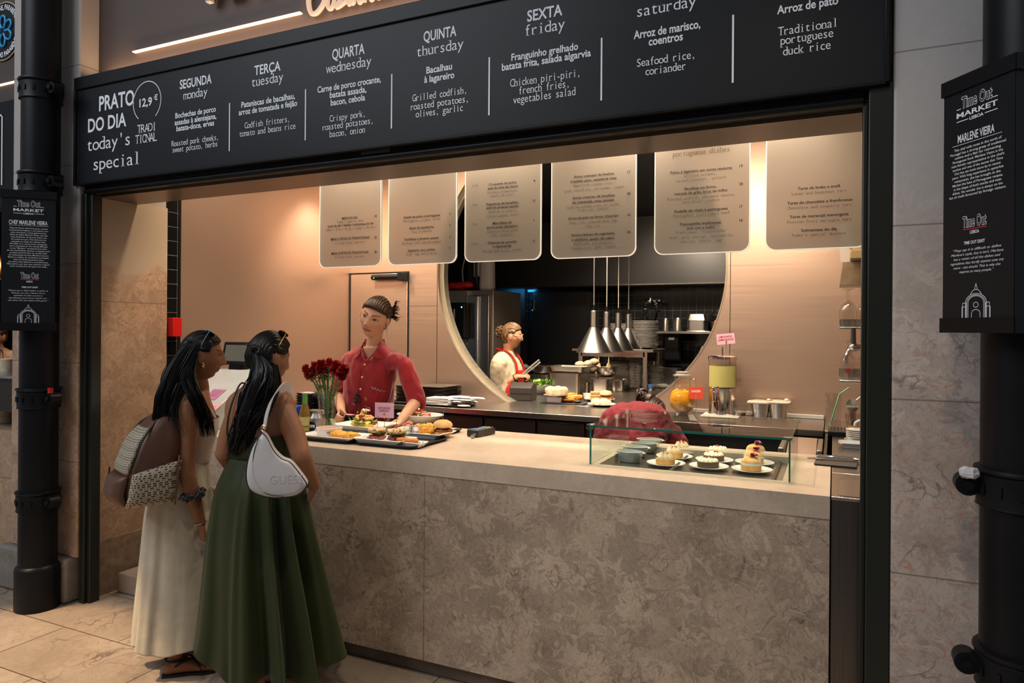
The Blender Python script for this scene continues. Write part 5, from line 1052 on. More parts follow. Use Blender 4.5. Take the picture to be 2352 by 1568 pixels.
b.limb([L1(.06, .03, 1.27), V3(sh), V3(sh)*.5+V3(el)*.5, el], [.052, .053, .042, .035]); b.limb([el, V3(el)*.55+V3(wr)*.45, wr], [.036, .033, .023])
b.hand(wr, nv(.12, .10, -1), nv(.3, .6, -.2), -1, .92, (.75, .8, .85, .9), .5)
sh = L1(-.15, .03, 1.265); el = L1(-.22, .03, .98); wr1 = L1(-.27, .08, .80); b.limb([L1(-.06, .03, 1.27), sh, el], [.05, .05, .035]); b.limb([el, wr1], [.035, .024]); b.hand(wr1, nv(.5, .6, -.6), -r1*-1, 1, .9)
an1 = [PY(372, 1523, 2.50), PY(405, 1548, 2.36)]
for i, q in enumerate(an1):
    g = V3((q.x, q.y, 0)); b.foot(g, nv(.72, .66, 0), .98); b.limb([L1((-.07, .07)[i], 0, .85), g+U*.45+f1*.02, g+U*.12, g+U*.05], [.075, .052, .033, .032])
skin_obj(b, 'body', W1, SK1, .0042, [(hc1, H1, 1.0)], (.22, .055, .045), (.015, .010, .009), gaze=(0, -.002))
CRM = mat('cream_jacquard', (.56, .50, .385), .55, 0, .3, sheen=.25, color2=(.50, .44, .33), noise_scale=16, bump=.5, bump_scale=28)
d = Body(); d.trunk([(L1(0, 0, 1.0), r1, f1, .126, .100), (L1(0, .01, 1.08), r1, f1, .130, .106), (L1(0, .022, 1.16), r1, f1, .142, .114), (L1(0, .03, 1.225), r1, f1, .150, .108)], sub=6)
B1 = cloth_obj(d, 'bodice', W1, CRM, .005, 2, cut=lambda co: co[:, 2] > 1.218, wr=.0025, seed=8)
m = MB(); aw = math.atan2(r1.y, r1.x); hz = lambda a, t: t**5*(.03*math.sin(a+2.2)+.016*math.sin(4*a))
cz = c1+f1*-.03
skirt(m, [(1.03, c1.x, c1.y, .126, .096, .01, aw), (.93, cz.x, cz.y, .150, .125, .03, aw), (.75, cz.x-.0, cz.y-.01, .165, .155, .05, aw), (.45, cz.x-.0, cz.y-.01, .175, .175, .085, aw), (.25, cz.x-.0, cz.y-.01, .185, .188, .105, aw), (.115, cz.x-.0, cz.y-.01, .192, .195, .115, aw)], 200, 10, 4.0, 6, hz, .85)
o = bw(m, 'skirt', CRM, W1, solid=.003)
m = MB()
for x in (-.075, .088): m.tube([L1(x, -.082, 1.21), L1(x, -.062, 1.28), L1(x*.95, .0, 1.338), L1(x, .06, 1.315), L1(x, .118, 1.22)], .0062, 6, sub=6)
o = bw(m, 'strap', mat('cream_strap', (.62, .57, .47), .5), B1)
m = MB(); hair_cap(m, hc1, H1, 1.0, .013, .064, .006, -.07, 40, .0015, 6.0)
TB = [PY(u, v, y) for u, v, y in ((440, 790, 2.36), (408, 850, 2.31), (388, 910, 2.27), (382, 960, 2.26), (380, 1010, 2.27), (384, 1045, 2.29))]
def ph1(a, c):
    st_ = V3(hc1)+H1 @ V3((.075*math.sin((a-.5)*2.4), -.01-.07*c, .072*math.cos((a-.5)*2.2)+.015)); w = [.03, .058, .060, .058, .055, .045]; q = c-.5
    P = [st_]+[T_+V3((.75, -.66, 0))*((a-.5)*1.25*w[i])+V3((.65, .76, 0))*(q*2*w[i]*.85) for i, T_ in enumerate(TB[:6 if random.random() > .3 else 5])]; return P
strands(m, 560, ph1, .0031, .005, 5, 4, .003, .6, .05)
F1 = [PY(u, v, y) for u, v, y in ((434, 812, 2.335), (433, 862, 2.31), (450, 912, 2.29), (470, 960, 2.33), (478, 1002, 2.36))]
strands(m, 90, lambda a, c: [F1[0]+V3((-.005*a, .06, .02))]+[q+V3((.65, .76, 0))*((a-.5)*.055)+V3((.75, -.66, 0))*((c-.5)*.03) for q in F1[1:]], .0026, .005, 5, 4, .002, .6, .1)
F3 = [PY(u, v, y) for u, v, y in ((436, 850, 2.30), (415, 900, 2.27), (402, 950, 2.245), (420, 1005, 2.235))]
strands(m, 16, lambda a, c: [q+V3((.65, .76, 0))*((a-.5)*.03) for q in F3], .0028, .004, 5, 5, .002, .6, .1)
o = bw(m, 'hair', HAIR, W1, angle=80)
m = MB(); p = V3(hc1)+H1 @ V3((.088, .004, -.042))
for k in range(7): a = 2*math.pi*k/7; m.ell((p.x+.008*math.cos(a)*.7, p.y, p.z+.010*math.sin(a)), (.0048, .004, .0048), 8, 6)
o = bw(m, 'earring', GOLD, W1); o['label'] = 'gold filigree earring'
m = MB(); p = PY(506, 838, 2.44); m.ell(V3(hc1)+H1 @ V3((.0165, .098, -.030)), (.0018,)*3, 6, 5); o = bw(m, 'nose_stud', GOLD, W1)
m = MB(); wrv = V3(wr); ax = nv(.1, .1, -1); bx_, by_, _ = basis(ax)
for k in range(1): m.tube([wrv+ax*-.0+(bx_*math.cos(t)+by_*math.sin(t))*.029 for t in [2*math.pi*i/20 for i in range(20)]], .0022, 6, closed=True)
o = bw(m, 'bangle', SILV, W1); o['label'] = 'thin silver bangle'
m = MB(); el = PY(428, 1085, 2.30); fa = (wrv-V3(el)).normalized(); sc_ = V3(el)*.56+wrv*.44; bx_, by_, _ = basis(fa); ring = []
for i in range(60): t = 2*math.pi*i/60; w = 1+.12*math.sin(11*t); ring.append(sc_+(bx_*math.cos(t)+by_*math.sin(t))*(.044*w)+fa*.006*math.sin(7*t))
m.tube(ring, [.0135*(1+.25*math.sin(13*2*math.pi*i/60)) for i in range(60)], 10, closed=True); o = bw(m, 'scrunchie', mat('black_satin', (.012, .012, .014), .3, sheen=.3), W1); o['label'] = 'black satin scrunchie on the forearm'
for i, q in enumerate(an1):
    m = MB(); fd = nv(.72, .66, 0); T_ = Matrix.Translation((q.x, q.y, 0)) @ Matrix.Rotation(math.atan2(fd.y, fd.x)-math.pi/2, 4, 'Z')
    m.M = T_; m.prism(out if False else [(-.03, -.06), (.03, -.06), (.036, 0), (.034, .06), (.05, .12), (.046, .17), (.0, .205), (-.046, .17), (-.05, .12), (-.034, .06), (-.036, 0)], .0, .012); m.M = None
    def S(x, y, z): return T_ @ V3((x, y, z))
    m.tube([S(-.046, .12, .012), S(-.02, .09, .060), S(.03, .05, .075), S(.045, .0, .055)], .0045, 6, sub=5); m.tube([S(.046, .12, .012), S(.02, .09, .060), S(-.03, .05, .075), S(-.045, .0, .055)], .0045, 6, sub=5)
    m.tube([S(.042*math.cos(t), -.004+.046*math.sin(t), .078) for t in [2*math.pi*k/20 for k in range(20)]], .006, 6, closed=True); o = bw(m, 'sandal', mat('black_leather', (.012, .011, .011), .4), W1)
sunglasses('sunglasses', 'dark sunglasses with pale blue temples on the hair of the woman in cream', V3(hc1)+H1 @ V3((0, .03, .122)), H1 @ Matrix.Rotation(R(62), 3, 'X'), mat('dark_lens', (.01, .01, .012), .08), mat('blue_temple', (.16, .35, .48), .3), 1.0)
# backpack
BRW = mat('brown_leather', (.11, .047, .026), .42, 0, .5, bump=.06, bump_scale=200)
def monogram():
    m_ = bpy.data.materials.new('monogram_canvas'); m_.use_nodes = True; nt = m_.node_tree; L = nt.links.new; b_ = nt.nodes['Principled BSDF']
    tc = N(nt, 'ShaderNodeTexCoord'); mp = N(nt, 'ShaderNodeMapping'); mp.inputs['Rotation'].default_value = (R(90), 0, R(0)); L(tc.outputs['Object'], mp.inputs[0])
    outs = []
    for sc, off, w, h in ((1.0, 0.5, .019, .0095), (1.0, .5, .0095, .019)):
        bk = N(nt, 'ShaderNodeTexBrick', Scale=sc); bk.offset = off; bk.inputs['Brick Width'].default_value = w; bk.inputs['Row Height'].default_value = h; bk.inputs['Mortar Size'].default_value = .0019
        bk.inputs['Color1'].default_value = (0, 0, 0, 1); bk.inputs['Color2'].default_value = (0, 0, 0, 1); bk.inputs['Mortar'].default_value = (1, 1, 1, 1); L(mp.outputs[0], bk.inputs['Vector']); outs.append(bk.outputs['Color'])
    mx = N(nt, 'ShaderNodeMix', data_type='RGBA', blend_type='LIGHTEN'); mx.inputs[0].default_value = 1; L(outs[0], mx.inputs[6]); L(outs[1], mx.inputs[7])
    mm = N(nt, 'ShaderNodeMix', data_type='RGBA'); L(mx.outputs[2], mm.inputs[0]); mm.inputs[6].default_value = (.05, .032, .02, 1); mm.inputs[7].default_value = (.46, .40, .29, 1); L(mm.outputs[2], b_.inputs['Base Color']); b_.inputs['Roughness'].default_value = .6
    return m_
MONO = monogram()
bp0 = PY(352, 1045, 2.24); bk_ = thing('backpack', 'brown leather backpack with monogram canvas pockets on the woman in cream', 'backpack', bp0)
nb = nv(-.40, -.92, 0); wb_ = nv(.92, -.40, 0); ub = (U*.985+nb*-.17).normalized()
def BK(x, y, z): return wb_*x+nb*y+ub*z
ST = ((-.222, .075, .06, -.05), (-.212, .120, .105, -.08), (-.15, .142, .135, -.10), (-.03, .143, .132, -.10), (.08, .132, .108, -.095), (.15, .112, .068, -.088), (.20, .082, .022, -.078), (.218, .04, -.02, -.06))
m = MB(); rs = []
for z, w, d0, d1 in ST:
    ring = []
    for j in range(48):
        a = 2*math.pi*j/48; ca, sa = math.cos(a), math.sin(a); k = (abs(ca)**4+abs(sa)**4)**(-1/4); dep = (d0-d1)/2
        ring.append(BK(w*ca*k*(1+.03*math.sin(z*34+sa*3)), (d0+d1)/2+dep*sa*k, z))
    rs.append(ring)
m.rings(rs); m.build('bag_body', BRW, bk_, angle=70, sub=1)
def prof(z, i):
    for q0, q1 in zip(ST, ST[1:]):
        if q0[0] <= z <= q1[0]: k = (z-q0[0])/(q1[0]-q0[0]); return q0[i]+(q1[i]-q0[i])*k
    return ST[-1][i]
def gridm(fn, nu=16, nv_=16): 
    mm = MB(); mm.add([fn(i/nu, j/nv_) for i in range(nu+1) for j in range(nv_+1)], [(i*(nv_+1)+j, (i+1)*(nv_+1)+j, (i+1)*(nv_+1)+j+1, i*(nv_+1)+j+1) for i in range(nu) for j in range(nv_)]); return mm
def edge_(a, b_): return (1-(abs(a-.5)*2)**6)*(1-(abs(b_-.5)*2)**6)
gridm(lambda a, b_: BK((prof(-.20+.17*b_, 1)*1.0+.020*edge_(a, b_)), -.085+.195*a, -.205+(.15+.045*(1-a))*b_)).build('side_pocket', MONO, bk_, solid=.006)
gridm(lambda a, b_: BK((-.115+.23*a)*(1-.25*b_**3), prof(-.06+.20*b_, 2)+.008*edge_(a, b_)-.012*abs(a*2-1)**4, -.06+.20*b_)).build('front_panel', MONO, bk_, solid=.005)
gridm(lambda a, b_: BK(-.118+.236*a, prof(-.205+.14*b_, 2)+.030*edge_(a, b_)-.012*abs(a*2-1)**4, -.205+.14*b_)).build('front_pocket', BRW, bk_, solid=.006)
m = MB(); m.tube([BK(.02, -.07, .205), BK(.0, -.06, .245), BK(-.03, -.03, .262), BK(-.055, .0, .245), BK(-.06, .01, .20)], .011, 8, sub=5); m.build('grab_handle', BRW, bk_)
m = MB(); m.tube([BK(prof(z, 1)*1.0*sx, prof(z, 2)-.012, z) for sx, z in ((.93, -.05), (.97, .02), (.95, .08), (.9, .13), (.7, .175), (0, .190), (-.7, .175), (-.9, .13), (-.97, .02))], .0045, 6, sub=6); m.build('zip', mat('dark_zip', (.02, .012, .008), .4), bk_)
m = MB(); p = PY(252, 1072, 2.2)-bp0; m.tube([p, p+V3((-.004, 0, -.02)), p+V3((-.012, 0, -.055))], [.004, .004, .006], 6); m.build('zip_pull', mat('dark_zip', (.02, .012, .008), .4), bk_)
m = MB(); m.add([BK(.03, .163, -.125), BK(.07, .160, -.125), BK(.07, .160, -.105), BK(.03, .163, -.105)], [(0, 1, 2, 3)]); m.build('metal_badge', GOLD, bk_, solid=.004)
def ribbon(mb, pts, hw, side, th=.003):
    S_, _ = smooth_path([V3(p) for p in pts], [0]*len(pts), 6); rs = []
    for i, p in enumerate(S_):
        d_ = (S_[min(i+1, len(S_)-1)]-S_[max(i-1, 0)]).normalized(); w_ = d_.cross(V3(side)).normalized(); t_ = d_.cross(w_); rs.append([p+w_*hw+t_*th, p-w_*hw+t_*th, p-w_*hw-t_*th, p+w_*hw-t_*th])
    mb.rings(rs)
m = MB(); ribbon(m, [PY(405, 985, 2.32)-bp0, PY(400, 940, 2.33)-bp0, PY(418, 912, 2.37)-bp0, PY(440, 930, 2.47)-bp0, PY(446, 1000, 2.50)-bp0, PY(430, 1060, 2.42)-bp0, PY(405, 1095, 2.30)-bp0], .016, (.7, -.7, .1)); m.build('shoulder_strap', BRW, bk_)
m = MB(); ribbon(m, [PY(398, 1098, 2.25)-bp0, PY(408, 1072, 2.24)-bp0, PY(412, 1048, 2.26)-bp0], .014, (-.7, -.7, .1)); ribbon(m, [PY(410, 1060, 2.23)-bp0, PY(406, 1110, 2.215)-bp0, PY(402, 1157, 2.21)-bp0], .0145, (-.7, -.7, .1)); m.build('hanging_strap', BRW, bk_)
# ================================================================ server in the red shirt, leaning on the counter
SK3 = (.56, .315, .20)
W3 = thing('person', 'server in a red shirt with rolled sleeves leaning on the counter', 'person', (-2.83, 4.0, .12))
f3 = nv(.22, -.97, 0); r3 = V3((-f3.y, f3.x, 0)); r3 = f3.cross(U).normalized()     # her own right, towards picture left
nk = PY(858, 796, 3.86); wa = PY(836, 985, 3.98)
b = Body()
def mid(t): return V3(nk)*(1-t)+V3(wa)*t
b.trunk([(V3(wa)-U*.28, r3, f3, .165, .12), (V3(wa)-U*.12, r3, f3, .165, .12), (mid(.9), r3, f3, .135, .095), (mid(.6), r3, f3, .145, .105), (mid(.30), r3, f3, .155, .100), (mid(.12), r3, f3, .135, .072), (mid(.0), r3, f3, .075, .058)])
hc3 = PY(861, 729, 3.80); hf3 = nv(.24, -.96, -.17); H3 = frame(hf3, (.34, .16, 1))
b.limb([mid(.14), mid(0)+U*.02-f3*.01, V3(hc3)-U*.05-f3*.03], [.070, .054, .050]); b.head(hc3, H3, 1.18, .92, .80)
shL = PY(925, 830, 3.88); elL = PY(957, 920, 3.90); wrL = PY(920, 966, 3.68)
shR = PY(807, 820, 3.88); elR = PY(777, 905, 3.92); wrR = PY(785, 945, 3.70)
for sh, el, wr in ((shL, elL, wrL), (shR, elR, wrR)):
    b.limb([mid(.17)*.6+V3(sh)*.4, V3(sh)-U*.018, V3(sh)*.5+V3(el)*.5, el], [.036, .044, .042, .036]); b.limb([el, V3(el)*.55+V3(wr)*.45, wr], [.040, .037, .026])
b.hand(V3(wrL), nv(-.15, -.9, -.28), nv(0, .2, -1), -1, .95, (.15, .15, .2, .2), .1, .2)
b.hand(V3(wrR)-U*.0, nv(.2, -.8, -.4), nv(.8, .1, -.4), 1, .95, (1.2, 1.25, 1.3, 1.3), .8)
for s_ in (-1, 1): p = V3(wa)+r3*(s_*.09); b.limb([p-U*.2, V3((p.x, p.y, .5)), V3((p.x, p.y, .2))], [.09, .058, .04]); b.foot((p.x, p.y, 0), f3); 
b.v = [(x, y, z+.12) if z < .11 else (x, y, z) for x, y, z in b.v]
skin_obj(b, 'body', W3, SK3, .0038, [(hc3, H3, 1.18)], (.42, .14, .11), (.045, .025, .016), gaze=(.0025, 0), iris=(.05, .025, .012))
RED = mat('red_corduroy', (.30, .010, .018), .62, 0, .25, sheen=.35, noise_amt=.22, noise_scale=5, bump=.25, bump_scale=90)
d = Body()
d.trunk([(V3(wa)-U*.2, r3, f3, .192, .145), (V3(wa)-U*.02, r3, f3, .185, .14), (mid(.75), r3, f3, .178, .130), (mid(.5), r3, f3, .176, .128), (mid(.28), r3, f3, .182, .120), (mid(.15), r3, f3, .182, .100), (mid(.07), r3, f3, .150, .084), (mid(-.01), r3, f3, .086, .068)])
for sh, el, q in ((shL, elL, .97), (shR, elR, .95)):
    d.limb([mid(.17)*.55+V3(sh)*.45, V3(sh)+U*-.016, V3(sh)*.5+V3(el)*.5, V3(el)*1.0+U*.012], [.05, .060, .060, .060], 20)
cuts = []
def cutf(co):
    q = co-np.array(nk, 'f'); x = q @ np.array(r3, 'f'); y = q @ np.array(f3, 'f'); z = q[:, 2]
    return ((y > -.02) & (z > -.085) & (np.abs(x+.004) < .006+.055*np.clip((z+.085)/.085, 0, 1.2)) & (z < .2)) | ((z > -.008) & (np.abs(x) < .078))
S3 = cloth_obj(d, 'shirt', W3, RED, .0055, 3, cutf, .011, 2.0, (15, 15, 6.5), solid=.003)
# shirt details
def on3(x, z, dy=0.0):   # a point on the shirt front, x along her right, z below the neck
    t = -z/(nk.z-wa.z); c = mid(t); a = [(.02, .092, .070), (.11, .162, .092), (.28, .182, .120), (.5, .176, .128), (.75, .178, .130), (1.2, .19, .143)]
    for (t0, w0, d0), (t1, w1, d1) in zip(a, a[1:]):
        if t0 <= t <= t1: k = (t-t0)/(t1-t0); w, dd = w0+(w1-w0)*k, d0+(d1-d0)*k; break
    else: w, dd = .17, .10
    return c+r3*x+f3*(dd*(max(.0, 1-abs(x/w)**2.3))**(1/2.3)+dy)
m = MB()
for sd in (-1, 1):   # collar leaves
    A = [mid(0)+r3*(sd*.058)+f3*(-.03)+U*.055, mid(0)+r3*(sd*.064)+f3*.045+U*.030, on3(sd*.034, -.062, .022), on3(sd*.098, -.095, .018), mid(0)+r3*(sd*.112)+f3*.040+U*-.035, mid(0)+r3*(sd*.082)+f3*(-.045)+U*.010]
    m.add(A, [(0, 1, 4, 5), (1, 2, 3, 4)] if sd > 0 else [(5, 4, 1, 0), (4, 3, 2, 1)])
bk_pts = [mid(0)+r3*(.072*math.cos(t))+f3*(-.01-.062*math.sin(t))+U*.028 for t in [math.pi*i/14 for i in range(15)]]
m.add([p+U*.026 for p in bk_pts]+[p-U*.03 for p in bk_pts], [(i, i+1, 16+i, 15+i) for i in range(14)])
o = bw(m, 'collar', RED, S3, solid=.005, sub=2)
m = MB()
for sh, el, wr in ((shL, elL, wrL), (shR, elR, wrR)):
    dv = (V3(wr)-V3(el)).normalized(); x_, y_, _ = basis(dv); c = V3(el)+dv*.012
    for k in range(2): m.tube([c+dv*(.014*k-.01)+(x_*math.cos(t)+y_*math.sin(t))*(.058+.004*math.sin(5*t+k*2)) for t in [2*math.pi*i/30 for i in range(30)]], .012, 8, closed=True)
o = bw(m, 'rolled_cuff', RED, S3)
m = MB(); m.tube([mid(0)+r3*.058+f3*.035, on3(.030, -.050, .004), on3(-.004, -.092, .003), on3(-.038, -.050, .004), mid(0)-r3*.062+f3*.035], .0065, 8, sub=6); bw(m, 'neckline_edge', RED, S3)
m = MB()
for z in (-.115, -.20, -.28, -.36, -.44): p = on3(.0, z, .006); m.cyl(p, p+f3*.004, .0065, n=12)
o = bw(m, 'button', mat('cream_button', (.65, .55, .38), .4), S3)
m = MB(); m.tube([on3(.016, z, .0045) for z in (-.15, -.25, -.35, -.45, -.52)], .0014, 5, sub=4); m.tube([on3(-.016, z, .0045) for z in (-.15, -.25, -.35, -.45, -.52)], .0014, 5, sub=4); o = bw(m, 'placket_stitch', mat('dark_red_thread', (.18, .006, .01), .7), S3)
def squig(x, z, n, w, h, col, name, ph=0):
    mm = MB(); mm.tube([on3(x-w*i/n, z+h*math.sin(i*1.9+ph)-w*.35*i/n, .0055) for i in range(n+1)], .0013, 4, sub=3); o = bw(mm, 'embroidery', mat(name, col, .7), S3); o['label'] = 'embroidered motif on the shirt'
squig(.13, -.11, 8, .06, .006, (.55, .25, .05), 'orange_thread'); squig(-.07, -.27, 14, .085, .007, (.60, .50, .48), 'white_thread'); squig(.10, -.30, 9, .03, .012, (.10, .06, .22), 'violet_thread'); squig(-.02, -.21, 8, .025, .010, (.12, .08, .28), 'violet_thread'); squig(.055, -.38, 8, .03, .010, (.45, .32, .30), 'pink_thread'); squig(-.115, -.155, 8, .02, .010, (.04, .02, .02), 'black_thread'); squig(-.045, -.40, 6, .04, .003, (.55, .48, .48), 'white_thread'); squig(-.035, -.345, 9, .018, .012, (.5, .3, .1), 'orange_thread')
m = MB(); cp = on3(.012, -.345, .012)      # dark bead clip
for k in range(26): m.ell(cp+r3*random.uniform(-.017, .017)+U*random.uniform(-.035, .035)+f3*random.uniform(0, .012), (.0062,)*3, 8, 6)
o = bw(m, 'bead_brooch', mat('jet_beads', (.015, .012, .010), .15), S3); o['label'] = 'dark beaded brooch'
m = MB(); hair_cap(m, hc3, H3, 1.18, .011, .058, -.004, -.07, 46, .0020, 2.0, .004)
bun = V3(hc3)+H3 @ V3((-.060, -.092, .044))
strands(m, 46, lambda a, c: [bun+V3((random.gauss(0, .012), random.gauss(0, .012), random.gauss(0, .014))), bun+V3((.02+.025*a, .0, (c-.5)*.09)), bun+V3((.045+.030*a, -.01, (c-.45)*.13)), bun+V3((.065+.030*a, -.02, (c-.55)*.14+.012))], .0030, .008, 4)
m.ell(bun, (.034, .034, .040), 14, 10, None, .4, 2.0, 5)
for k in range(8): sx = random.choice((-1, 1)); p = V3(hc3)+H3 @ V3((sx*.078, random.uniform(-.02, .012), .02)); m.tube([p, p+V3((sx*-.006, -.008, -.05)), p+V3((sx*-.012, 0, -.10+random.uniform(-.03, .03)))], [.0014, .0012, .0004], 4, sub=3)
o = bw(m, 'hair', HAIRB, W3, angle=80)
for sd, r_ in ((-1, .014), (1, .010)):
    m = MB(); p = V3(hc3)+H3 @ V3((sd*.094, -.002, -.056)); m.tube([p+H3 @ V3((0, r_*math.cos(t), r_*math.sin(t))) for t in [2*math.pi*i/20 for i in range(20)]], .0010, 5, closed=True); o = bw(m, 'hoop_earring', SILV, W3)
pen = thing('pen', 'dark pen held upright in the server\'s fist', 'pen', V3(wrR)+V3((0, -.06, -.02))); MB().tube([(-.01, .0, .02), (-.012, 0, .05), (-.018, 0, .105), (-.019, 0, .115)], [.004, .0048, .0045, .002], 8).build('pen_body', BLK, pen)
# ================================================================ cook with tongs in the hatch
SK4 = (.50, .255, .15)
W4 = thing('person', 'cook with glasses, beige shirt and red apron holding tongs behind the hatch', 'person', (-2.95, 6.25, .12))
f4 = nv(.95, .06, 0); r4 = f4.cross(U).normalized(); c4 = PY(1163, 870, 6.25); c4 = V3((c4.x, 6.25, 0))
def L4(x, y, z): return c4+r4*x+f4*y+U*z
b = Body(); b.trunk([(L4(0, 0, .85), r4, f4, .18, .14), (L4(0, 0, 1.05), r4, f4, .17, .14), (L4(0, .01, 1.2), r4, f4, .165, .13), (L4(0, 0, 1.34), r4, f4, .165, .11), (L4(0, -.01, 1.40), r4, f4, .13, .08), (L4(0, 0, 1.44), r4, f4, .07, .06)])
hc4 = PY(1175, 772, 6.25); hf4 = nv(.88, .36, -.08); H4 = frame(hf4)
b.limb([L4(0, 0, 1.40), L4(0, .02, 1.46), V3(hc4)-U*.07-hf4*.03], [.066, .054, .054]); b.head(hc4, H4, 1.06, 1.0, .8)
shr = L4(.17, -.01, 1.33); elr = PY(1143, 888, 6.10); wrr = PY(1190, 865, 6.14); b.limb([L4(.08, 0, 1.35), shr, elr], [.06, .06, .046]); b.limb([elr, V3(elr)*.5+V3(wrr)*.5, wrr], [.046, .040, .028]); b.hand(wrr, nv(.9, .1, .15), nv(.1, .3, -.8), 1, 1.0, (1.0, 1.05, 1.1, 1.1), .7)
shl = L4(-.17, 0, 1.33); ell_ = PY(1190, 850, 6.50); wll = PY(1206, 845, 6.45); b.limb([L4(-.08, 0, 1.35), shl, ell_], [.06, .058, .045]); b.limb([ell_, wll], [.042, .032])
for s_ in (-1, 1): p = L4(s_*.09, 0, 0); b.limb([p+U*.9, p+U*.5, p+U*.2], [.10, .07, .05]); b.foot((p.x, p.y, 0), f4)
b.v = [(x, y, z+.12) if z < .11 else (x, y, z) for x, y, z in b.v]
def tattoo(co, col):
    p = np.array(PY(1164, 787, 6.2), 'f'); d_ = np.linalg.norm(co-p, axis=1); m_ = ((d_ > .030) & (d_ < .0)); col[m_, :3] = .05
skin_obj(b, 'body', W4, SK4, .0050, [(hc4, H4, 1.06)], (.35, .12, .10), (.04, .025, .018), seyes=True)
BEI = mat('beige_shirt', (.48, .40, .28), .7, 0, .2, sheen=.2, noise_amt=.12, noise_scale=6)
d = Body(); d.trunk([(L4(0, 0, .95), r4, f4, .20, .16), (L4(0, 0, 1.1), r4, f4, .19, .16), (L4(0, .01, 1.22), r4, f4, .185, .15), (L4(0, 0, 1.34), r4, f4, .182, .128), (L4(0, -.01, 1.41), r4, f4, .145, .095), (L4(0, 0, 1.455), r4, f4, .078, .068)])
d.limb([L4(.09, 0, 1.34), shr, V3(shr)*.35+V3(elr)*.65, V3(elr)*.95+V3(wrr)*.05], [.07, .082, .078, .068]); d.limb([L4(-.09, 0, 1.34), shl, ell_], [.07, .075, .062])
cloth_obj(d, 'shirt', W4, BEI, .0065, 3, None, .010, 5.0, (15, 15, 7))
APR = mat('red_apron', (.46, .018, .012), .6, 0, .3)
m = MB(); g = []; n = 14
for i in range(n+1):
    for j in range(n+1):
        t = -.62+1.24*i/n; z = .70+.57*j/n; hw = 1.0 if z < 1.1 else 1.0-(z-1.1)/.17*.55; g.append(L4(.205*math.sin(t*1.9*hw), .168*math.cos(t*1.9*hw)+.004, z))
m.add(g, [(i*(n+1)+j, (i+1)*(n+1)+j, (i+1)*(n+1)+j+1, i*(n+1)+j+1) for i in range(n) for j in range(n)])
A4 = bw(m, 'apron', APR, W4, solid=.004)
m = MB(); 
for sd in (-1, 1): ribbon(m, [L4(sd*.10, .155, 1.26), L4(sd*.085, .125, 1.36), L4(sd*.078, .05, 1.445), L4(sd*.055, -.075, 1.47), L4(0, -.098, 1.462)], .018, tuple(f4+U*.8), .003)
o = bw(m, 'apron_strap', APR, A4)
m = MB(); hair_cap(m, hc4, H4, 1.06, .014, .062, .004, -.07, 40, .0030, 9.0)
bb = V3(hc4)+H4 @ V3((.0, -.105, .020)); HC = mat('bronde_hair', (.20, .10, .035), .4, 0, .5, color2=(.035, .022, .014), noise_scale=60)
for k in range(70):
    a, c_, r_ = random.uniform(0, 6.28), random.uniform(-1, 1), .048; p = bb+V3((math.cos(a)*r_*math.sqrt(1-c_*c_), math.sin(a)*r_*math.sqrt(1-c_*c_), c_*.06)); q = V3((random.gauss(0, 1), random.gauss(0, 1), random.gauss(0, 1))).normalized()
    x_, y_, _ = basis(q); m.tube([p+(x_*math.cos(t)+y_*math.sin(t))*.015+q*.004*t for t in [4.6*i/8 for i in range(9)]], .0045, 5)
o = bw(m, 'hair', HC, W4, angle=80)
m = MB()
for sx in (-1, 1): m.tube([V3(hc4)+H4 @ V3((sx*.034+.027*math.cos(t), .112-.012*abs(math.cos(t)), .006+.020*math.sin(t))) for t in [2*math.pi*i/20 for i in range(20)]], .0032, 6, closed=True); m.tube([V3(hc4)+H4 @ V3((sx*.062, .10, .012)), V3(hc4)+H4 @ V3((sx*.084, .0, .012))], .003, 6)
o = bw(m, 'glasses', mat('pink_frame', (.62, .34, .28), .4), W4); o['label'] = 'pale pink spectacle frames'
m = MB(); m.ell(wll, (.05, .05, .042), 12, 9, None, .2, 2, 1); m.limb if 0 else None
for k in range(4): m.tube([V3(wll)+V3((.02, (k-1.5)*.018, 0)), V3(wll)+V3((.065, (k-1.5)*.020, .005)), V3(wll)+V3((.085, (k-1.5)*.02, -.02))], [.013, .012, .009], 8, sub=3)
o = bw(m, 'oven_glove', mat('dark_glove', (.03, .028, .026), .6), W4); o['label'] = 'dark glove on the far hand'
m = MB(); x_, y_, _ = basis(V3(wrr)-V3(elr)); m.tube([V3(wrr)*.85+V3(elr)*.15+(x_*math.cos(t)+y_*math.sin(t))*.034 for t in [2*math.pi*i/18 for i in range(18)]], .006, 6, closed=True); o = bw(m, 'bracelet', BLK, W4)
p = V3(wrr)+V3((.06, 0, .0)); tg = thing('tongs', 'long steel tongs held by the cook', 'tongs', p); e1, e2 = PY(1238, 826, 6.1)-p, PY(1241, 831, 6.14)-p; s0 = PY(1186, 872, 6.14)-p
for e_, off in ((e1, -.006), (e2, .006)): m = MB(); ribbon(m, [s0, s0*.45+e_*.55+V3((0, 0, -off)), e_], .007, (0, 1, 0), .0016); m.build('tong_arm', mat('bright_steel', (.7, .7, .68), .4, .5), tg)
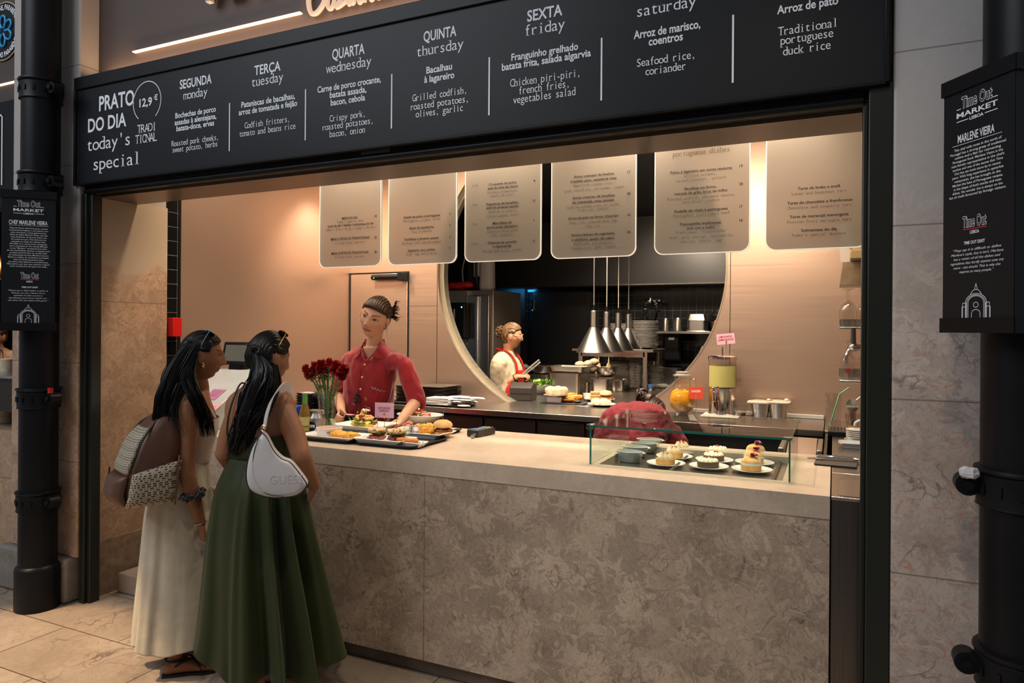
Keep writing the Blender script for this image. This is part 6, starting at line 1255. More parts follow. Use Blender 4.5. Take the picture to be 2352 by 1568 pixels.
# ================================================================ worker in red bending down behind the glass case
SK5 = (.45, .25, .16)
W5 = thing('person', 'worker in a red shirt bent double behind the glass case, hair in a bun', 'person', (-1.12, 4.2, .12))
f5 = nv(.12, 1, 0); r5 = f5.cross(U).normalized(); c5 = V3((-1.13, 4.18, -.055))
def L5(x, y, z): return c5+r5*x+f5*y+U*z
def T5(y, z): d_ = V3((0, 0, 0))+f5*y+U*z; return d_
nz = (f5*.45-U*.9).normalized()*-1
b = Body(); fr5 = [(L5(0, -.06, .86), .17, .14), (L5(0, -.04, 1.0), .19, .14), (L5(0, .03, 1.10), .20, .13), (L5(.0, .13, 1.13), .20, .115), (L5(0, .24, 1.10), .17, .10), (L5(0, .30, 1.09), .09, .07)]
tang = [U, (U+f5*.5).normalized(), (U*.5+f5).normalized(), f5, (f5-U*.3).normalized(), f5]
b.trunk([(c, r5, t.cross(r5).normalized(), w, d_) for (c, w, d_), t in zip(fr5, tang)])
hc5 = L5(-.01, .40, 1.155); H5 = frame(nv(.12, .75, -.65)); b.limb([L5(0, .28, 1.09), hc5], [.06, .055]); b.head(hc5, H5, 1.0)
for s_ in (-1, 1):
    sh = L5(s_*.19, .20, 1.07); el = L5(s_*.25, .22, .84); wr = L5(s_*.20, .36, .66); b.limb([L5(s_*.1, .2, 1.07), sh, el], [.055, .055, .042]); b.limb([el, wr], [.042, .028]); b.hand(wr, nv(0, .7, -.7), nv(0, -.7, -.7), s_, .95)
    p = L5(s_*.10, -.06, 0); b.limb([p+U*.9, p+U*.5+f5*.05, p+U*.2], [.10, .065, .045]); b.foot((p.x, p.y, 0), f5)
b.v = [(x, y, z+.175) if z < .06 else (x, y, z) for x, y, z in b.v]
skin_obj(b, 'body', W5, SK5, .006, [], (.3, .1, .1))
d = Body(); d.trunk([(c, r5, t.cross(r5).normalized(), w+.022, d_+.028) for (c, w, d_), t in zip(fr5[:5], tang)])
for s_ in (-1, 1): d.limb([L5(s_*.1, .18, 1.07), L5(s_*.195, .18, 1.07), L5(s_*.25, .21, .88), L5(s_*.245, .24, .82)], [.075, .082, .072, .068])
REDM = mat('maroon_red_cotton', (.20, .014, .022), .7, 0, .2, sheen=.1, noise_amt=.15, noise_scale=4)
cloth_obj(d, 'shirt', W5, REDM, .007, 3, None, .013, 7.0, (13, 9, 13))
m = MB(); hair_cap(m, hc5, H5, 1.0, .014, .062, .0, -.07, 40, .003, 4); bu = PY(1476, 908, 4.60)
for k in range(26):
    a = k*.7; p = V3(bu)+V3((random.gauss(0, .010), random.gauss(0, .010), random.gauss(0, .008))); q = V3((random.gauss(0, 1), random.gauss(0, 1), random.gauss(0, 1))).normalized(); x_, y_, _ = basis(q)
    m.tube([p+(x_*math.cos(t)+y_*math.sin(t))*(.030+.006*math.sin(k)) for t in [5.0*i/10 for i in range(11)]], .0085, 6)
m.tube([hc5+H5 @ V3((0, -.06, .08)), V3(bu)-U*.02], [.05, .04], 12, sub=3)
o = bw(m, 'hair', mat('dark_auburn_hair', (.020, .010, .008), .35, 0, .5), W5, angle=80)
# ================================================================ cook half hidden by the edge of the hatch
W6 = thing('person', 'dark haired cook in olive, half hidden by the right edge of the hatch', 'person', (-.95, 7.86, .12))
f6 = nv(-.5, .85, 0); r6 = f6.cross(U).normalized(); c6 = V3((PY(1668, 800, 7.86).x, 7.86, 0))
def L6(x, y, z): return c6+r6*x+f6*y+U*z
b = Body(); b.trunk([(L6(0, 0, .9), r6, f6, .19, .14), (L6(0, 0, 1.15), r6, f6, .19, .14), (L6(0, 0, 1.42), r6, f6, .20, .12), (L6(0, 0, 1.53), r6, f6, .15, .09), (L6(0, 0, 1.58), r6, f6, .07, .06)])
hc6 = PY(1655, 741, 7.86); H6 = frame(nv(-.75, .5, -.3)); b.limb([L6(0, 0, 1.55), V3(hc6)-U*.05], [.065, .058]); b.head(hc6, H6, 1.06)
for s_ in (-1, 1):
    sh = L6(s_*.20, 0, 1.46); el = L6(s_*.25, .03, 1.18); wr = L6(s_*.2, .22, 1.10); b.limb([L6(s_*.1, 0, 1.46), sh, el], [.07, .068, .05]); b.limb([el, wr], [.045, .03]); b.hand(wr, f6, V3((0, 0, -1)), s_)
    p = L6(s_*.1, 0, 0); b.limb([p+U*.95, p+U*.5, p+U*.2], [.1, .07, .05]); b.foot((p.x, p.y, 0), f6)
b.v = [(x, y, z+.12) if z < .11 else (x, y, z) for x, y, z in b.v]
skin_obj(b, 'body', W6, (.45, .24, .15), .007, [])
d = Body(); d.trunk([(L6(0, 0, .95), r6, f6, .21, .16), (L6(0, 0, 1.2), r6, f6, .21, .16), (L6(0, 0, 1.42), r6, f6, .22, .14), (L6(0, 0, 1.54), r6, f6, .165, .105), (L6(0, 0, 1.585), r6, f6, .08, .07)])
for s_ in (-1, 1): d.limb([L6(s_*.1, 0, 1.46), L6(s_*.205, 0, 1.45), L6(s_*.25, .03, 1.22)], [.08, .085, .07])
cloth_obj(d, 'shirt', W6, mat('olive_shirt', (.20, .17, .11), .7), .008, 3, None, .01, 1.0)
m = MB(); hair_cap(m, hc6, H6, 1.06, .022, .055, .01, -.075, 30, .004, 8); o = bw(m, 'hair', HAIR, W6, angle=80)
m = MB()
for k in (0,): m.tube([hc6+H6 @ V3((.02+.03*math.cos(t), .108, .0+.022*math.sin(t))) for t in [2*math.pi*i/16 for i in range(16)]], .004, 5, closed=True)
o = bw(m, 'glasses', CHR, W6)
# ================================================================ person at the neighbouring stall, cut by the picture's left edge
W7 = thing('person', 'long haired person in a striped top at the neighbouring stall', 'person', (-6.45, 3.55, .06))
c7 = V3((PX(2, 780, -6.55).x, 0, 0)); p7 = PY(-6, 775, 3.60); c7 = V3((p7.x, 3.60, 0)); f7 = nv(.3, -.95, 0); r7 = f7.cross(U).normalized()
def L7(x, y, z): return c7+r7*x+f7*y+U*z
zt7 = PY(0, 741, 3.6).z
b = Body(); zs7 = zt7-.25; b.trunk([(L7(0, 0, .8), r7, f7, .17, .13), (L7(0, 0, zs7-.3), r7, f7, .15, .12), (L7(0, 0, zs7-.12), r7, f7, .17, .11), (L7(0, 0, zs7-.02), r7, f7, .14, .08), (L7(0, 0, zs7+.03), r7, f7, .07, .06)])
hc7 = L7(0, .03, zt7-.12); H7 = frame(nv(.5, -.8, -.1)); b.limb([L7(0, 0, zs7), hc7-U*.06], [.06, .055]); b.head(hc7, H7, 1.0)
for s_ in (-1, 1): sh = L7(s_*.17, 0, zs7-.06); el = L7(s_*.20, .02, zs7-.36); wr = L7(s_*.15, .20, zs7-.42); b.limb([L7(s_*.1, 0, zs7-.06), sh, el], [.055, .055, .042]); b.limb([el, wr], [.042, .028]); b.hand(wr, f7, V3((0, 0, -1)), s_); p = L7(s_*.09, 0, 0); b.limb([p+U*.85, p+U*.45, p+U*.1], [.09, .06, .04]); b.foot((p.x, p.y, 0), f7)
b.v = [(x, y, z+.06) if z < .06 else (x, y, z) for x, y, z in b.v]
skin_obj(b, 'body', W7, (.55, .30, .18), .007, [])
d = Body(); d.trunk([(L7(0, 0, .85), r7, f7, .185, .145), (L7(0, 0, zs7-.3), r7, f7, .165, .135), (L7(0, 0, zs7-.12), r7, f7, .185, .125)])
cloth_obj(d, 'striped_top', W7, tilemat('stripe_cloth', (.03, .05, .12), (.6, .6, .62), 5, .02, 'xz', .7, 0, .9), .008, 2)
m = MB(); hair_cap(m, hc7, H7, 1.0, .014, .06, .01, -.08); strands(m, 70, lambda a, c: [hc7+H7 @ V3(((a-.5)*.16, -.06, .03)), hc7+V3(((a-.5)*.22, -.03+(c-.5)*.08, -.10)), hc7+V3(((a-.5)*.26, -.06+(c-.5)*.08, -.24))], .006, .008); o = bw(m, 'hair', mat('chestnut_hair', (.10, .045, .02), .4), W7, angle=80)
# ================================================================ tableware and food builders
CER = mat('white_ceramic', (.72, .71, .68), .22, 0, .5, coat=.3); GRYC = mat('grey_glazed_ceramic', (.42, .44, .43), .25, 0, .5, coat=.3)
TRAY = mat('black_tray', (.014, .014, .015), .42, 0, .45, bump=.1, bump_scale=300); SLATE = mat('slate', (.022, .022, .024), .6, bump=.3, bump_scale=60)
FRY = mat('fried_crust', (.62, .27, .035), .55, 0, .4, color2=(.78, .42, .07), noise_scale=55, bump=.8, bump_scale=120)
CROQ = mat('croquette_crust', (.42, .13, .02), .6, color2=(.55, .20, .035), noise_scale=90, bump=.6, bump_scale=200)
BUN = mat('bread_bun', (.66, .42, .19), .55, 0, .3, color2=(.52, .27, .09), noise_scale=18); BUNP = mat('flat_bun', (.72, .55, .36), .6, color2=(.50, .24, .11), noise_scale=22)
MEAT = mat('glazed_meat', (.16, .045, .02), .3, 0, .5, color2=(.30, .10, .035), noise_scale=60, bump=.5, bump_scale=90)
LEAF = mat('salad_leaf', (.07, .19, .025), .45, color2=(.16, .32, .05), noise_scale=40); TOM = mat('tomato', (.55, .035, .02), .25, 0, .5)
POT = mat('potato', (.72, .48, .10), .5, color2=(.60, .42, .06), noise_scale=30); ONI = mat('crisp_onion', (.62, .36, .13), .5, color2=(.42, .20, .05), noise_scale=70)
CREAMF = mat('cream', (.80, .70, .52), .5, color2=(.66, .50, .30), noise_scale=30); PALEC = mat('pale_cream', (.82, .76, .58), .45); CHOC = mat('chocolate', (.085, .035, .018), .5); CRUST = mat('tart_crust', (.66, .36, .11), .6, color2=(.56, .27, .07), noise_scale=60)
TOAST = mat('torched_meringue', (.82, .62, .36), .5, color2=(.70, .33, .07), noise_scale=22); MAG = mat('magenta_petal', (.42, .008, .07), .5); PINKP = mat('pink_petal', (.55, .10, .28), .5); OCT = mat('octopus_pink', (.62, .30, .20), .4, color2=(.45, .10, .06), noise_scale=60)
WOODP = mat('bamboo', (.30, .16, .06), .5); PINKCARD = mat('pink_card', (.72, .40, .50), .6); REDCARD = mat('red_card', (.72, .07, .03), .6); CARDT = mat('card_red_print', (.28, .02, .04), .6)
PAPER = mat('white_paper', (.80, .79, .76), .8); FOIL = mat('aluminium_foil', (.66, .65, .63), .3, 1.0)
def dish(mb, st, n=8):
    """nested rounded rectangles (sx, sy, r, z)"""
    return mb.rings([[(x, y, z) for x, y in rr2(sx, sy, min(r, sx/2-.0005, sy/2-.0005), n)] for sx, sy, r, z in st])
def rect_plate(name, label, cat, p, sx, sy, h, rz=0, m=None, r=.012, lip=.8, group=None):
    o = thing(name, label, cat, p, rz, group); mb = MB()
    dish(mb, [(sx*lip, sy*lip, r, 0), (sx*lip, sy*lip, r, .003), (sx, sy, r, h), (sx-.004, sy-.004, r, h+.0015), (sx-.010, sy-.010, r, h-.001), (sx*lip-.006, sy*lip-.006, r, .006)]); mb.build('dish_body', m or CER, o, angle=50); return o
def round_plate(name, label, cat, p, r, h=.018, m=None, group=None, n=40, sx=1.0, sy=1.0, rz=0):
    o = thing(name, label, cat, p, rz, group); mb = MB(); mb.lathe([(r*.55, 0), (r*.58, .002), (r*.72, h*.35), (r, h), (r*1.0, h+.0025), (r*.985, h+.0028), (r*.70, h*.45+.003), (r*.5, .005), (.0005, .005)], (0, 0, 0), n, True, True, sx, sy); mb.build('plate_body', m or CER, o, angle=60); return o
def tray(name, label, x0, x1, y0, y1, z=Z1, h=.016, group=None, m=None):
    o = thing(name, label, 'tray', ((x0+x1)/2, (y0+y1)/2, z+.0008), 0, group); mb = MB(); sx, sy = x1-x0, y1-y0
    dish(mb, [(sx-.05, sy-.05, .03, 0), (sx-.03, sy-.03, .035, .002), (sx-.004, sy-.004, .045, h), (sx, sy, .045, h+.002), (sx-.006, sy-.006, .043, h+.003), (sx-.034, sy-.034, .035, .006)]); mb.build('tray_body', m or TRAY, o, angle=50); return o
def blob(mb, c, s, bump=.25, bs=2.2, seed=0, n=14, m=10, T=None): return mb.ell(c, s, n, m, T, bump, bs, seed)
def leafy(mb, c, rx, ry, h, n, size=.02, seed=1):
    rnd = random.Random(seed)
    for k in range(n):
        a = rnd.uniform(0, 6.28); q = rnd.random()**.5; p = V3((c[0]+rx*q*math.cos(a), c[1]+ry*q*math.sin(a), c[2]+h*rnd.random())); d = V3((math.cos(a)*.8, math.sin(a)*.8, rnd.uniform(-.2, .9))).normalized(); w = d.cross(U).normalized(); L_ = size*rnd.uniform(.7, 1.5)
        nn = d.cross(w); pts = [p-w*L_*.1, p+d*L_*.4-w*L_*.32+nn*L_*.08, p+d*L_*.8-w*L_*.2, p+d*L_-nn*L_*.1, p+d*L_*.8+w*L_*.2, p+d*L_*.4+w*L_*.32+nn*L_*.08, p+w*L_*.1, p+d*L_*.45-nn*L_*.06]
        mb.add(pts, [(0, 1, 7), (1, 2, 7), (2, 3, 7), (3, 4, 7), (4, 5, 7), (5, 6, 7), (6, 0, 7)])
def pick(parent, p, h=.06):
    m = MB(); m.cyl((p[0], p[1], p[2]), (p[0], p[1], p[2]+h), .0014, n=6); m.tube([(p[0]+.008*math.sin(t)*math.cos(t*.5), p[1], p[2]+h+.008-.008*math.cos(t)) for t in [6.28*i/14 for i in range(15)]], .0013, 5); return m.build('cocktail_pick', WOODP, parent)
# ---------------------------------------------------------------- trays and dishes at the left of the counter
q = PZ(945, 1037, Z1); q2 = PZ(1036, 1010, Z1); ql = PZ(815, 1020, Z1)
tr_y0 = (q.y+ql.y)/2; tr_y1 = q2.y; trx1 = (q.x+q2.x)/2; trx0 = ql.x
tray('serving_tray', 'black tray with burgers, wrapped in the middle of the counter display', trx0, trx1, tr_y0, tr_y1, group=None)['label'] = 'black tray under the burger plates, nearest the card terminal'
a = PZ(703, 1012, Z1); b_ = PZ(806, 1023, Z1)
tray('serving_tray', 'black tray under the soup and fritter plate', a.x-.09, trx0-.012, (a.y+b_.y)/2, (a.y+b_.y)/2+.36)
a = PZ(1076, 988, Z1); tray('serving_tray', 'black tray behind the burger plate, partly hidden', trx1-.13, a.x, tr_y1+.015, tr_y1+.30)
TZ = Z1+.0075
def T_(u, v, z=TZ): return PZ(u, v, z)
p = T_(770, 1007); pl = rect_plate('plate', 'white rectangular plate with soup bowl and fritters', 'plate', p, .36, .20, .024)
pb = p+V3((-.055, .018, .0065)); sb = thing('soup_bowl', 'white soup bowl with orange soup on the rectangular plate', 'bowl', pb)
MB().lathe([(.055, 0), (.060, .004), (.068, .030), (.072, .050), (.069, .051), (.062, .012), (.0005, .010)], (0, 0, 0), 36).build('bowl_body', CER, sb, angle=60); MB().lathe([(.066, .039), (.0005, .0395)], (0, 0, 0), 30, False, True).build('soup', mat('tomato_soup', (.48, .15, .03), .3, color2=(.62, .30, .12), noise_scale=70, bump=.5, bump_scale=80), sb)
m = MB(); e_ = V3((math.sin(R(35)), -math.cos(R(35)), 0)); X_ = V3((math.cos(R(35)), math.sin(R(35)), 0)); line(m, 'AB', e_*.0715+U*.024, X_, U, .020, .011, 'bold'); m.build('bowl_logo', mat('brown_logo', (.12, .05, .03), .6), sb, smooth=False)
for k, (dx, dy, s_, lb) in enumerate(((.055, -.03, 1.0, 'golden fritter nearest the soup bowl'), (.105, .0, .85, 'golden fritter at the right end of the plate'))):
    f_ = thing('fritter', lb, 'fritter', p+V3((dx, dy, .0068)), .3*k); m = MB(); blob(m, (0, 0, .020*s_), (.062*s_, .034*s_, .024*s_), .35, 2.6, k*3.1, 20, 12); m.v = [(x, y, max(z, 0)) for x, y, z in m.v]; m.build('fritter_body', FRY, f_)
# potato and pulled meat dish
p = PZ(838, 983, Z1)+V3((0, 0, .001)); rect_plate('plate', 'large white square plate with potatoes and crispy topping', 'plate', p, .34, .26, .026)
fd = thing('potato_dish', 'heap of potatoes, greens and crisp pulled meat on the square plate', 'food', p+V3((-.01, 0, .0065)))
m = MB(); rnd = random.Random(3)
for k in range(9): a = k*.7; blob(m, (.055*math.cos(a)*(k % 3+1)/3+.01*k/9, .045*math.sin(a)*(k % 3+1)/3, .020), (.030, .026, .022), .3, 2, k)
m.v = [(x, y, max(z, 0)) for x, y, z in m.v]; m.build('potatoes', POT, fd)
m = MB(); leafy(m, (0, -.02, .02), .075, .05, .02, 26, .03, 5); m.build('greens', LEAF, fd)
m = MB()
for k in range(34): a = rnd.uniform(0, 6.28); q = rnd.random()**.6; blob(m, (.060*q*math.cos(a), .045*q*math.sin(a), .045+.045*(1-q)*rnd.random()+.008), (.017, .011, .009), .5, 2.4, k, 9, 7, Matrix.Rotation(rnd.uniform(0, 3), 4, 'Z') @ Matrix.Rotation(rnd.uniform(-.6, .6), 4, 'X'))
m.build('crisp_topping', ONI, fd)
m = MB()
for k in range(9): a = rnd.uniform(0, 6.28); blob(m, (.075*math.cos(a), .05*math.sin(a), .026), (.024, .009, .010), .4, 2.4, k, 9, 7, Matrix.Rotation(rnd.uniform(0, 3), 4, 'Z'))
m.build('glazed_strips', MEAT, fd)
m = MB()
for k in range(16): a = rnd.uniform(0, 6.28); q = rnd.random(); m.tube([(.03*q*math.cos(a), .03*q*math.sin(a), .095), (.03*q*math.cos(a)+.012, .03*q*math.sin(a), .108), (.03*q*math.cos(a)+.02, .03*q*math.sin(a)+.006, .098)], .0025, 5, sub=3)
m.build('white_shavings', PALEC, fd)
# octopus salad in an oval bowl
p = PZ(961, 972, Z1)+V3((0, .02, .001)); ob = thing('oval_bowl', 'white oval bowl with octopus salad', 'bowl', p)
prof_ = [(.085, 0), (.090, .004), (.135, .036), (.158, .055), (.156, .058), (.130, .036), (.09, .012), (.0005, .010)]
MB().lathe(prof_, (0, 0, 0), 44, True, True, 1.05, .72).build('bowl_body', CER, ob, angle=60)
sd_ = thing('octopus_salad', 'octopus salad of pink chunks, red pepper and greens in the oval bowl', 'salad', p+V3((0, 0, .026)))
def heap(name, m_, n, sx, sy, h, sz, seed, parent, z0=0.0):
    mb = MB(); rnd = random.Random(seed)
    for k in range(n):
        a = rnd.uniform(0, 6.28); q = rnd.random()**.5; blob(mb, (sx*q*math.cos(a), sy*q*math.sin(a), z0+h*(1-q*q)*rnd.uniform(.5, 1)), (sz[0]*rnd.uniform(.7, 1.3), sz[1]*rnd.uniform(.7, 1.3), sz[2]*rnd.uniform(.7, 1.3)), .3, 2, k, 8, 6, Matrix.Rotation(rnd.uniform(0, 3), 4, 'Z') @ Matrix.Rotation(rnd.uniform(-.8, .8), 4, 'X'))
    return mb.build(name, m_, parent)
heap('greens', LEAF, 40, .105, .07, .03, (.016, .010, .005), 1, sd_); heap('octopus_pieces', OCT, 34, .095, .06, .045, (.018, .013, .010), 2, sd_, .004); heap('red_pepper', TOM, 10, .09, .055, .055, (.026, .006, .006), 3, sd_, .006); heap('potato_cubes', mat('potato_cube', (.74, .62, .30), .5), 16, .10, .065, .035, (.010, .010, .009), 4, sd_, .004); heap('cream_dots', PALEC, 10, .07, .04, .06, (.010, .008, .005), 5, sd_, .008)
# two small sandwiches
p = T_(885, 1017); rect_plate('plate', 'white rectangular plate with two small sandwiches', 'plate', p, .30, .17, .028)
for k, dx in enumerate((-.062, .055)):
    s_ = thing('mini_sandwich', ('small pork sandwich at the left of its plate', 'small pork sandwich at the right of its plate')[k], 'sandwich', p+V3((dx, .015+.004*k, .0068)), .4*k)
    m = MB(); heapm = MB(); rnd = random.Random(k)
    for i in range(20): a = rnd.uniform(0, 6.28); q = rnd.random()**.4; blob(m, (.050*q*math.cos(a), .042*q*math.sin(a), .012+.010*rnd.random()), (.017, .012, .007), .4, 2, i, 8, 6, Matrix.Rotation(rnd.uniform(0, 3), 4, 'Z'))
    m.v = [(x, y, max(z, 0)) for x, y, z in m.v]; m.build('pork_slices', mat('pork_slices', (.26, .10, .08), .4, color2=(.40, .20, .15), noise_scale=60), s_)
    m = MB()
    for i in range(5): a = i*1.25+k; m.lathe([(.0005, 0), (.020, 0), (.021, .003), (.020, .006), (.0005, .006)], (.024*math.cos(a), .024*math.sin(a), .024), 14)
    m.build('tomato_slices', TOM, s_); m = MB(); leafy(m, (0, 0, .031), .035, .035, .016, 60, .026, 7+k); m.build('rocket', LEAF, s_)
    MB().lathe([(.0005, .046), (.044, .046), (.050, .052), (.050, .060), (.042, .067), (.0005, .070)], (0, 0, 0), 26).build('flat_bread', BUNP, s_); pick(s_, (0, 0, .066), .05)
# croquettes
p = T_(936, 1023, TZ)+V3((0, .0, 0)); rect_plate('plate', 'white boat shaped dish with two croquettes', 'plate', p, .21, .085, .022, R(3))
for k, dx in enumerate((-.030, .028)):
    s_ = thing('croquette', ('brown croquette at the left end of its dish', 'brown croquette at the right, leaning on the other')[k], 'croquette', p+V3((dx, 0, .0068)), R(12+14*k)); m = MB(); m.tube([(-.030, 0, .0165), (-.027, 0, .0165), (0, 0, .0168), (.027, 0, .0165), (.030, 0, .0165)], [.010, .0155, .0165, .0155, .010], 16, sub=3); m.build('croquette_body', CROQ, s_)
m = MB(); leafy(m, (0, 0, .001), .012, .012, .006, 12, .012, 2); tag(m.build('herb_sprig', mat('dark_herb', (.03, .06, .03), .5)), 'dark herb sprig beside the croquettes', 'herbs').location = p+V3((.072, .0, .0065))
# burger plate
p = T_(962, 1001)+V3((0, .02, 0)); rect_plate('plate', 'white rectangular plate with burger, fried chicken and foil cups', 'plate', p, .36, .20, .026)
for k, (dx, dy) in enumerate(((-.105, .035), (-.035, .03))):
    s_ = thing('foil_cup', ('ridged foil cup of salad at the left of the burger plate', 'ridged foil cup between salad cup and fried chicken')[k], 'cup', p+V3((dx, dy, .0068))); MB().lathe([(.028, 0), (.034, .040), (.0365, .041), (.0365, .043), (.033, .042), (.027, .006), (.0005, .005)], (0, 0, 0), 60, True, True, 1, 1, lambda t, z: 1+.018*math.sin(t*6.2832*20)).build('cup_body', FOIL, s_)
    heap('salad', POT if k == 0 else mat('coleslaw', (.72, .55, .30), .5, color2=(.6, .2, .1), noise_scale=90), 16, .024, .024, .014, (.010, .007, .005), 20+k, s_, .036)
    if k == 0: heap('meat_pieces', OCT, 9, .022, .022, .022, (.013, .009, .008), 31, s_, .040); pick(s_, (.005, 0, .045), .045)
s_ = thing('fried_chicken', 'lumpy golden fried chicken beside the burger', 'fried chicken', p+V3((.045, .0, .0068))); m = MB(); rnd = random.Random(9)
for k in range(12): blob(m, (rnd.uniform(-.032, .032), rnd.uniform(-.024, .024), .018+rnd.random()*.036), (.026, .022, .020), .45, 2.6, k, 14, 10)
m.v = [(x, y, max(z, 0)) for x, y, z in m.v]; m.build('chicken_pieces', FRY, s_)
s_ = thing('burger', 'burger in a shiny bun with a wooden pick, on the right of its plate', 'burger', p+V3((.125, .03, .0068)), .3)
MB().lathe([(.0005, 0), (.044, 0), (.050, .006), (.050, .016), (.046, .021), (.0005, .022)], (0, 0, 0), 28).build('bottom_bun', BUN, s_); heap('pulled_meat', MEAT, 34, .046, .046, .026, (.018, .009, .009), 12, s_, .022); MB().lathe([(.0005, .046), (.050, .046), (.056, .052), (.054, .064), (.044, .076), (.026, .085), (.0005, .088)], (0, 0, 0), 28).build('top_bun', BUN, s_); pick(s_, (0, 0, .086), .035)
m = MB(); blob(m, (0, 0, .006), (.030, .018, .008), .15, 2); s_ = tag(m.build('lemon_wedge', mat('lemon_flesh', (.80, .45, .04), .35)), 'orange citrus slice at the front of the burger plate', 'fruit'); s_.location = p+V3((.075, -.062, .0125))
# display sign on a clip stick
def card(name, label, base, h, w, hh, m_, lines, tm, rz=0.0, tilt=0.0, cubic=False, stick=True):
    o = thing(name, label, 'price card', base, rz); mb = MB()
    T = Matrix.Translation((0, 0, h)) @ Matrix.Rotation(tilt, 4, 'Y'); mb.M = T; mb.box(-w/2, w/2, -.0008, .0008, 0, hh); cf = mb.build('card_face', m_, o); t = MB(); t.M = T
    for s_, fx, fz, c_ in lines: line(t, s_, (0, -.0014, hh*fz), (1, 0, 0), (0, 0, 1), w*fx, hh*c_, 'block')
    t.build('card_lettering', tm, cf, smooth=False)
    if stick: MB().cyl((0, .002, 0), (0, .002, h+.012), .0016, n=6).cbox((0, 0, h+.012), (.006, .006, .028)).build('clip_stick', CHR, o)
    if cubic: MB().cbox((0, .002, .012), (.026, .026, .024)).build('clear_foot', CRY, o)
    return o
b_ = PZ(878, 984, Z1+.03); hh = (PY(878, 924, b_.y).z-PY(878, 959, b_.y).z); ww = .118
card('display_card', 'pink card reading EXPOSIÇÃO DISPLAY among the dishes', (b_.x, b_.y+.02, Z1+.028), PY(878, 959, b_.y+.02).z-Z1-.028, ww, hh, PINKCARD, [('EXPOSIÇÃO', .64, .58, .13), ('DISPLAY', .52, .40, .13)], CARDT, R(12))
# card terminal
a, b_ = PZ(1072, 1007, Z1), PZ(1130, 994, Z1); ang = math.atan2(b_.y-a.y, b_.x-a.x)
o = thing('card_terminal', 'dark card payment terminal with coloured keys lying on the counter', 'card terminal', ((a.x+b_.x)/2, (a.y+b_.y)/2+.02, Z1+.001), ang)
MB().prism([(-.09, .0), (.09, .0), (.09, .034), (.02, .036), (-.09, .042)], -.04, .04, 'xz').build('terminal_body', mat('dark_plastic', (.02, .02, .022), .35), o, bevel=.006); MB().cbox((-.045, 0, .0405), (.07, .058, .003), 0, 0, R(3.5)).build('screen', mat('terminal_screen', (.03, .10, .20), .1, emit=(.05, .22, .4), strength=.5), o)
for k, c in enumerate(((.5, .02, .02), (.5, .35, .02), (.03, .30, .05))): MB().cbox((.075, -.022+.022*k, .0365), (.018, .014, .006)).build('key', mat(('red_key', 'yellow_key', 'green_key')[k], c, .4), o)
m = MB(); [m.cbox((.018+.018*i, -.022+.022*j, .0375), (.013, .014, .005)) for i in range(3) for j in range(3)]; m.build('keypad', mat('grey_keys', (.3, .3, .32), .5), o)
MB().cyl((-.09, -.02, .016), (-.145, -.035, .012), .007, .010, n=12).build('cable_boot', mat('steel_grey', (.3, .3, .31), .3, .8), o)
# ---------------------------------------------------------------- bottle, tip can, vase, trays by the till
yb = PZ(724, 999, Z1).y
p = PZ(726, 999, Z1); o = thing('tip_can', 'brushed steel milk can with black TIPS disc, beside the vase', 'tip can', p); r_ = .052; hC = PY(726, 941, p.y).z-Z1
MB().lathe([(r_*.96, 0), (r_, .004), (r_, hC*.66), (r_*.97, hC*.72), (r_*.72, hC*.86), (r_*.70, hC*.93), (r_*.80, hC*.95), (r_*.80, hC), (.0005, hC)], (0, 0, 0), 36).build('can_body', brushed('can_steel', (.55, .54, .52), .32, .1, 'y'), o, angle=50)
MB().lathe([(r_+.0006, .003), (r_+.0006, .030)], (0, 0, 0), 36, False, False).build('pink_band', mat('pink_band', (.62, .16, .26), .5), o); MB().tube([(r_*.72, 0, hC*.86), (r_*1.05, 0, hC*.90), (r_*1.0, 0, hC*.98), (r_*.8, 0, hC*.96)], .003, 6, sub=4).build('lug', CHR, o)
def wrap(mb, poly, r, a0):  # (arc, height) outline wrapped on a cylinder
    return mb.add([(r*math.sin(a0+a/r), -r*math.cos(a0+a/r), z) for a, z in poly], [tuple(range(len(poly)))])
m = MB(); cz = hC*.40; rd = .027; a0 = R(10)
nn = 28; vs = [(r_+.0012)*1 for _ in (0,)]; pts = [(0, cz)]+[(rd*math.cos(6.2832*i/nn), cz+rd*math.sin(6.2832*i/nn)) for i in range(nn)]
m.add([((r_+.0012)*math.sin(a0+a/r_), -(r_+.0012)*math.cos(a0+a/r_), z) for a, z in pts], [(0, 1+i, 1+(i+1) % nn) for i in range(nn)]); bd = m.build('black_disc', BLK2, o, smooth=False)
v, f = text_geo('TIPS', 'cond'); w = v[:, 0].max()-v[:, 0].min(); m = MB(); m.add([((r_+.0018)*math.sin(a0+((x-v[:, 0].min())/w-.5)*.040/r_), -(r_+.0018)*math.cos(a0+((x-v[:, 0].min())/w-.5)*.040/r_), cz-.008+y*.016) for x, y in v], f); m.build('lettering', WHT2, bd, smooth=False)
p = PZ(700, 1001, Z1); o = thing('cider_bottle', 'brown glass bottle with green neck foil and pale label', 'bottle', p); hb = PY(700, 903, p.y).z-Z1; r_ = .031
MB().lathe([(r_*.9, 0), (r_, .004), (r_, hb*.50), (r_*.9, hb*.60), (r_*.45, hb*.76), (r_*.42, hb*.96), (.0005, hb*.965)], (0, 0, 0), 28).build('bottle_glass', mat('amber_glass', (.20, .11, .015), .08, 0, .6, coat=.6), o, angle=60)
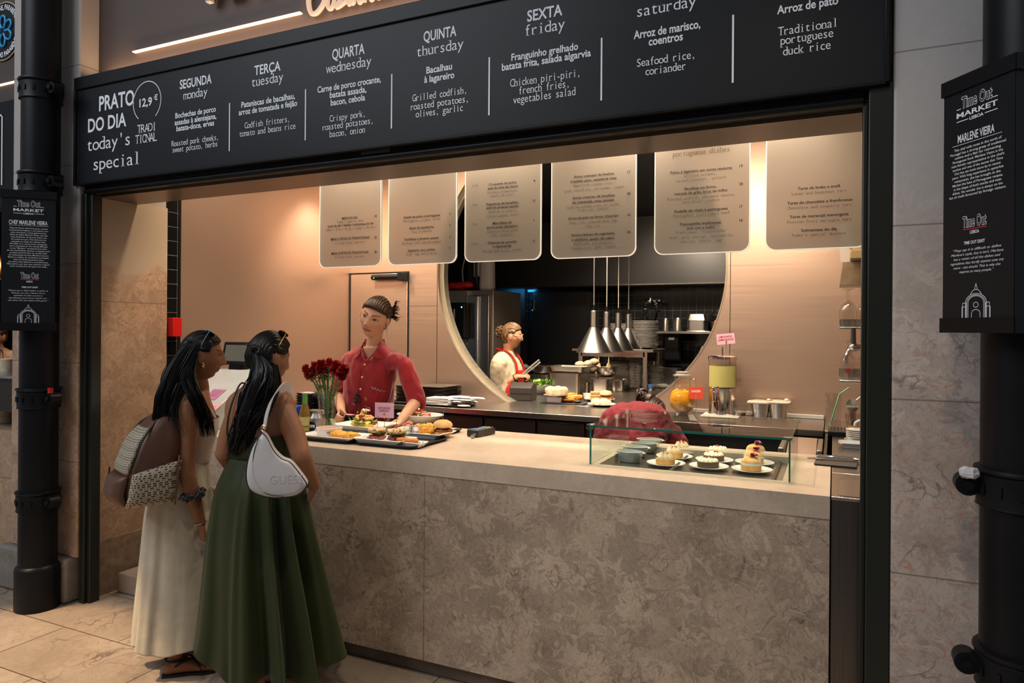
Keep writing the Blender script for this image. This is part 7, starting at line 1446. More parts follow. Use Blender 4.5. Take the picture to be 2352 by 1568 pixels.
MB().lathe([(r_*.47, hb*.74), (r_*.455, hb*.955), (r_*.50, hb*.96), (r_*.50, hb*1.0), (.0005, hb*1.002)], (0, 0, 0), 20, False).build('green_foil', mat('green_foil', (.10, .30, .06), .4), o); pl_ = MB().lathe([(r_+.0008, .03), (r_+.0008, hb*.46)], (0, 0, 0), 28, False, False).build('paper_label', mat('cider_label', (.62, .42, .20), .6, color2=(.40, .42, .10), noise_scale=45), o)
v, f = text_geo('SOMERSBY', 'cond'); w = v[:, 0].max()-v[:, 0].min(); m = MB(); rr_ = r_+.0014; m.add([(rr_*math.sin(R(32)+((x-v[:, 0].min())/w-.5)*.058/r_), -rr_*math.cos(R(32)+((x-v[:, 0].min())/w-.5)*.058/r_), .052+y*.010) for x, y in v], f); m.build('label_lettering', mat('dark_green_print', (.03, .06, .02), .6), pl_, smooth=False)
p = PZ(682, 990, Z1); o = thing('drink_can', 'blue and red drink can behind the brown bottle', 'can', p+V3((0, .02, 0))); MB().lathe([(.026, 0), (.033, .006), (.033, .135), (.027, .150), (.0005, .149)], (0, 0, 0), 24).build('can_body', mat('blue_can', (.02, .06, .30), .3, .5), o); MB().lathe([(.0336, .02), (.0336, .075)], (0, 0, 0), 24, False, False).build('red_band', mat('red_can', (.5, .02, .02), .3, .4), o)
p = PZ(752, 985, Z1); vz = thing('flower_vase', 'clear glass vase of red carnations on the counter', 'vase', p); hv = PY(752, 897, p.y).z-Z1
MB().lathe([(.046, 0), (.048, .002), (.050, hv*.4), (.060, hv*.98), (.062, hv), (.058, hv), (.047, hv*.4), (.044, .010), (.0005, .010)], (0, 0, 0), 32).build('glass', CRY, vz, angle=60); MB().lathe([(.0005, .011), (.043, .011), (.045, hv*.45), (.0005, hv*.45)], (0, 0, 0), 24).build('water', glassmat('water', (.86, .95, .86), 1.2), vz)
PET = mat('carnation_red', (.30, .004, .010), .6, 0, .2, color2=(.16, .002, .006), noise_scale=60)
STEM = mat('flower_stem', (.06, .15, .03), .5)
heads = [(712, 858), (728, 850), (741, 848), (755, 846), (770, 850), (785, 856), (722, 866), (738, 862), (752, 860), (766, 862), (780, 868), (745, 872), (716, 872)]
def carnation(mb, c, r, seed, up):
    rnd = random.Random(seed); x_, y_, _ = basis(up)
    for k in range(48):
        a = rnd.uniform(0, 6.28); t = rnd.random(); d = (x_*math.cos(a)+y_*math.sin(a)); q = c+up*r*(.15+.55*(1-t)); w = up.cross(d)
        o_ = (d*(.35+.65*t)+up*(.75*(1-t)+.05)).normalized(); L_ = r*rnd.uniform(.75, 1.05); s_ = r*.42; e = [q-w*s_*.3, q+o_*L_*.75-w*s_, q+o_*L_+w*s_*-.45+up*r*.08, q+o_*L_*.90+up*r*-.04, q+o_*L_+w*s_*.45+up*r*.08, q+o_*L_*.75+w*s_, q+w*s_*.3]
        mb.add(e, [(0, 1, 3), (1, 2, 3), (3, 4, 5), (0, 3, 6), (3, 5, 6)])
pf = (p.x, p.y)
for k, (u, v) in enumerate(heads):
    yy = p.y+(-.05, .03, -.03, .05, 0)[k % 5]; c = PY(u, v, yy)
    fl = thing('carnation', 'red carnation in the bunch in the glass vase', 'flower', (c.x, c.y, c.z), 0, 'red carnations in the vase'); fl_up = (V3((c.x-p.x, c.y-p.y, .16))).normalized(); m = MB(); carnation(m, V3((0, 0, 0)), .040, k, fl_up); m.build('petals', PET, fl, smooth=False)
    base = V3((p.x+(p.x-c.x)*.25-c.x+0, p.y+(p.y-c.y)*.25-c.y, Z1+.02-c.z)); neck = V3((p.x+(c.x-p.x)*.55-c.x, p.y+(c.y-p.y)*.55-c.y, Z1+hv*.98-c.z)); m = MB(); m.tube([V3((0, 0, 0)), neck, base], .0035, 6, sub=6); m.lathe([(.004, -.012), (.011, 0), (.012, .012)], (0, 0, 0), 10)
    for j in range(3): q_ = V3(neck)*(.4+.5*j); d_ = V3((math.cos(k+j*2), math.sin(k+j*2), .7)); m.tube([q_, q_+d_*.03, q_+d_*.055+V3((0, 0, -.012))], [.002, .003, .0006], 5, sub=3)
    m.build('stem', STEM, fl)
# stacks of small black trays with pink slips
for k, (u, v, n, lb) in enumerate(((708, 950, 9, 'tall'), (727, 950, 7, 'low'))):
    p = PZ(u, v, Z1)
    for i in range(n):
        o = rect_plate('bill_tray', '', 'bill tray', (p.x+.03*k, p.y+.02*k, Z1+.001+i*.0165), .15, .11, .015, R(4*((i*7) % 5-2)), TRAY, .015, .86, 'stacked bill trays by the till'); o['label'] = ('small black bill tray in the taller stack beside the vase', 'small black bill tray in the lower stack beside the vase')[k]
    s_ = tag(MB().cbox((0, 0, 0), (.10, .07, .0015)).build('bill_slip', PINKCARD), ('pink slip on top of the taller tray stack', 'pink slip on top of the lower tray stack')[k], 'slip'); s_.location = (p.x+.03*k, p.y+.02*k, Z1+.001+n*.0165+.002)
for i in range(3):
    p = PZ(797, 968, Z1); o = round_plate('black_saucer', 'small black dish in the low stack beside the large square plate', 'dish', (p.x, p.y+.02, Z1+.001+i*.011), .062, .012, TRAY, 'black dishes by the server'); 
s_ = tag(MB().cbox((0, 0, 0), (.07, .05, .0012)).build('bill_slip', PINKCARD), 'pink slip lying on the stack of black dishes', 'slip'); s_.location = (p.x, p.y+.02, Z1+.044)
# ---------------------------------------------------------------- tarts and bowls in the glass case
ZP = zf+.0008
for i, (u, v) in enumerate(((1447, 1060), (1460, 1047.5), (1481, 1038.5), (1494, 1029))):
    p = PZ(u, v, ZP); o = thing('dessert_bowl', ('grey oval bowl at the front of the bowl row', 'grey oval bowl, second from the front', 'grey oval bowl, third from the front', 'grey oval bowl at the back of the row')[i], 'bowl', p, 0, 'grey bowls in the glass case')
    MB().lathe([(.042, 0), (.046, .004), (.058, .040), (.062, .052), (.058, .053), (.046, .014), (.0005, .012)], (0, 0, 0), 40, True, True, 1.08, .80).build('bowl_body', GRYC, o, angle=60)
    MB().ell((-.066, 0, .047), (.012, .016, .005), 10, 6).ell((.066, 0, .047), (.012, .016, .005), 10, 6).build('handle_lug', GRYC, o)
    if i in (1, 3): MB().lathe([(.053, .040), (.0005, .041)], (0, 0, 0), 24, False, True, 1.08, .8).build('filling', mat('rice_pudding', (.62, .42, .16), .5, color2=(.14, .04, .02), noise_scale=70), o)
def tart(kind, label, p, rz, first={}):
    root = thing('tart', label, 'tart', p, rz, {'m': 'meringue tarts', 'c': 'chocolate cream tarts', 'p': 'passion fruit tarts'}[kind]); rnd = random.Random(len(label))
    sx = 1.12 if kind == 'c' else 1.0
    MB().lathe([(.0005, 0), (.043, 0), (.0445, .002), (.046, .026), (.043, .0265), (.041, .022), (.0005, .022)], (0, 0, 0), 40, True, True, sx, .86).build('crust', CHOC if kind == 'c' else CRUST, root, angle=60)
    m = MB()
    if kind == 'm':
        for k in range(9): a = k*6.28/8; q = .024 if k < 8 else 0; m.lathe([(.0135, .020), (.0150, .028), (.011, .038), (.005, .047), (.0008, .053+.004*(k % 3))], (q*math.cos(a), q*math.sin(a)*.85, 0), 14)
        m.build('meringue_peaks', CREAMF, root); m2 = MB()
        for k in range(3): m2.tube([(-.01+.012*k, .0, .046), (-.006+.012*k, .006, .052), (.0+.012*k, .0, .050)], .003, 6, sub=3)
        m2.build('hazelnut_pieces', mat('hazelnut', (.35, .16, .05), .5), root)
    elif kind == 'c':
        for k in range(14): a = k*6.28/13; q = .035 if k < 13 else 0; m.lathe([(.0095, .022), (.0105, .028), (.007, .034), (.001, .040)], (q*math.cos(a)*sx, q*math.sin(a)*.82, 0), 12)
        for k in range(6): a = k*6.28/6; m.lathe([(.012, .022), (.013, .032), (.008, .040), (.001, .044)], (.016*math.cos(a), .014*math.sin(a), 0), 12)
        m.build('piped_cream', PALEC, root); m2 = MB(); [m2.ell((rnd.uniform(-.012, .012), rnd.uniform(-.012, .012), .043), (.006, .005, .0045), 8, 6) for k in range(4)]; m2.build('raspberry_bits', mat('raspberry', (.36, .015, .03), .4), root)
    else:
        m.lathe([(.041, .021), (.045, .028), (.046, .036), (.041, .047), (.030, .056), (.014, .061), (.0005, .062)], (0, 0, 0), 30, True, True, 1, .88); m.build('toasted_meringue', TOAST, root); MB().lathe([(.0452, .024), (.0475, .030), (.0452, .036)], (0, 0, 0), 30, False, False, 1, .88).build('white_band', mat('white_meringue', (.82, .78, .70), .5), root)
        m2 = MB(); c = V3((.012, -.004, .064))
        for k in range(26): a = rnd.uniform(0, 6.28); d = V3((math.cos(a), math.sin(a), rnd.uniform(.0, 1.2))).normalized(); w = d.cross(U).normalized()*.004; m2.add([c-w, c+d*.018-w*1.6, c+d*.021, c+d*.018+w*1.6, c+w], [(0, 1, 2, 3, 4)])
        m2.build('edible_flower', PINKP if 'back' in label else MAG, root, smooth=False)
    return root
PT_ = [('m', 1529.6, 1068, 'front'), ('m', 1549, 1052, 'middle'), ('m', 1567, 1040.5, 'back'), ('c', 1628, 1075, 'front'), ('c', 1641, 1060, 'middle'), ('c', 1650, 1045.5, 'back'), ('p', 1727, 1082.5, 'front'), ('p', 1733, 1066, 'middle'), ('p', 1737, 1050, 'back')]
nmk = {'m': 'meringue tart', 'c': 'chocolate cream tart', 'p': 'torched passion fruit tart'}
for kind, u, v, pos in PT_:
    p = PZ(u, v, ZP); round_plate('dessert_plate', 'small white plate under the %s %s' % (pos, nmk[kind]), 'plate', p, .0905, .012, CER, 'dessert plates in the glass case'); tart(kind, '%s, %s one of three in its row' % (nmk[kind], pos), p+V3((-.004, .004, .0058)), R({'m': 20, 'c': 25, 'p': 0}[kind]))
# ================================================================ order desk with the till at the left
o = thing('order_desk', 'pale sloped order desk with pink notes at the left end of the counter', 'desk', (-2.95, 3.2, Z1+.001))
yq = 3.35; tl_, tr_ = PY(506, 849, yq), PY(585, 850, yq); x0, x1 = tl_.x-.10, tr_.x+.03; zt = tl_.z-Z1; bl = PZ(452, 1000, Z1)
y0 = max(bl.y, YC0+.03); lx0, lx1 = x0+2.95, x1+2.95; ly0, ly1 = y0-3.2, yq-3.2
DESK = mat('pale_grey_laminate', (.50, .53, .53), .22, 0, .5, coat=.3, noise_amt=.12, noise_scale=3)
MB().prism([(ly0, 0), (ly1+.16, 0), (ly1+.16, zt), (ly1, zt), (ly0, .025)], lx0, lx1, 'yz').box(lx0, -.278, ly0+.02, ly1+.15, .121-Z1, .0).build('desk_body', DESK, o, bevel=.004)
sl = V3((0, ly1-ly0, zt-.025)).normalized(); nn_ = V3((0, -sl.z, sl.y))
def note(label, quad, col, lines):
    """note lying on the slope; quad centre in photograph pixels"""
    u, v, w, h = quad
    d = ray(u, v); P0 = V3((-2.95, 3.2+ly0, Z1+.026)); k = (P0-V3((0, 0, CAM_H))).dot(nn_)/d.dot(nn_); c = V3((0, 0, CAM_H))+d*k+nn_*.0022
    t = thing('pink_note', label, 'note', c); m = MB(); X = V3((1, 0, 0)); m.add([X*-w/2-sl*h/2, X*w/2-sl*h/2, X*w/2+sl*h/2, X*-w/2+sl*h/2], [(0, 1, 2, 3)]); np_ = m.build('note_paper', col, t, solid=.0015, smooth=False)
    m = MB(); rnd = random.Random(len(label))
    for i, s_ in enumerate(lines): line(m, s_, sl*(h*(.30-.13*i))+nn_*.0016, X, sl, w*(.55+.3*rnd.random()), h*.05, 'sans')
    m.build('note_lettering', CARDT, np_, smooth=False)
note('mauve pink note with handwritten lines, upper of the two on the order desk', (493, 906, .105, .105), mat('mauve_card', (.42, .17, .28), .6), ['Em caso de alergia', 'informe a nossa equipa', 'antes do pedido', 'obrigado', 'mv'])
note('light pink note with handwritten lines, lower on the order desk', (482, 940, .105, .105), mat('light_pink_card', (.75, .38, .42), .6), ['Peça aqui e receba', 'o seu prato ao balcão', 'please order here', 'obrigado', 'mv'])
yt = yq+.05; a = PY(537, 848, yt); o = thing('till_screen', 'black tilted till touchscreen on the order desk', 'till', (a.x, yt, PY(537, 849, yt).z), R(4))
W_ = PY(566, 820, yt).x-PY(508, 820, yt).x; H_ = PY(537, 793, yt).z-PY(537, 843, yt).z; T = Matrix.Translation((0, 0, .035)) @ Matrix.Rotation(R(-14), 4, 'X')
m = MB(); m.M = T; m.box(-W_/2, W_/2, -.002, .030, 0, H_+.01); m.build('screen_housing', BLK, o, bevel=.006); m = MB(); m.M = T; m.box(-W_/2+.022, W_/2-.022, -.0035, -.0018, .022, H_-.012); m.build('screen_glass', mat('grey_screen', (.10, .10, .085), .08, 0, .6, emit=(.11, .105, .08), strength=.25), o)
m = MB(); m.prism([(-.05, 0), (.05, 0), (.035, .05), (-.035, .05)], .0, .09, 'xz'); m.build('stand', BLK, o, bevel=.004)
# red box on the tiled reveal
p = PX(392, 751, XL-.004); o = thing('red_alarm_box', 'flat red box on the black tiles beside the stone reveal', 'alarm box', (XL+.002, 3.335, p.z)); h_ = (PX(390, 730, XL).z-PX(390, 773, XL).z)/2
MB().box(-.006, .055, -.018, .055, -h_, h_).build('box_body', mat('alarm_red', (.62, .006, .006), .4), o, bevel=.004); MB().tube([(.02, .0, -h_-.002), (.02, .0, -h_-.06), (.0, .02, -h_-.12)], .004, 6, sub=4).build('cable', BLK, o)
# ================================================================ back worktop, left to right
def on(u, v, z=Z1): p = PZ(u, v, z); return V3((p.x, p.y, z+.0008))
p = on(1012, 916); p.y = 5.06
for i in range(13):
    o = thing('serving_tray', 'dark serving tray in the tall stack on the back worktop', 'tray', (p.x+.004*((i*5) % 3), p.y, Z1+.001+i*.0105), R(.8*((i*3) % 5-2)), 'stacked trays on the back worktop') if i == 0 else dup(o0, (p.x+.004*((i*5) % 3), p.y, Z1+.001+i*.0105), R(.8*((i*3) % 5-2)))
    if i == 0: o0 = o; m = MB(); dish(m, [(.44, .32, .03, 0), (.455, .335, .035, .002), (.475, .355, .04, .0085), (.48, .36, .04, .0095), (.472, .352, .04, .0098), (.45, .33, .035, .004)]); m.build('tray_body', mat('worn_tray', (.07, .062, .055), .35, .3), o)
p = on(968, 918); p.y = 4.86; tray('oval_tray', 'black tray with cutlery bags in front of the tray stack', p.x-.13, p.x+.12, 4.72, 4.90, Z1, .012, m=TRAY)
p = on(1075, 925); tx0, tx1 = PZ(984, 926, Z1).x, PZ(1172, 915, Z1).x; tray('oval_tray', 'black tray holding napkins and cutlery pouches on the back worktop', tx0, tx1, 4.71, 4.99, Z1, .012)
p = on(1038, 924, Z1+.007)
for i in range(6): s_ = tag(MB().cbox((0, 0, .0048), (.20, .15, .0088)).build('folded_napkin', PAPER, bevel=.003), 'folded white napkin in the neat stack on the black tray', 'napkin', 'stacked napkins'); s_.location = (p.x, 4.83, Z1+.008+i*.0095); s_.rotation_euler = (0, 0, R((-2, 1, 3, -1, 2, 0)[i]))
rnd = random.Random(4)
for i in range(14):
    u, v, z = ((1085, 916, 0), (1110, 918, 0), (1138, 914, 0), (1100, 912, 1), (1125, 910, 1), (1150, 908, 1), (1080, 908, 2), (1098, 905, 2), (1120, 905, 2), (1142, 902, 2), (1088, 900, 3), (1104, 899, 3), (1150, 900, 3), (1136, 895, 3))[i]
    pz = PZ(u, v+z*7, Z1+.01); s_ = thing('cutlery_pouch', 'crumpled white paper cutlery pouch heaped on the black tray', 'cutlery pouch', (pz.x, 4.84+.02*(i % 3), Z1+.0095+z*.017), R(rnd.uniform(-25, 25)), 'paper cutlery pouches'); m = MB(); blob(m, (0, 0, .009), (.075, .04, .0085), .25, 2.2, i*1.3, 16, 8); m.build('pouch', PAPER, s_)
m = MB(); blob(m, (0, 0, .008), (.055, .03, .007), .3, 2, 3); s_ = tag(m.build('used_napkin', mat('cream_paper', (.66, .60, .48), .8)), 'creased cream napkin at the front of the black tray', 'napkin'); p = PZ(1085, 930, Z1+.01); s_.location = (p.x, 4.745, Z1+.008)
# printer in the hatch
p = PZ(1195, 919, Z1); o = thing('receipt_printer', 'dark receipt printer standing in the hatch', 'printer', (p.x+.0, p.y+.06, Z1+.001), R(8)); w_ = .20
MB().prism([(-.09, 0), (.09, 0), (.09, .125), (.02, .150), (-.05, .142), (-.09, .11)], -w_/2, w_/2, 'yz').build('printer_body', mat('charcoal_plastic', (.035, .030, .027), .45), o, bevel=.008); MB().box(-w_/2+.01, w_/2-.01, -.0915, -.089, .055, .06).build('seam', BLK2, o)
# salad bowl
p = on(1238, 904); o = thing('salad_bowl', 'white bowl of green salad behind the receipt printer', 'bowl', p); MB().lathe([(.06, 0), (.066, .004), (.105, .06), (.118, .085), (.113, .085), (.095, .05), (.0005, .03)], (0, 0, 0), 36).build('bowl_body', CER, o, angle=60)
sv = thing('green_salad', 'heap of green leaves in the white bowl behind the printer', 'salad', p+V3((0, 0, .065))); m = MB(); leafy(m, (0, 0, .0), .085, .085, .05, 130, .036, 4); m.build('leaves', mat('bright_leaf', (.12, .30, .03), .45, color2=(.22, .42, .06), noise_scale=30), sv); m = MB(); leafy(m, (-.05, -.03, .015), .05, .05, .03, 22, .03, 6); m.build('red_leaves', mat('red_leaf', (.16, .015, .03), .45), sv)
# mixing bowl held behind
p = PZ(1245, 857, Z1); y_ = 6.9; c = PY(1245, 858, y_)
o = thing('mixing_bowl', 'steel mixing bowl with orange sauce beside the tongs', 'mixing bowl', (c.x, y_, c.z-.0)); rb = .13
MB().lathe([(.07, 0), (.10, .02), (rb, .085), (rb+.006, .087), (rb-.003, .084), (.09, .02), (.0005, .008)], (0, 0, 0), 40).build('bowl_body', STEEL, o, angle=60); MB().lathe([(.105, .05), (.0005, .052)], (0, 0, 0), 24, False, True).build('sauce', mat('orange_sauce', (.55, .22, .04), .35), o)
o2 = thing('gastronorm_pan', 'steel pan carrying the mixing bowl behind the salad', 'pan', (c.x, y_, Z1+.001)); hgt = c.z-Z1-.004
MB().rrect((0, 0, 0), .22, .2, .03, 0, hgt).build('pan_body', STEELZ, o2)
def gn(label, u0, u1, vb, vt, dd=None, fill=None, lid=False, rimdrop=.0):
    """steel gastronorm pan: front bottom edge u0..u1 on row vb, top at row vt"""
    p = PZ((u0+u1)/2, vb, Z1); w = PY(u1, vb, p.y).x-PY(u0, vb, p.y).x; h = PY((u0+u1)/2, vt, p.y).z-Z1; d = dd or w*.8
    o = thing('gastronorm_pan', label, 'pan', (p.x, p.y+d/2, Z1+.001)); m = MB()
    dish(m, [(w*.9, d*.9, .02, 0), (w*.95, d*.95, .03, .006), (w, d, .035, h-.012), (w, d, .035, h-.003), (w+.03, d+.03, .04, h-.002), (w+.03, d+.03, .04, h), (w-.004, d-.004, .033, h), (w*.9, d*.9, .03, h-.03 if fill or lid else .01)], 6); m.build('pan_body', mat('gn_steel', (.50, .47, .43), .27, 1.0), o, angle=45)
    if fill: MB().rrect((0, 0, 0), w*.93, d*.93, .03, h-.028, h-.018).build('contents', fill, o)
    return o, p, w, h, d
g1, gp, gw, gh, gd = gn('large deep steel pan in the middle of the kitchen pass', 1260, 1329, 906, 857, .30)
p = V3((gp.x+.01, gp.y+.17, Z1+gh+.004)); o = thing('oven_tray', 'shallow steel oven tray lying on the large deep pan', 'oven tray', p); m = MB(); dish(m, [(.30, .24, .03, 0), (.32, .26, .04, .004), (.345, .28, .05, .055), (.40, .33, .05, .058), (.40, .33, .05, .060), (.335, .27, .05, .057), (.31, .25, .04, .008)]); m.build('tray_body', MATS['gn_steel'], o, angle=45)
gn('small square steel pan beside the large deep pan', 1357, 1395, 906, 870, .20); g3, p3, w3, h3, d3 = gn('square steel pan with lid rim in front of the ramekin stacks', 1410-10, 1438-8, 897, 872, .2)
gn('low steel pan of yellow relish between the deep pans', 1331, 1352, 903, 878, .12, mat('yellow_relish', (.62, .45, .08), .5)); gn('narrow steel pan behind the yellow relish', 1338, 1362, 896, 860, .2); gn('steel pan with serving spoon beside the ramekin stacks', 1410, 1432, 899, 874, .25, mat('cream_relish', (.7, .62, .42), .5))
gn('tall steel pot under the right gantry post', 1484, 1510, 886, 858, .12); 
c = PZ(1393, 897, Z1); y_ = c.y+.12; q = PY(1393, 864, y_); o = thing('mixing_bowl', 'wide steel mixing bowl standing on pans below the heat lamps', 'mixing bowl', (q.x, y_, q.z)); rb = (PY(1419, 845, y_).x-PY(1367, 845, y_).x)/2; hb_ = PY(1393, 842, y_).z-q.z
MB().lathe([(rb*.45, 0), (rb*.72, hb_*.18), (rb*.95, hb_*.65), (rb, hb_), (rb*1.03, hb_*1.01), (rb*.97, hb_), (rb*.9, hb_*.6), (.0005, hb_*.15)], (0, 0, 0), 44).build('bowl_body', MATS['gn_steel'], o, angle=60)
o = thing('gastronorm_pan', 'steel pan carrying the wide mixing bowl', 'pan', (q.x, y_, Z1+.001)); MB().rrect((0, 0, 0), rb*1.5, rb*1.4, .03, 0, q.z-Z1-.003).build('pan_body', MATS['gn_steel'], o)
for i, (u, v) in enumerate(((1332, 838), (1350, 836), (1362, 832), (1348, 846), (1358, 848))):
    c = PY(u, v, 6.75); o = thing('bread_roll', 'floury bread roll heaped behind the oven tray', 'bread roll', (c.x, 6.75+.02*i, c.z-.03), .4*i, 'bread rolls on the pass'); m = MB(); blob(m, (0, 0, .034), (.052, .046, .036), .12, 1.6, i*2, 18, 12); m.build('roll_body', mat('floury_roll', (.52, .36, .22), .7, color2=(.70, .56, .40), noise_scale=26), o)
c = PY(1345, 862, 6.62); o = thing('gastronorm_pan', 'steel pan holding the bread rolls', 'pan', (c.x, 6.80, Z1+.001)); MB().rrect((0, 0, 0), .22, .2, .03, 0, c.z-Z1-.0).build('pan_body', MATS['gn_steel'], o)
for i, (u, v, lb) in enumerate(((1375, 832, 'left'), (1398, 834, 'right'))):
    y_ = 7.0; c = PY(u, 846, y_); o = thing('sauce_bottle', 'squeeze bottle of cream sauce, %s one of two under the gantry' % lb, 'sauce bottle', (c.x, y_, Z1+.001)); zz_ = PY(u, 838, y_).z-Z1; zt_ = PY(u, 820, y_).z-Z1
    MB().lathe([(.028, 0), (.030, .004), (.030, zz_-.03), (.022, zz_-.008), (.020, zz_), (.0005, zz_)], (0, 0, 0), 20).build('bottle_body', mat('cream_sauce', (.66, .58, .36), .4), o); MB().lathe([(.021, zz_), (.020, zz_+.012), (.008, zz_+.018), (.003, zt_), (.0005, zt_)], (0, 0, 0), 16).build('nozzle', mat('nozzle', (.68, .60, .40), .4), o)
# stacks of plates on and under the gantry
def stack(name, label, n, c, r, dz, m_, group, square=False, tilt=0.02):
    o = None
    for i in range(n):
        L_ = (c[0]+.003*((i*7) % 5-2), c[1]+.003*((i*3) % 4-1), c[2]+i*dz)
        if o is None:
            o = thing(name, label, 'plate' if 'plate' in name else 'ramekin', L_, 0, group); m = MB()
            if square: dish(m, [(r*1.5, r*1.3, .02, 0), (r*1.55, r*1.35, .02, .002), (r*2, r*1.7, .03, .016), (r*2, r*1.7, .03, .018), (r*1.5, r*1.3, .02, .005)], 4)
            elif 'ramekin' in name: m.lathe([(r*.82, 0), (r*.86, .003), (r*.96, dz*1.25), (r, dz*1.32), (r*.95, dz*1.32), (r*.80, .008), (.0005, .007)], (0, 0, 0), 28)
            else: m.lathe([(r*.55, 0), (r*.6, .002), (r, dz*1.1), (r, dz*1.25), (r*.6, .006), (.0005, .005)], (0, 0, 0), 30)
            m.build('plate_body' if 'plate' in name else 'ramekin_body', m_, o, angle=60)
            if 'ramekin' in name: m = MB(); line(m, 'AB', V3((r*.15, -r*.93, dz*.35)), V3((1, .15, 0)).normalized(), U, r*.45, dz*.5, 'bold'); m.build('logo', MATS['brown_logo'], o, smooth=False)
            o1 = o
        else: dup(o1, L_, R((i*37) % 11-5))
p = PZ(1440, 890, Z1); stack('ramekin', 'white logo ramekin in the front stack under the gantry', 11, (p.x+.09, p.y, Z1+.001), .075, .029, CER, 'front stack of ramekins')
p2 = p+V3((-.06, .14, 0)); stack('ramekin', 'white logo ramekin in the stack behind, left', 8, (p2.x, p2.y, Z1+.001), .07, .031, CER, 'rear stack of ramekins')
q = PZ(1468, 884, Z1); stack('plate', 'white plate in the stack right of the ramekins', 16, (p.x+.25, p.y+.22, Z1+.001), .085, .014, CER, 'plates right of the ramekins')
y_ = 7.35; c = PY(1425, 840, y_); stack('plate', 'square white plate in the stack under the gantry shelf', 16, (c.x, y_, Z1+.001), .135, .0175, CER, 'square plates under the gantry', True)
c = PY(1470, 800, 7.3); stack('plate', 'grey plate in the tall stack on the gantry shelf, right', 19, (c.x+.02, 7.40, zs_+.024), .15, .0155, CER, 'grey plates on the gantry shelf')
c = PY(1432, 800, 7.3); stack('plate', 'grey plate in the stack on the gantry shelf, behind the lamps', 17, (c.x-.06, 7.42, zs_+.024), .13, .0155, CER, 'grey plates behind the lamps')
# plates of food waiting on the pass
def onw(u, v): return on(u, v)
p = onw(1295, 926); o = rect_plate('plate', 'slate board with chicken wings on the pass', 'board', p, .38, .16, .006, 0, SLATE, .005, .97)
c0 = PZ(1274, 924, Z1+.006); o = thing('foil_box', 'small ribbed foil container under the bread plate', 'container', (c0.x, c0.y+.02, Z1+.0085)); MB().rrect((0, 0, 0), .13, .10, .02, 0, .045).build('box_body', FOIL, o)
o = round_plate('plate', 'white saucer of bread rolls raised on the foil container', 'plate', (c0.x, c0.y+.02, Z1+.055), .10, .014)
for i, (dx, dy) in enumerate(((-.045, 0), (.02, -.01), (.055, .03), (0, .045))): t = thing('bread_roll', 'pale bread roll on the white saucer', 'bread roll', (c0.x+dx, c0.y+.02+dy, Z1+.066), .5*i, 'pale rolls on the saucer'); m = MB(); blob(m, (0, 0, .036), (.050, .044, .038), .12, 1.6, i*3, 18, 12); m.build('roll_body', mat('pale_roll', (.72, .60, .42), .7, color2=(.58, .42, .24), noise_scale=18), t)
for i, (u, v) in enumerate(((1302, 924), (1318, 921), (1310, 917))): c = PZ(u, v, Z1+.008); t = thing('chicken_wing', ('orange fried wing at the front of the slate', 'orange fried wing at the right of the slate', 'orange fried wing resting behind the others')[i], 'chicken wing', (c.x, c.y+.02, Z1+.0085), .6*i); m = MB(); blob(m, (0, 0, .026), (.075, .036, .028), .4, 2.2, i*2+1, 18, 12); m.v = [(x, y, max(z, 0)) for x, y, z in m.v]; m.build('wing_body', mat('orange_wing', (.68, .28, .03), .5, color2=(.52, .17, .02), noise_scale=40), t)
m = MB(); blob(m, (0, 0, .012), (.03, .02, .012), .4, 2.2, 2); t = tag(m.build('dark_garnish', mat('dark_garnish', (.03, .028, .025), .4)), 'dark garnish at the end of the slate board', 'garnish'); c = PZ(1327, 925, Z1+.01); t.location = (c.x, c.y, Z1+.009)
p = onw(1378, 922); round_plate('plate', 'white plate with a burger and fries on the pass', 'plate', p+V3((-.02, .05, 0)), .13, .018)
t = thing('burger', 'burger with pick on the white plate on the pass', 'burger', p+V3((.03, .07, .008)), 0); MB().lathe([(.0005, 0), (.05, 0), (.055, .01), (.05, .022), (.0005, .022)], (0, 0, 0), 24).build('bottom_bun', BUN, t); heap('pulled_meat', MEAT, 26, .05, .05, .025, (.02, .01, .01), 3, t, .02); MB().lathe([(.0005, .044), (.052, .044), (.056, .055), (.045, .075), (.0005, .086)], (0, 0, 0), 24).build('top_bun', mat('pale_bun', (.66, .48, .25), .55), t); pick(t, (0, 0, .085), .04)
t = thing('toast_slices', 'toasted bread slices stacked beside the burger on the pass', 'toast', p+V3((-.055, .05, .008))); m = MB(); [m.cbox((0, 0, .014+.024*k), (.085, .06, .02), .2*k) for k in range(3)]; m.build('toast_body', mat('toast', (.62, .40, .16), .6, color2=(.42, .20, .06), noise_scale=40), t, bevel=.006)
t = thing('ramekin', 'small white ramekin of stew at the left of the burger plate', 'ramekin', p+V3((-.125, .03, .018))); MB().lathe([(.03, 0), (.038, .045), (.035, .045), (.028, .006), (.0005, .006)], (0, 0, 0), 24).build('ramekin_body', CER, t); MB().lathe([(.034, .036), (.0005, .040)], (0, 0, 0), 20, False, True).build('stew', FRY, t)
p = onw(1382, 932); round_plate('plate', 'white plate of sliced bread, nearest on the pass', 'plate', p, .115, .016)
for i, (dx, dy) in enumerate(((-.04, 0), (.03, .0), (.0, .04))): t = thing('bread_slice', 'thick slice of pale bread on the nearest plate', 'bread', (p.x+dx, p.y+dy, p.z+.0075), .7*i, 'bread slices on the nearest plate'); m = MB(); blob(m, (0, 0, .024), (.05, .036, .026), .15, 1.5, i, 16, 10); m.v = [(x, y, max(z, 0)) for x, y, z in m.v]; m.build('slice_body', mat('white_bread', (.78, .68, .48), .7, color2=(.66, .52, .30), noise_scale=30), t)
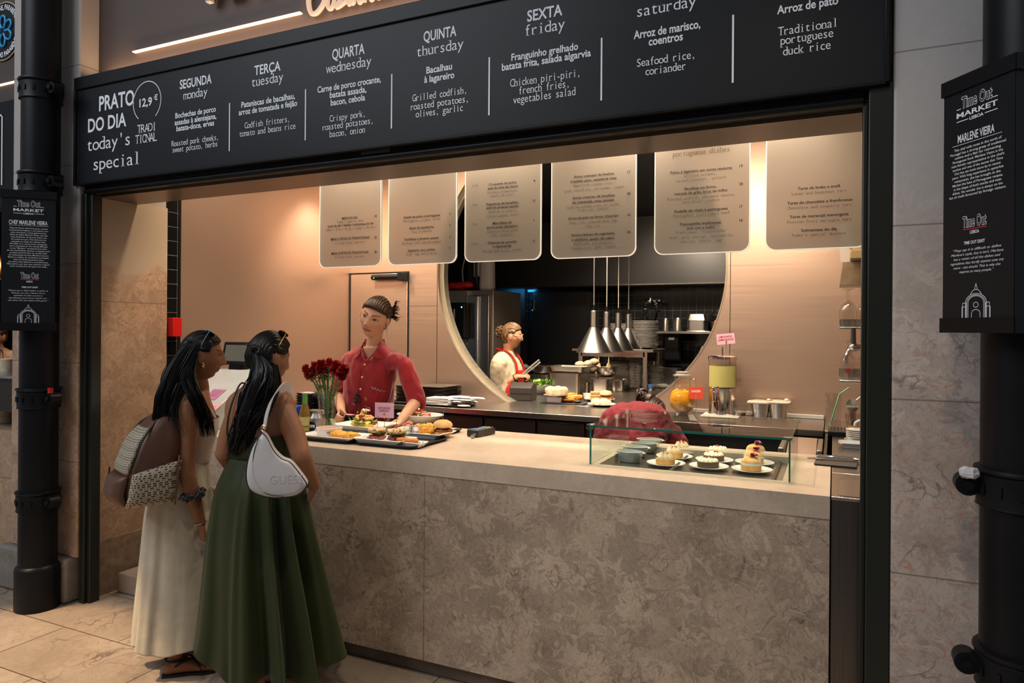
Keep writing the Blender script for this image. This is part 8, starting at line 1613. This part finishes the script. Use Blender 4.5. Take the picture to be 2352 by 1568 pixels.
for i, (u, v, w_, lb) in enumerate(((1440, 896, .30, 'black slate plate lying behind the bent worker'), (1465, 893, .34, 'dark board at the right of the pass'))): c = PZ(u, v, Z1); rect_plate('slate_board', lb, 'board', (c.x, c.y+.02, Z1+.001), w_, .16, .012, R(-8+10*i), SLATE, .02, .9)
p = PZ(1530, 884, Z1); m = MB(); [blob(m, (rnd.uniform(-.12, .12), rnd.uniform(-.05, .05), .02), (.05, .03, .022), .4, 2, k) for k in range(7)]; m.v = [(x, y, max(z, 0)) for x, y, z in m.v]; t = tag(m.build('crumpled_cloth', mat('grey_cloth', (.48, .46, .42), .85)), 'crumpled pale cloth on the worktop right of the gantry', 'cloth'); t.location = (min(p.x, -1.0), min(p.y, 7.4), Z1+.001)
# tub and pot on the sink bench
p = PY(1540, 866, KY-.35); t = thing('deep_pan', 'steel deep pan on the sink bench under the tap', 'pan', (p.x, KY-.35, 1.021)); z_ = PY(1540, 845, KY-.35).z-1.02; MB().rrect((0, 0, 0), .20, .2, .03, 0, z_, top_scale=1.12).build('pan_body', STEELZ, t)
# wall shelf contents
for i, (u0, u1, vt, lb) in enumerate(((1521, 1537, 731, 'first steel pot from the left on the wall shelf'), (1546, 1568, 730, 'second steel pot from the left on the wall shelf'), (1580, 1626, 721, 'wide steel pan upside down on the wall shelf'))):
    yy = KY-.18; a, b_ = PY(u0, 755, yy), PY(u1, 755, yy); w_ = b_.x-a.x; h_ = PY(u0, vt, yy).z-zs2; t = thing('steel_pot', lb, 'pot', ((a.x+b_.x)/2, yy, zs2+.001))
    if i < 2: MB().lathe([(w_/2, 0), (w_/2*.9, h_*.9), (w_/2*.8, h_), (.0005, h_)], (0, 0, 0), 28).build('pot_body', STEELZ, t)
    else: MB().rrect((0, 0, 0), w_*1.05, .22, .03, 0, .01).rrect((0, 0, 0), w_*.95, .2, .04, .0, h_*.65).rrect((0, 0, 0), w_, .22, .03, h_*.6, h_, top_scale=.8).build('pan_body', STEELZ, t, bevel=.01)
p = PY(1545, 790, KY-.06); t = thing('paper_dispenser', 'black wall dispenser on the tiles below the shelf', 'dispenser', (p.x, KY-.07, p.z)); MB().rrect((0, 0, 0), .22, .13, .04, -.20, .20).build('dispenser_body', BLK, t, bevel=.02); MB().cbox((0, -.067, .07), (.07, .004, .035)).build('label_plate', WHT2, t)
t = thing('knife_rack', 'dark knives hanging beside the right gantry post', 'knife rack', PY(1492, 825, 7.55)); m = MB(); [m.cbox((-.02+.03*k, 0, -.10), (.016, .003, .16), 0, 0, R(8)) for k in range(3)]; m.build('blade', CHR, t); m = MB(); [m.cbox((.0+.03*k, 0, .03), (.02, .014, .10), 0, 0, R(8)) for k in range(3)]; m.build('handle', BLK, t)
# bags on top of the fridge
zt2 = zt_
p = PY(1112, 664, FY+.3); 
t = thing('backpack', 'pale grey backpack standing on the tall fridge', 'backpack', (PY(1113, 640, FY+.15).x, FY+.22, zt_f if False else PY(1075, 666, 6.75).z+.002)); hh_ = .60
MB().rrect((0, 0, 0), .17, .16, .06, 0.0, .60, top_scale=.86).build('bag_body', mat('pale_grey_nylon', (.40, .38, .37), .7, bump=.2, bump_scale=40), t, bevel=.03); MB().box(-.062, .062, -.083, -.08, .42, .425).cbox((.02, -.083, .50), (.05, .004, .03)).build('zip_and_patch', BLK, t); MB().tube([(-.09, -.03, .55), (-.115, -.05, .3), (-.10, -.05, .06), (-.08, -.02, .02)], .014, 8, sub=5).build('shoulder_strap', BLK, t)
z0 = PY(1075, 666, 6.75).z+.002
t = thing('backpack', 'black backpack beside the pale grey one on the fridge', 'backpack', (PY(1083, 640, FY+.2).x, FY+.36, z0)); MB().rrect((0, 0, 0), .26, .2, .07, 0, .5, top_scale=.8).build('bag_body', mat('black_nylon', (.010, .010, .011), .75), t, bevel=.03); MB().tube([(-.11, -.08, .45), (-.15, -.10, .25), (-.13, -.10, .02)], .008, 6, sub=4).build('cord', mat('grey_cord2', (.25, .25, .26), .5), t)
m = MB(); m.cbox((0, 0, 0), (.17, .04, .22)); t = tag(m.build('white_cloth_bag', mat('lilac_white_cloth', (.42, .40, .46), .8), bevel=.03), 'whitish cloth hanging over the black backpack', 'cloth'); t.location = (PY(1088, 618, FY+.05).x, FY+.21, PY(1088, 612, FY+.1).z)
m = MB(); rnd = random.Random(8); [blob(m, (rnd.uniform(-.10, .10), rnd.uniform(-.06, .06), .04+.03*rnd.random()), (.09, .06, .04), .35, 1.8, k) for k in range(6)]; m.v = [(x, y, max(z, 0)) for x, y, z in m.v]; t = tag(m.build('red_garment', mat('red_garment', (.42, .008, .015), .7)), 'crumpled red garment on top of the fridge', 'garment'); t.location = (PY(1062, 655, FY+.15).x-.03, FY+.13, z0)
# ================================================================ drinks at the right of the back worktop
def onY(u, y): p = PY(u, 900, y); return V3((p.x, y, Z1+.0008))
p = onY(1567, 5.16); J = thing('sangria_jug', 'round glass jug of orange sangria on the back worktop', 'jug', p); rj = .094; hj = PY(1567, 853, p.y).z-Z1
MB().lathe([(rj*.5, 0), (rj*.62, .003), (rj*.92, hj*.18), (rj, hj*.33), (rj*.93, hj*.47), (rj*.70, hj*.62), (rj*.60, hj*.75), (rj*.66, hj*.9), (rj*.62, hj*.9), (rj*.56, hj*.75), (rj*.65, hj*.62), (rj*.88, hj*.47), (rj*.95, hj*.33), (rj*.87, hj*.18), (rj*.5, .012), (.0005, .012)], (0, 0, 0), 40).build('glass', CRY, J, angle=70)
MB().lathe([(.0005, .013), (rj*.5, .013), (rj*.865, hj*.18), (rj*.945, hj*.33), (rj*.875, hj*.47), (rj*.76, hj*.545), (.0005, hj*.55)], (0, 0, 0), 36).build('sangria', mat('orange_drink', (.95, .42, .008), .25), J)
m = MB(); rnd = random.Random(5); [m.cbox((rnd.uniform(-.05, .05), rnd.uniform(-.05, .05), hj*(.49+.07*rnd.random())), (.018, .016, .014), rnd.random()*3, rnd.random()) for k in range(22)]; m.build('fruit_pieces', mat('fruit_pieces', (.88, .55, .05), .4), J)
MB().lathe([(rj*.70, hj*.895), (rj*.70, hj*.925), (rj*.55, hj*.93), (rj*.45, hj*.955), (rj*.52, hj*.985), (rj*.40, hj), (.0005, hj)], (0, 0, 0), 32).build('lid', mat('clear_lid', (.62, .60, .57), .15, 0, .5, trans=.5), J)
MB().tube([(rj*.62, 0, hj*.80), (rj*1.0, -.01, hj*.82), (rj*1.08, -.015, hj*.68), (rj*.95, -.01, hj*.52), (rj*.86, 0, hj*.50)], .008, 8, sub=6).build('handle', CRY, J)
p = onY(1599, 5.10); yy = p.y; h_ = PY(1599, 916, yy).z-Z1; card('sangria_card', 'red card reading SANGRIA on a clear foot beside the jug', (p.x, yy, Z1+.0008), h_, .095, PY(1599, 889, yy).z-PY(1599, 916, yy).z, REDCARD, [('SANGRIA', .70, .56, .20)], WHT2, R(10), R(-2), True)
p = onY(1656, 5.12); D = thing('drink_dispenser', 'lemonade dispenser with steel base and yellow lemonade', 'drink dispenser', p+V3((0, .06, 0))); rD = .098; s_ = ppm(p)
z1, z2, z3, z4 = [PY(1656, v, p.y+.06).z-Z1 for v in (941, 889, 840, 824)]
MB().box(-.13, .13, -.15, .12, .0008, .012).build('base_plate', PAPER, D, bevel=.003); MB().lathe([(rD*1.0, .012), (rD*1.0, z2-.004), (.0005, z2-.004)], (0, 0, 0), 48).build('steel_base', CHR, D, angle=50)
MB().lathe([(rD, z2), (rD, z4), (rD-.004, z4), (rD-.004, z2+.004), (.0005, z2+.004)], (0, 0, 0), 48, False, True).build('clear_tank', CRY, D, angle=60); MB().lathe([(.0005, z2+.005), (rD-.006, z2+.005), (rD-.006, z3), (.0005, z3)], (0, 0, 0), 40).build('lemonade', mat('lemonade', (.82, .80, .28), .3), D)
MB().lathe([(rD+.004, z4), (rD+.004, z4+.016), (rD*.9, z4+.024), (.0005, z4+.028)], (0, 0, 0), 48).cyl((0, 0, z4+.02), (0, 0, z4+.085), .007, n=10).build('steel_lid', CHR, D, angle=50)
MB().cyl((-.03, -rD, z2*.78), (-.035, -rD-.045, z2*.78), .012, n=12).cyl((-.035, -rD-.04, z2*.9), (-.035, -rD-.04, z2*.55), .011, .009, n=12).cbox((-.03, -rD-.03, z2*1.02), (.05, .02, .014), R(20), 0, R(-12)).build('tap', CHR, D, bevel=.002)
p = PZ(1662, 945, Z1); yy = D.location.y+.02; zb_ = PY(1664, 790, yy).z; h_ = .09; card('lemonade_card', 'pink card reading LIMONADA LEMONADE above the dispenser', (PY(1668, 800, yy).x+.0, yy, Z1+z4+.030), zb_-Z1-z4-.030, .125, PY(1664, 766, yy).z-zb_, PINKCARD, [('LIMONADA', .74, .62, .19), ('LEMONADE', .86, .34, .19)], CARDT, R(8), R(-6))
p = onY(1703, 5.15); t = thing('tumbler', 'small cut glass tumbler with dark drink beside the dispenser', 'glass', p); MB().lathe([(.026, 0), (.030, .002), (.042, .085), (.039, .085), (.027, .012), (.0005, .012)], (0, 0, 0), 10).build('glass', CRY, t, smooth=False); MB().lathe([(.0005, .013), (.026, .013), (.030, .032), (.0005, .032)], (0, 0, 0), 20).build('dark_drink', mat('dark_drink', (.10, .03, .01), .2), t)
for k, (u, lb) in enumerate(((1745, 'left steel tub with a pale tray and spoon'), (1787, 'right steel tub with a pale tray and spoon'))):
    p = onY(u, 5.14); h_ = PY(u, 927, p.y).z-Z1; t = thing('ingredient_tub', lb, 'tub', (p.x, p.y+.04, Z1+.001)); MB().lathe([(.048, 0), (.055, .004), (.066, h_), (.062, h_), (.05, .008), (.0005, .008)], (0, 0, 0), 32).lathe([(.060, h_*.62), (.063, h_*.64), (.061, h_*.66)], (0, 0, 0), 32, False, False).build('tub_body', MATS['gn_steel'], t, angle=45)
    MB().rrect((0, 0, 0), .165, .15, .02, h_+.001, h_+.014).build('tray_lid', mat('pale_tray_lid', (.62, .54, .42), .5), t, bevel=.003)
    sp = thing('serving_spoon', ('steel spoon lying on the left tub', 'steel spoon lying on the right tub')[k], 'spoon', (p.x+.0, p.y+.04, Z1+h_+.0165)); m = MB(); m.tube([(-.07, -.02, .003), (0, -.01, .012), (.035, .0, .006)], [.003, .0028, .003], 6, sub=4); m.ell((.058, .004, .012), (.026, .018, .009), 14, 8); m.build('spoon_body', CHR, sp)
p = onY(1494, 5.2); t = thing('water_bottle', 'clear water bottle with blue cap behind the bent worker', 'bottle', (p.x, p.y+.0, Z1+.001)); hb_ = PY(1494, 884, p.y).z-Z1; MB().lathe([(.030, 0), (.033, .005), (.033, hb_*.68), (.026, hb_*.80), (.014, hb_*.88), (.013, hb_*.92), (.0005, hb_*.92)], (0, 0, 0), 24, True, True, 1, 1, lambda q, z: 1+.02*math.sin(z*220)).build('bottle_body', CRY, t); MB().lathe([(.0155, hb_*.90), (.0155, hb_), (.0005, hb_)], (0, 0, 0), 16).build('blue_cap', mat('blue_cap', (.01, .12, .62), .4), t); MB().lathe([(.0336, hb_*.2), (.0336, hb_*.45)], (0, 0, 0), 24, False, False).build('label', mat('water_label', (.45, .58, .72), .5, color2=(.70, .75, .8), noise_scale=60), t)
# ================================================================ right end: shelves, glasses, coffee things
SX = .61
def shelf(label, u, v, y0, y1, th=.012):
    p = PY(u, v, y0); t = thing('glass_shelf', label, 'shelf', (p.x, y0, p.z)); MB().box(0, SX-p.x, 0, y1-y0, -th, 0).build('shelf_board', STEEL, t, bevel=.002); MB().box(.0, SX-p.x, y1-y0-.004, y1-y0, 0, .05).build('back_rail', STEEL, t); return p
YG = 4.25
s1 = shelf('upper steel shelf with upturned glasses at the right wall', 1929, 751, YG, YG+.36); s2 = shelf('lower steel shelf with upturned glasses at the right wall', 1928, 873, YG, YG+.36)
def goblet(label, p, r, h, stem, group):
    t = thing('wine_glass', label, 'glass', p, 0, group); MB().lathe([(r*.82, 0), (r*.98, h*.28), (r, h*.42), (r*.75, h*.60), (r*.25, h*.68), (.005, h*.72), (.0045, h*.96), (r*.75, h*.985), (r*.8, h), (.0005, h)], (0, 0, 0), 24, False, True).build('glass', CRY, t, angle=70); return t
g0 = None
for i, (dx, dy) in enumerate(((.045, .06), (.135, .07), (.035, .16), (.125, .17), (.22, .08), (.215, .18))):
    L_ = (s1.x+dx, YG+dy, s1.z+.001); g0 = goblet('upturned wine glass on the upper steel shelf', L_, .042, .215, 1, 'upturned glasses on the upper shelf') if g0 is None else (dup(g0, L_) and g0)
g0 = None
for i, (dx, dy) in enumerate(((.04, .06), (.125, .06), (.05, .15), (.14, .16), (.215, .07), (.225, .17))):
    L_ = (s2.x+dx, YG+dy, s2.z+.001); g0 = goblet('upturned beer glass on the lower steel shelf', L_, .038, .22, 1, 'upturned glasses on the lower shelf') if g0 is None else (dup(g0, L_) and g0)
    if i == 0:
        m = MB(); m.M = Matrix.Rotation(R(90), 4, 'X'); m.lathe([(.0005, 0), (.010, 0), (.010, .0006), (.0005, .0006)], (0, .05, .0372), 16); m.build('red_emblem', mat('red_emblem', (.55, .02, .02), .4), g0)
# boxes, cookbooks and figure above
p = PY(1928, 655, YG); b0 = PY(1932, 600, YG)
t = thing('bookshelf_ledge', 'brown wrapped ledge carrying the cookbooks at the right wall', 'ledge', (p.x, YG, p.z)); MB().prism([(0, 0), (SX-p.x, 0), (SX-p.x, b0.z-p.z), (.012, b0.z-p.z)], .0, .26, 'xz').build('ledge_body', mat('wrapped_box', (.30, .22, .15), .25, 0, .5, color2=(.45, .34, .24), noise_scale=14, coat=.5), t, bevel=.004)
zb_ = b0.z+.002; q = PY(1926, 520, YG+.05); q2 = PY(1962, 520, YG+.05)
t = thing('cookbook', 'white cookbook with red title leaning on the ledge', 'book', (PY(1931, 600, YG+.06).x, YG+.06, zb_)); hk = PY(1931, 517, YG+.06).z-zb_; T = Matrix.Rotation(R(-5), 4, 'Y') @ Matrix.Rotation(R(6), 4, 'X')
m = MB(); m.M = T; m.box(0, .20, 0, .02, 0, hk); m.build('book_body', PAPER, t); m = MB(); m.M = T; line(m, 'MARLENE', (.10, -.0012, hk*.86), (1, 0, 0), (0, 0, 1), .10, .014, 'sans'); m.build('author_lettering', DARKT, t, smooth=False); m = MB(); m.M = T; line(m, 'OS', (.09, -.0012, hk*.30), (1, 0, 0), (0, 0, 1), .04, .022, 'sans', 'r'); line(m, 'CHEFS', (.075, -.0012, hk*.20), (1, 0, 0), (0, 0, 1), .10, .022, 'sans', 'l'); m.build('title_lettering', mat('red_title', (.50, .03, .05), .5), t, smooth=False)
t = thing('cookbook', 'dark cookbook with a green photo cover beside the white one', 'book', (PY(1958, 600, YG+.03).x, YG+.03, zb_)); h2 = PY(1958, 507, YG+.03).z-zb_; MB().box(0, .16, 0, .018, 0, h2).build('book_body', mat('dark_cover', (.015, .02, .015), .3), t); MB().box(.01, .15, -.001, .0, h2*.35, h2*.85).build('cover_picture', mat('green_cover', (.03, .10, .02), .3, color2=(.15, .10, .04), noise_scale=16), t)
t = thing('figurine', 'cream beaded figurine on the stacked books at the right jamb', 'figurine', (PY(1982, 585, YG-.05).x, YG-.05, zb_+.05)); hF = PY(1982, 482, YG-.05).z-zb_-.05; m = MB(); rnd = random.Random(2)
m.lathe([(.045, 0), (.05, hF*.05), (.030, hF*.2), (.034, hF*.45), (.042, hF*.7), (.022, hF*.8), (.030, hF*.9), (.024, hF*.98), (.0005, hF)], (0, 0, 0), 20)
for k in range(60): a = k*2.4; z = hF*(.05+.85*k/60); m.ell((.038*math.cos(a), .038*math.sin(a), z), (.016, .016, .014), 8, 6)
m.build('figurine_body', mat('cream_plaster', (.62, .52, .33), .55), t); t2 = thing('cookbook', 'thick tan book lying flat under the figurine', 'book', (PY(1953, 590, YG-.08).x, YG-.12, zb_)); MB().box(0, .2, 0, .16, 0, .048).build('book_body', mat('tan_cover', (.55, .42, .22), .5), t2, bevel=.004)
# beer tap
p = PY(1960, 790, 3.95); t = thing('beer_tap', 'chrome beer tap with dark handle at the right jamb', 'tap', p); zt3 = PY(1959, 757, 3.95).z-p.z
MB().cyl((0, 0, .0), (0, 0, zt3+.01), .014, .011, n=16).build('tap_handle', mat('grey_handle', (.09, .08, .075), .3, .4), t); MB().tube([(.18, .02, -.018), (.05, 0, -.018), (.0, 0, -.016), (-.015, 0, -.03), (-.03, -.01, -.06), (-.032, -.01, -.10)], [.014, .013, .022, .016, .012, .010], 12, sub=5).cyl((.10, .01, -.018), (.12, .01, -.018), .022, n=16).build('tap_spout', CHR, t)
MB().cyl((.17, .02, -.018), (.62-p.x, .1, -.018), .016, n=12).build('tap_shank', CHR, t)
# coffee grinder arm / lever with knob
p = PZ(1960, 962, Z1); yy = min(p.y, 4.9); t = thing('lever_press', 'chrome juice press lever with round head at the right end', 'juice press', (PY(1958, 950, yy).x, yy, Z1+.002)); zc_ = PY(1961, 930, yy).z-Z1
MB().cyl((0, 0, 0), (0, 0, zc_), .022, n=18).build('post', mat('bronze_chrome', (.45, .36, .24), .15, 1.0), t); MB().cyl((0, -.03, zc_), (0, .03, zc_), .038, n=24).cyl((0, -.036, zc_), (0, -.03, zc_), .018, n=16).build('hub', CHR, t, angle=40); a = PY(1990, 900, yy)-V3(t.location); MB().cyl((.012, 0, zc_+.02), (a.x, a.y, a.z), .006, n=10).build('lever', CHR, t)
p = PZ(1914, 960, Z1); p.y = min(p.y, 4.8); t = thing('highball_glass', 'tall empty glass with a green paper straw at the right end', 'glass', (p.x, p.y, Z1+.002)); hg = PY(1914, 903, p.y).z-Z1; MB().lathe([(.040, 0), (.041, .003), (.047, hg), (.044, hg), (.038, .012), (.0005, .012)], (0, 0, 0), 28).build('glass', CRY, t, angle=60)
a, b_, c_ = PY(1905, 958, p.y), PY(1928, 905, p.y), PY(1950, 890, p.y); t2 = thing('straw', 'green bent paper straw standing in the tall glass', 'straw', (p.x, p.y, Z1+.015)); o_ = V3(t2.location); MB().tube([V3((-.02, 0, 0)), b_-o_+V3((0, -.0, 0)), c_-o_], .0042, 8).build('straw_tube', mat('green_straw', (.20, .60, .36), .5), t2)
p = PZ(1944, 1000, Z1+.03); t = thing('drip_grate', 'black drip tray with steel grate at the right end of the counter', 'drip tray', (PZ(1930, 1003, Z1).x+.03, PZ(1930, 1003, Z1).y+.10, Z1+.002)); MB().box(-.095, .20, -.12, .12, 0, .028).build('tray_body', BLK, t, bevel=.004); m = MB(); [m.box(-.09+.018*k, -.082+.018*k, -.115, .115, .028, .033) for k in range(16)]; m.box(-.095, .2, -.12, -.114, .028, .034); m.build('grate', CHR, t)
p = V3(t.location)+V3((.035, -.02, .0345)); t2 = thing('tumbler', 'faceted glass with a drop of drink on the drip tray', 'glass', p); MB().lathe([(.030, 0), (.032, .002), (.042, .095), (.039, .095), (.029, .010), (.0005, .010)], (0, 0, 0), 12).build('glass', CRY, t2, smooth=False); MB().lathe([(.0005, .0105), (.028, .0105), (.029, .018), (.0005, .018)], (0, 0, 0), 16).build('drink_rest', mat('amber_drink', (.45, .25, .06), .2), t2)
s0 = PZ(1968, 1016, Z1+.02); s0 = V3((s0.x+.0, s0.y+.03, Z1+.002))
for i in range(5): o = round_plate('saucer', 'white saucer in the small stack at the right jamb', 'saucer', (s0.x+.01, s0.y+.06, Z1+.0255+i*.010), .062, .013, CER, 'stacked saucers at the right end') if i == 0 else dup(o, (s0.x+.01, s0.y+.06, Z1+.0255+i*.010))
p = PZ(1955, 1036, Z1); t = rect_plate('plate', 'shallow white square dish below the saucer stack', 'plate', (p.x+.04, p.y+.04, Z1+.002), .19, .13, .026, R(0), GRYC, .02, .75)
t.location = (s0.x+.005, s0.y-.085, Z1+.002)
tw = rect_plate('dish_stand', 'low steel dish under the saucer stack', 'dish', (s0.x+.01, s0.y+.06, Z1+.002), .14, .13, .02, 0, GRYC, .02, .9)
p = PZ(1977, 1060, Z1); t = thing('milk_jug', 'pale tall jug mostly hidden behind the right jamb', 'jug', (p.x+.06, p.y+.05, Z1+.002)); hh_ = PY(1980, 955, p.y).z-Z1; MB().lathe([(.045, 0), (.05, .004), (.052, hh_*.8), (.042, hh_), (.039, hh_), (.046, .01), (.0005, .01)], (0, 0, 0), 28).build('jug_body', mat('cream_enamel', (.62, .56, .45), .35), t); MB().tube([(-.045, -.0, hh_*.9), (-.08, -.0, hh_*.82), (-.085, 0, hh_*.74)], .006, 8, sub=4).build('spout', CER, t)
# slate with knife and spoon
a, b_ = PZ(1864, 1066, Z1), PZ(1968, 1076, Z1); cx = (a.x+b_.x)/2+.012; cy = a.y+.11
t = thing('slate_mat', 'black slate with cutlery at the right end of the counter', 'slate', (cx, cy, Z1+.0022), R(-3)); MB().cbox((0, 0, .004), (b_.x-a.x-.01, .27, .007)).build('slate_body', SLATE, t, bevel=.002)
k1 = thing('table_knife', 'steel table knife lying across the slate', 'knife', (cx, cy-.02, Z1+.0115)); m = MB(); ribbon(m, [(-.12, -.02, .002), (-.04, .0, .003), (.10, .015, .002)], .006, (0, 0, 1), .0012); m.build('blade', CHR, k1); MB().tube([(-.125, -.022, .003), (-.09, -.012, .0035), (-.05, -.003, .003)], [.004, .0055, .004], 8).build('handle', CHR, k1)
k2 = thing('table_spoon', 'steel spoon lying behind the knife on the slate', 'spoon', (cx+.01, cy+.03, Z1+.0115)); MB().tube([(-.10, .01, .003), (-.02, .015, .006), (.05, .0, .003)], [.003, .0025, .003], 6, sub=4).ell((.085, -.004, .007), (.03, .019, .006), 14, 8).build('spoon_body', CHR, k2)
# stall things at the far left
p = PX(14, 822, -6.3); t = thing('cream_canister', 'cream canister on the neighbouring stall counter', 'canister', (PY(15, 860, 3.1).x, 3.1, .956)); zc_ = PY(15, 824, 3.1).z-.956
MB().box(-9+6.0, -.0, 0, 0, 0, 0) if False else MB().lathe([(.05, 0), (.052, zc_), (.0005, zc_)], (0, 0, 0), 20).build('canister_body', CREAMF, t)
a = PY(0, 948, 2.9); t = thing('stall_counter', 'dark stall counter with pale top at the far left', 'counter', (-6.0, 3.0, .0)); zt_c = PY(8, 868, 2.86).z; zm = PY(8, 945, 2.86).z; world(MB().box(-9, -4.88, 2.865, 3.2, zm, zt_c).build('dark_front', mat('dark_brown_front', (.02, .012, .008), .4), t), t); world(MB().box(-9, -4.88, 2.84, 3.25, zt_c, zt_c+.02).build('pale_top', STEEL, t), t)
t.location = (-6, 3, 0)
p = PY(4, 650, 3.3); t = thing('copper_lamp', 'copper pendant lamp of the neighbouring stall, cut by the left edge', 'lamp', (PY(-8, 640, 3.3).x, 3.3, PY(0, 640, 3.3).z)); MB().lathe([(.14, 0), (.13, .05), (.07, .15), (.02, .20), (.0005, .2)], (0, 0, 0), 32, False, True).cyl((0, 0, .2), (0, 0, 1.2), .004, n=6).build('lamp_shade', mat('copper', (.55, .22, .09), .2, 1.0), t)
# neighbouring stall's signs
ys = 2.86
a = PY(26, 236, 2.72); t = thing('stall_sign', 'dark framed sign of the neighbouring stall at the far left', 'sign', (-6.0, 2.72, a.z)); zt_s = PY(27, 228, 2.72).z; zb_s = PY(25, 440, 2.72).z; world(MB().box(-8.5, -4.79, 2.72, 2.82, zb_s-.1, zt_s).build('sign_body', BLK, t, bevel=.006), t); t.location = (-6.0, 2.72, a.z)
m = MB(); xw = PY(5, 300, 2.715).x; m.box(xw-.01, xw, 2.716, 2.7195, zb_s+.05, PY(5, 262, 2.715).z).box(-8.3, xw, 2.716, 2.7195, PY(5, 262, 2.715).z-.01, PY(5, 262, 2.715).z); o = m.build('white_frame_line', WHT2, smooth=False); world(o, t)
m = MB(); a = PY(0, 196, 2.855); m.box(-8.5, -4.79, 2.85, 2.858, a.z-.006, a.z+.006); tag(m.build('light_line', LED), 'glowing line under the round emblem of the neighbouring stall', 'light line')
c = PY(8, 72, 2.85); t = thing('round_emblem', 'round dark emblem with blue flower outline on the neighbouring fascia', 'emblem', (c.x, 2.85, c.z)); re_ = abs(PY(8, 138, 2.85).z-c.z)
m = MB(); n = 60; m.add([(re_*math.cos(6.2832*i/n)*1.0, .004, re_*math.sin(6.2832*i/n)) for i in range(n)], [tuple(range(n))]); m.build('emblem_disc', BLK2, t, smooth=False, solid=.004)
m = MB(); m.tube([(re_*1.0*math.cos(6.2832*i/60), .001, re_*math.sin(6.2832*i/60)) for i in range(60)], .004, 5, closed=True); m.build('emblem_ring', mat('pale_gold', (.55, .45, .30), .5), t)
m = MB(); rf = re_*.50
for k in range(6):
    a = R(60*k+30); d = V3((math.cos(a), 0, math.sin(a))); w = V3((-math.sin(a), 0, math.cos(a))); m.tube([d*rf*.18+w*rf*.10+V3((0, -.004, 0)), d*rf*.55+w*rf*.30+V3((0, -.004, 0)), d*rf*.95+w*rf*.22+V3((0, -.004, 0)), d*rf*1.05+V3((0, -.004, 0)), d*rf*.95-w*rf*.22+V3((0, -.004, 0)), d*rf*.55-w*rf*.30+V3((0, -.004, 0)), d*rf*.18-w*rf*.10+V3((0, -.004, 0))], .008, 6, sub=5)
m.build('blue_flower', mat('blue_vinyl', (.01, .30, .62), .5), t)
m = MB()
for sgn, a0, s_ in ((1, 150, 'PARABÉNS, PARABÉNS'), (-1, -150, 'PARABÉNS PARABÉNS')):
    v, f = text_geo(s_, 'cond'); w = v[:, 0].max(); rr_ = re_*.74 if sgn > 0 else re_*.90; hh_ = re_*.17; out_ = []
    for x, y in v: a = R(a0)-sgn*R(125)*(x/w) if sgn > 0 else R(a0)+R(125)*(x/w); r2_ = rr_+sgn*y*hh_; out_.append((r2_*math.cos(a), -.0035, r2_*math.sin(a)))
    m.add(out_, f)
m.build('emblem_lettering', WHT2, t, smooth=False)
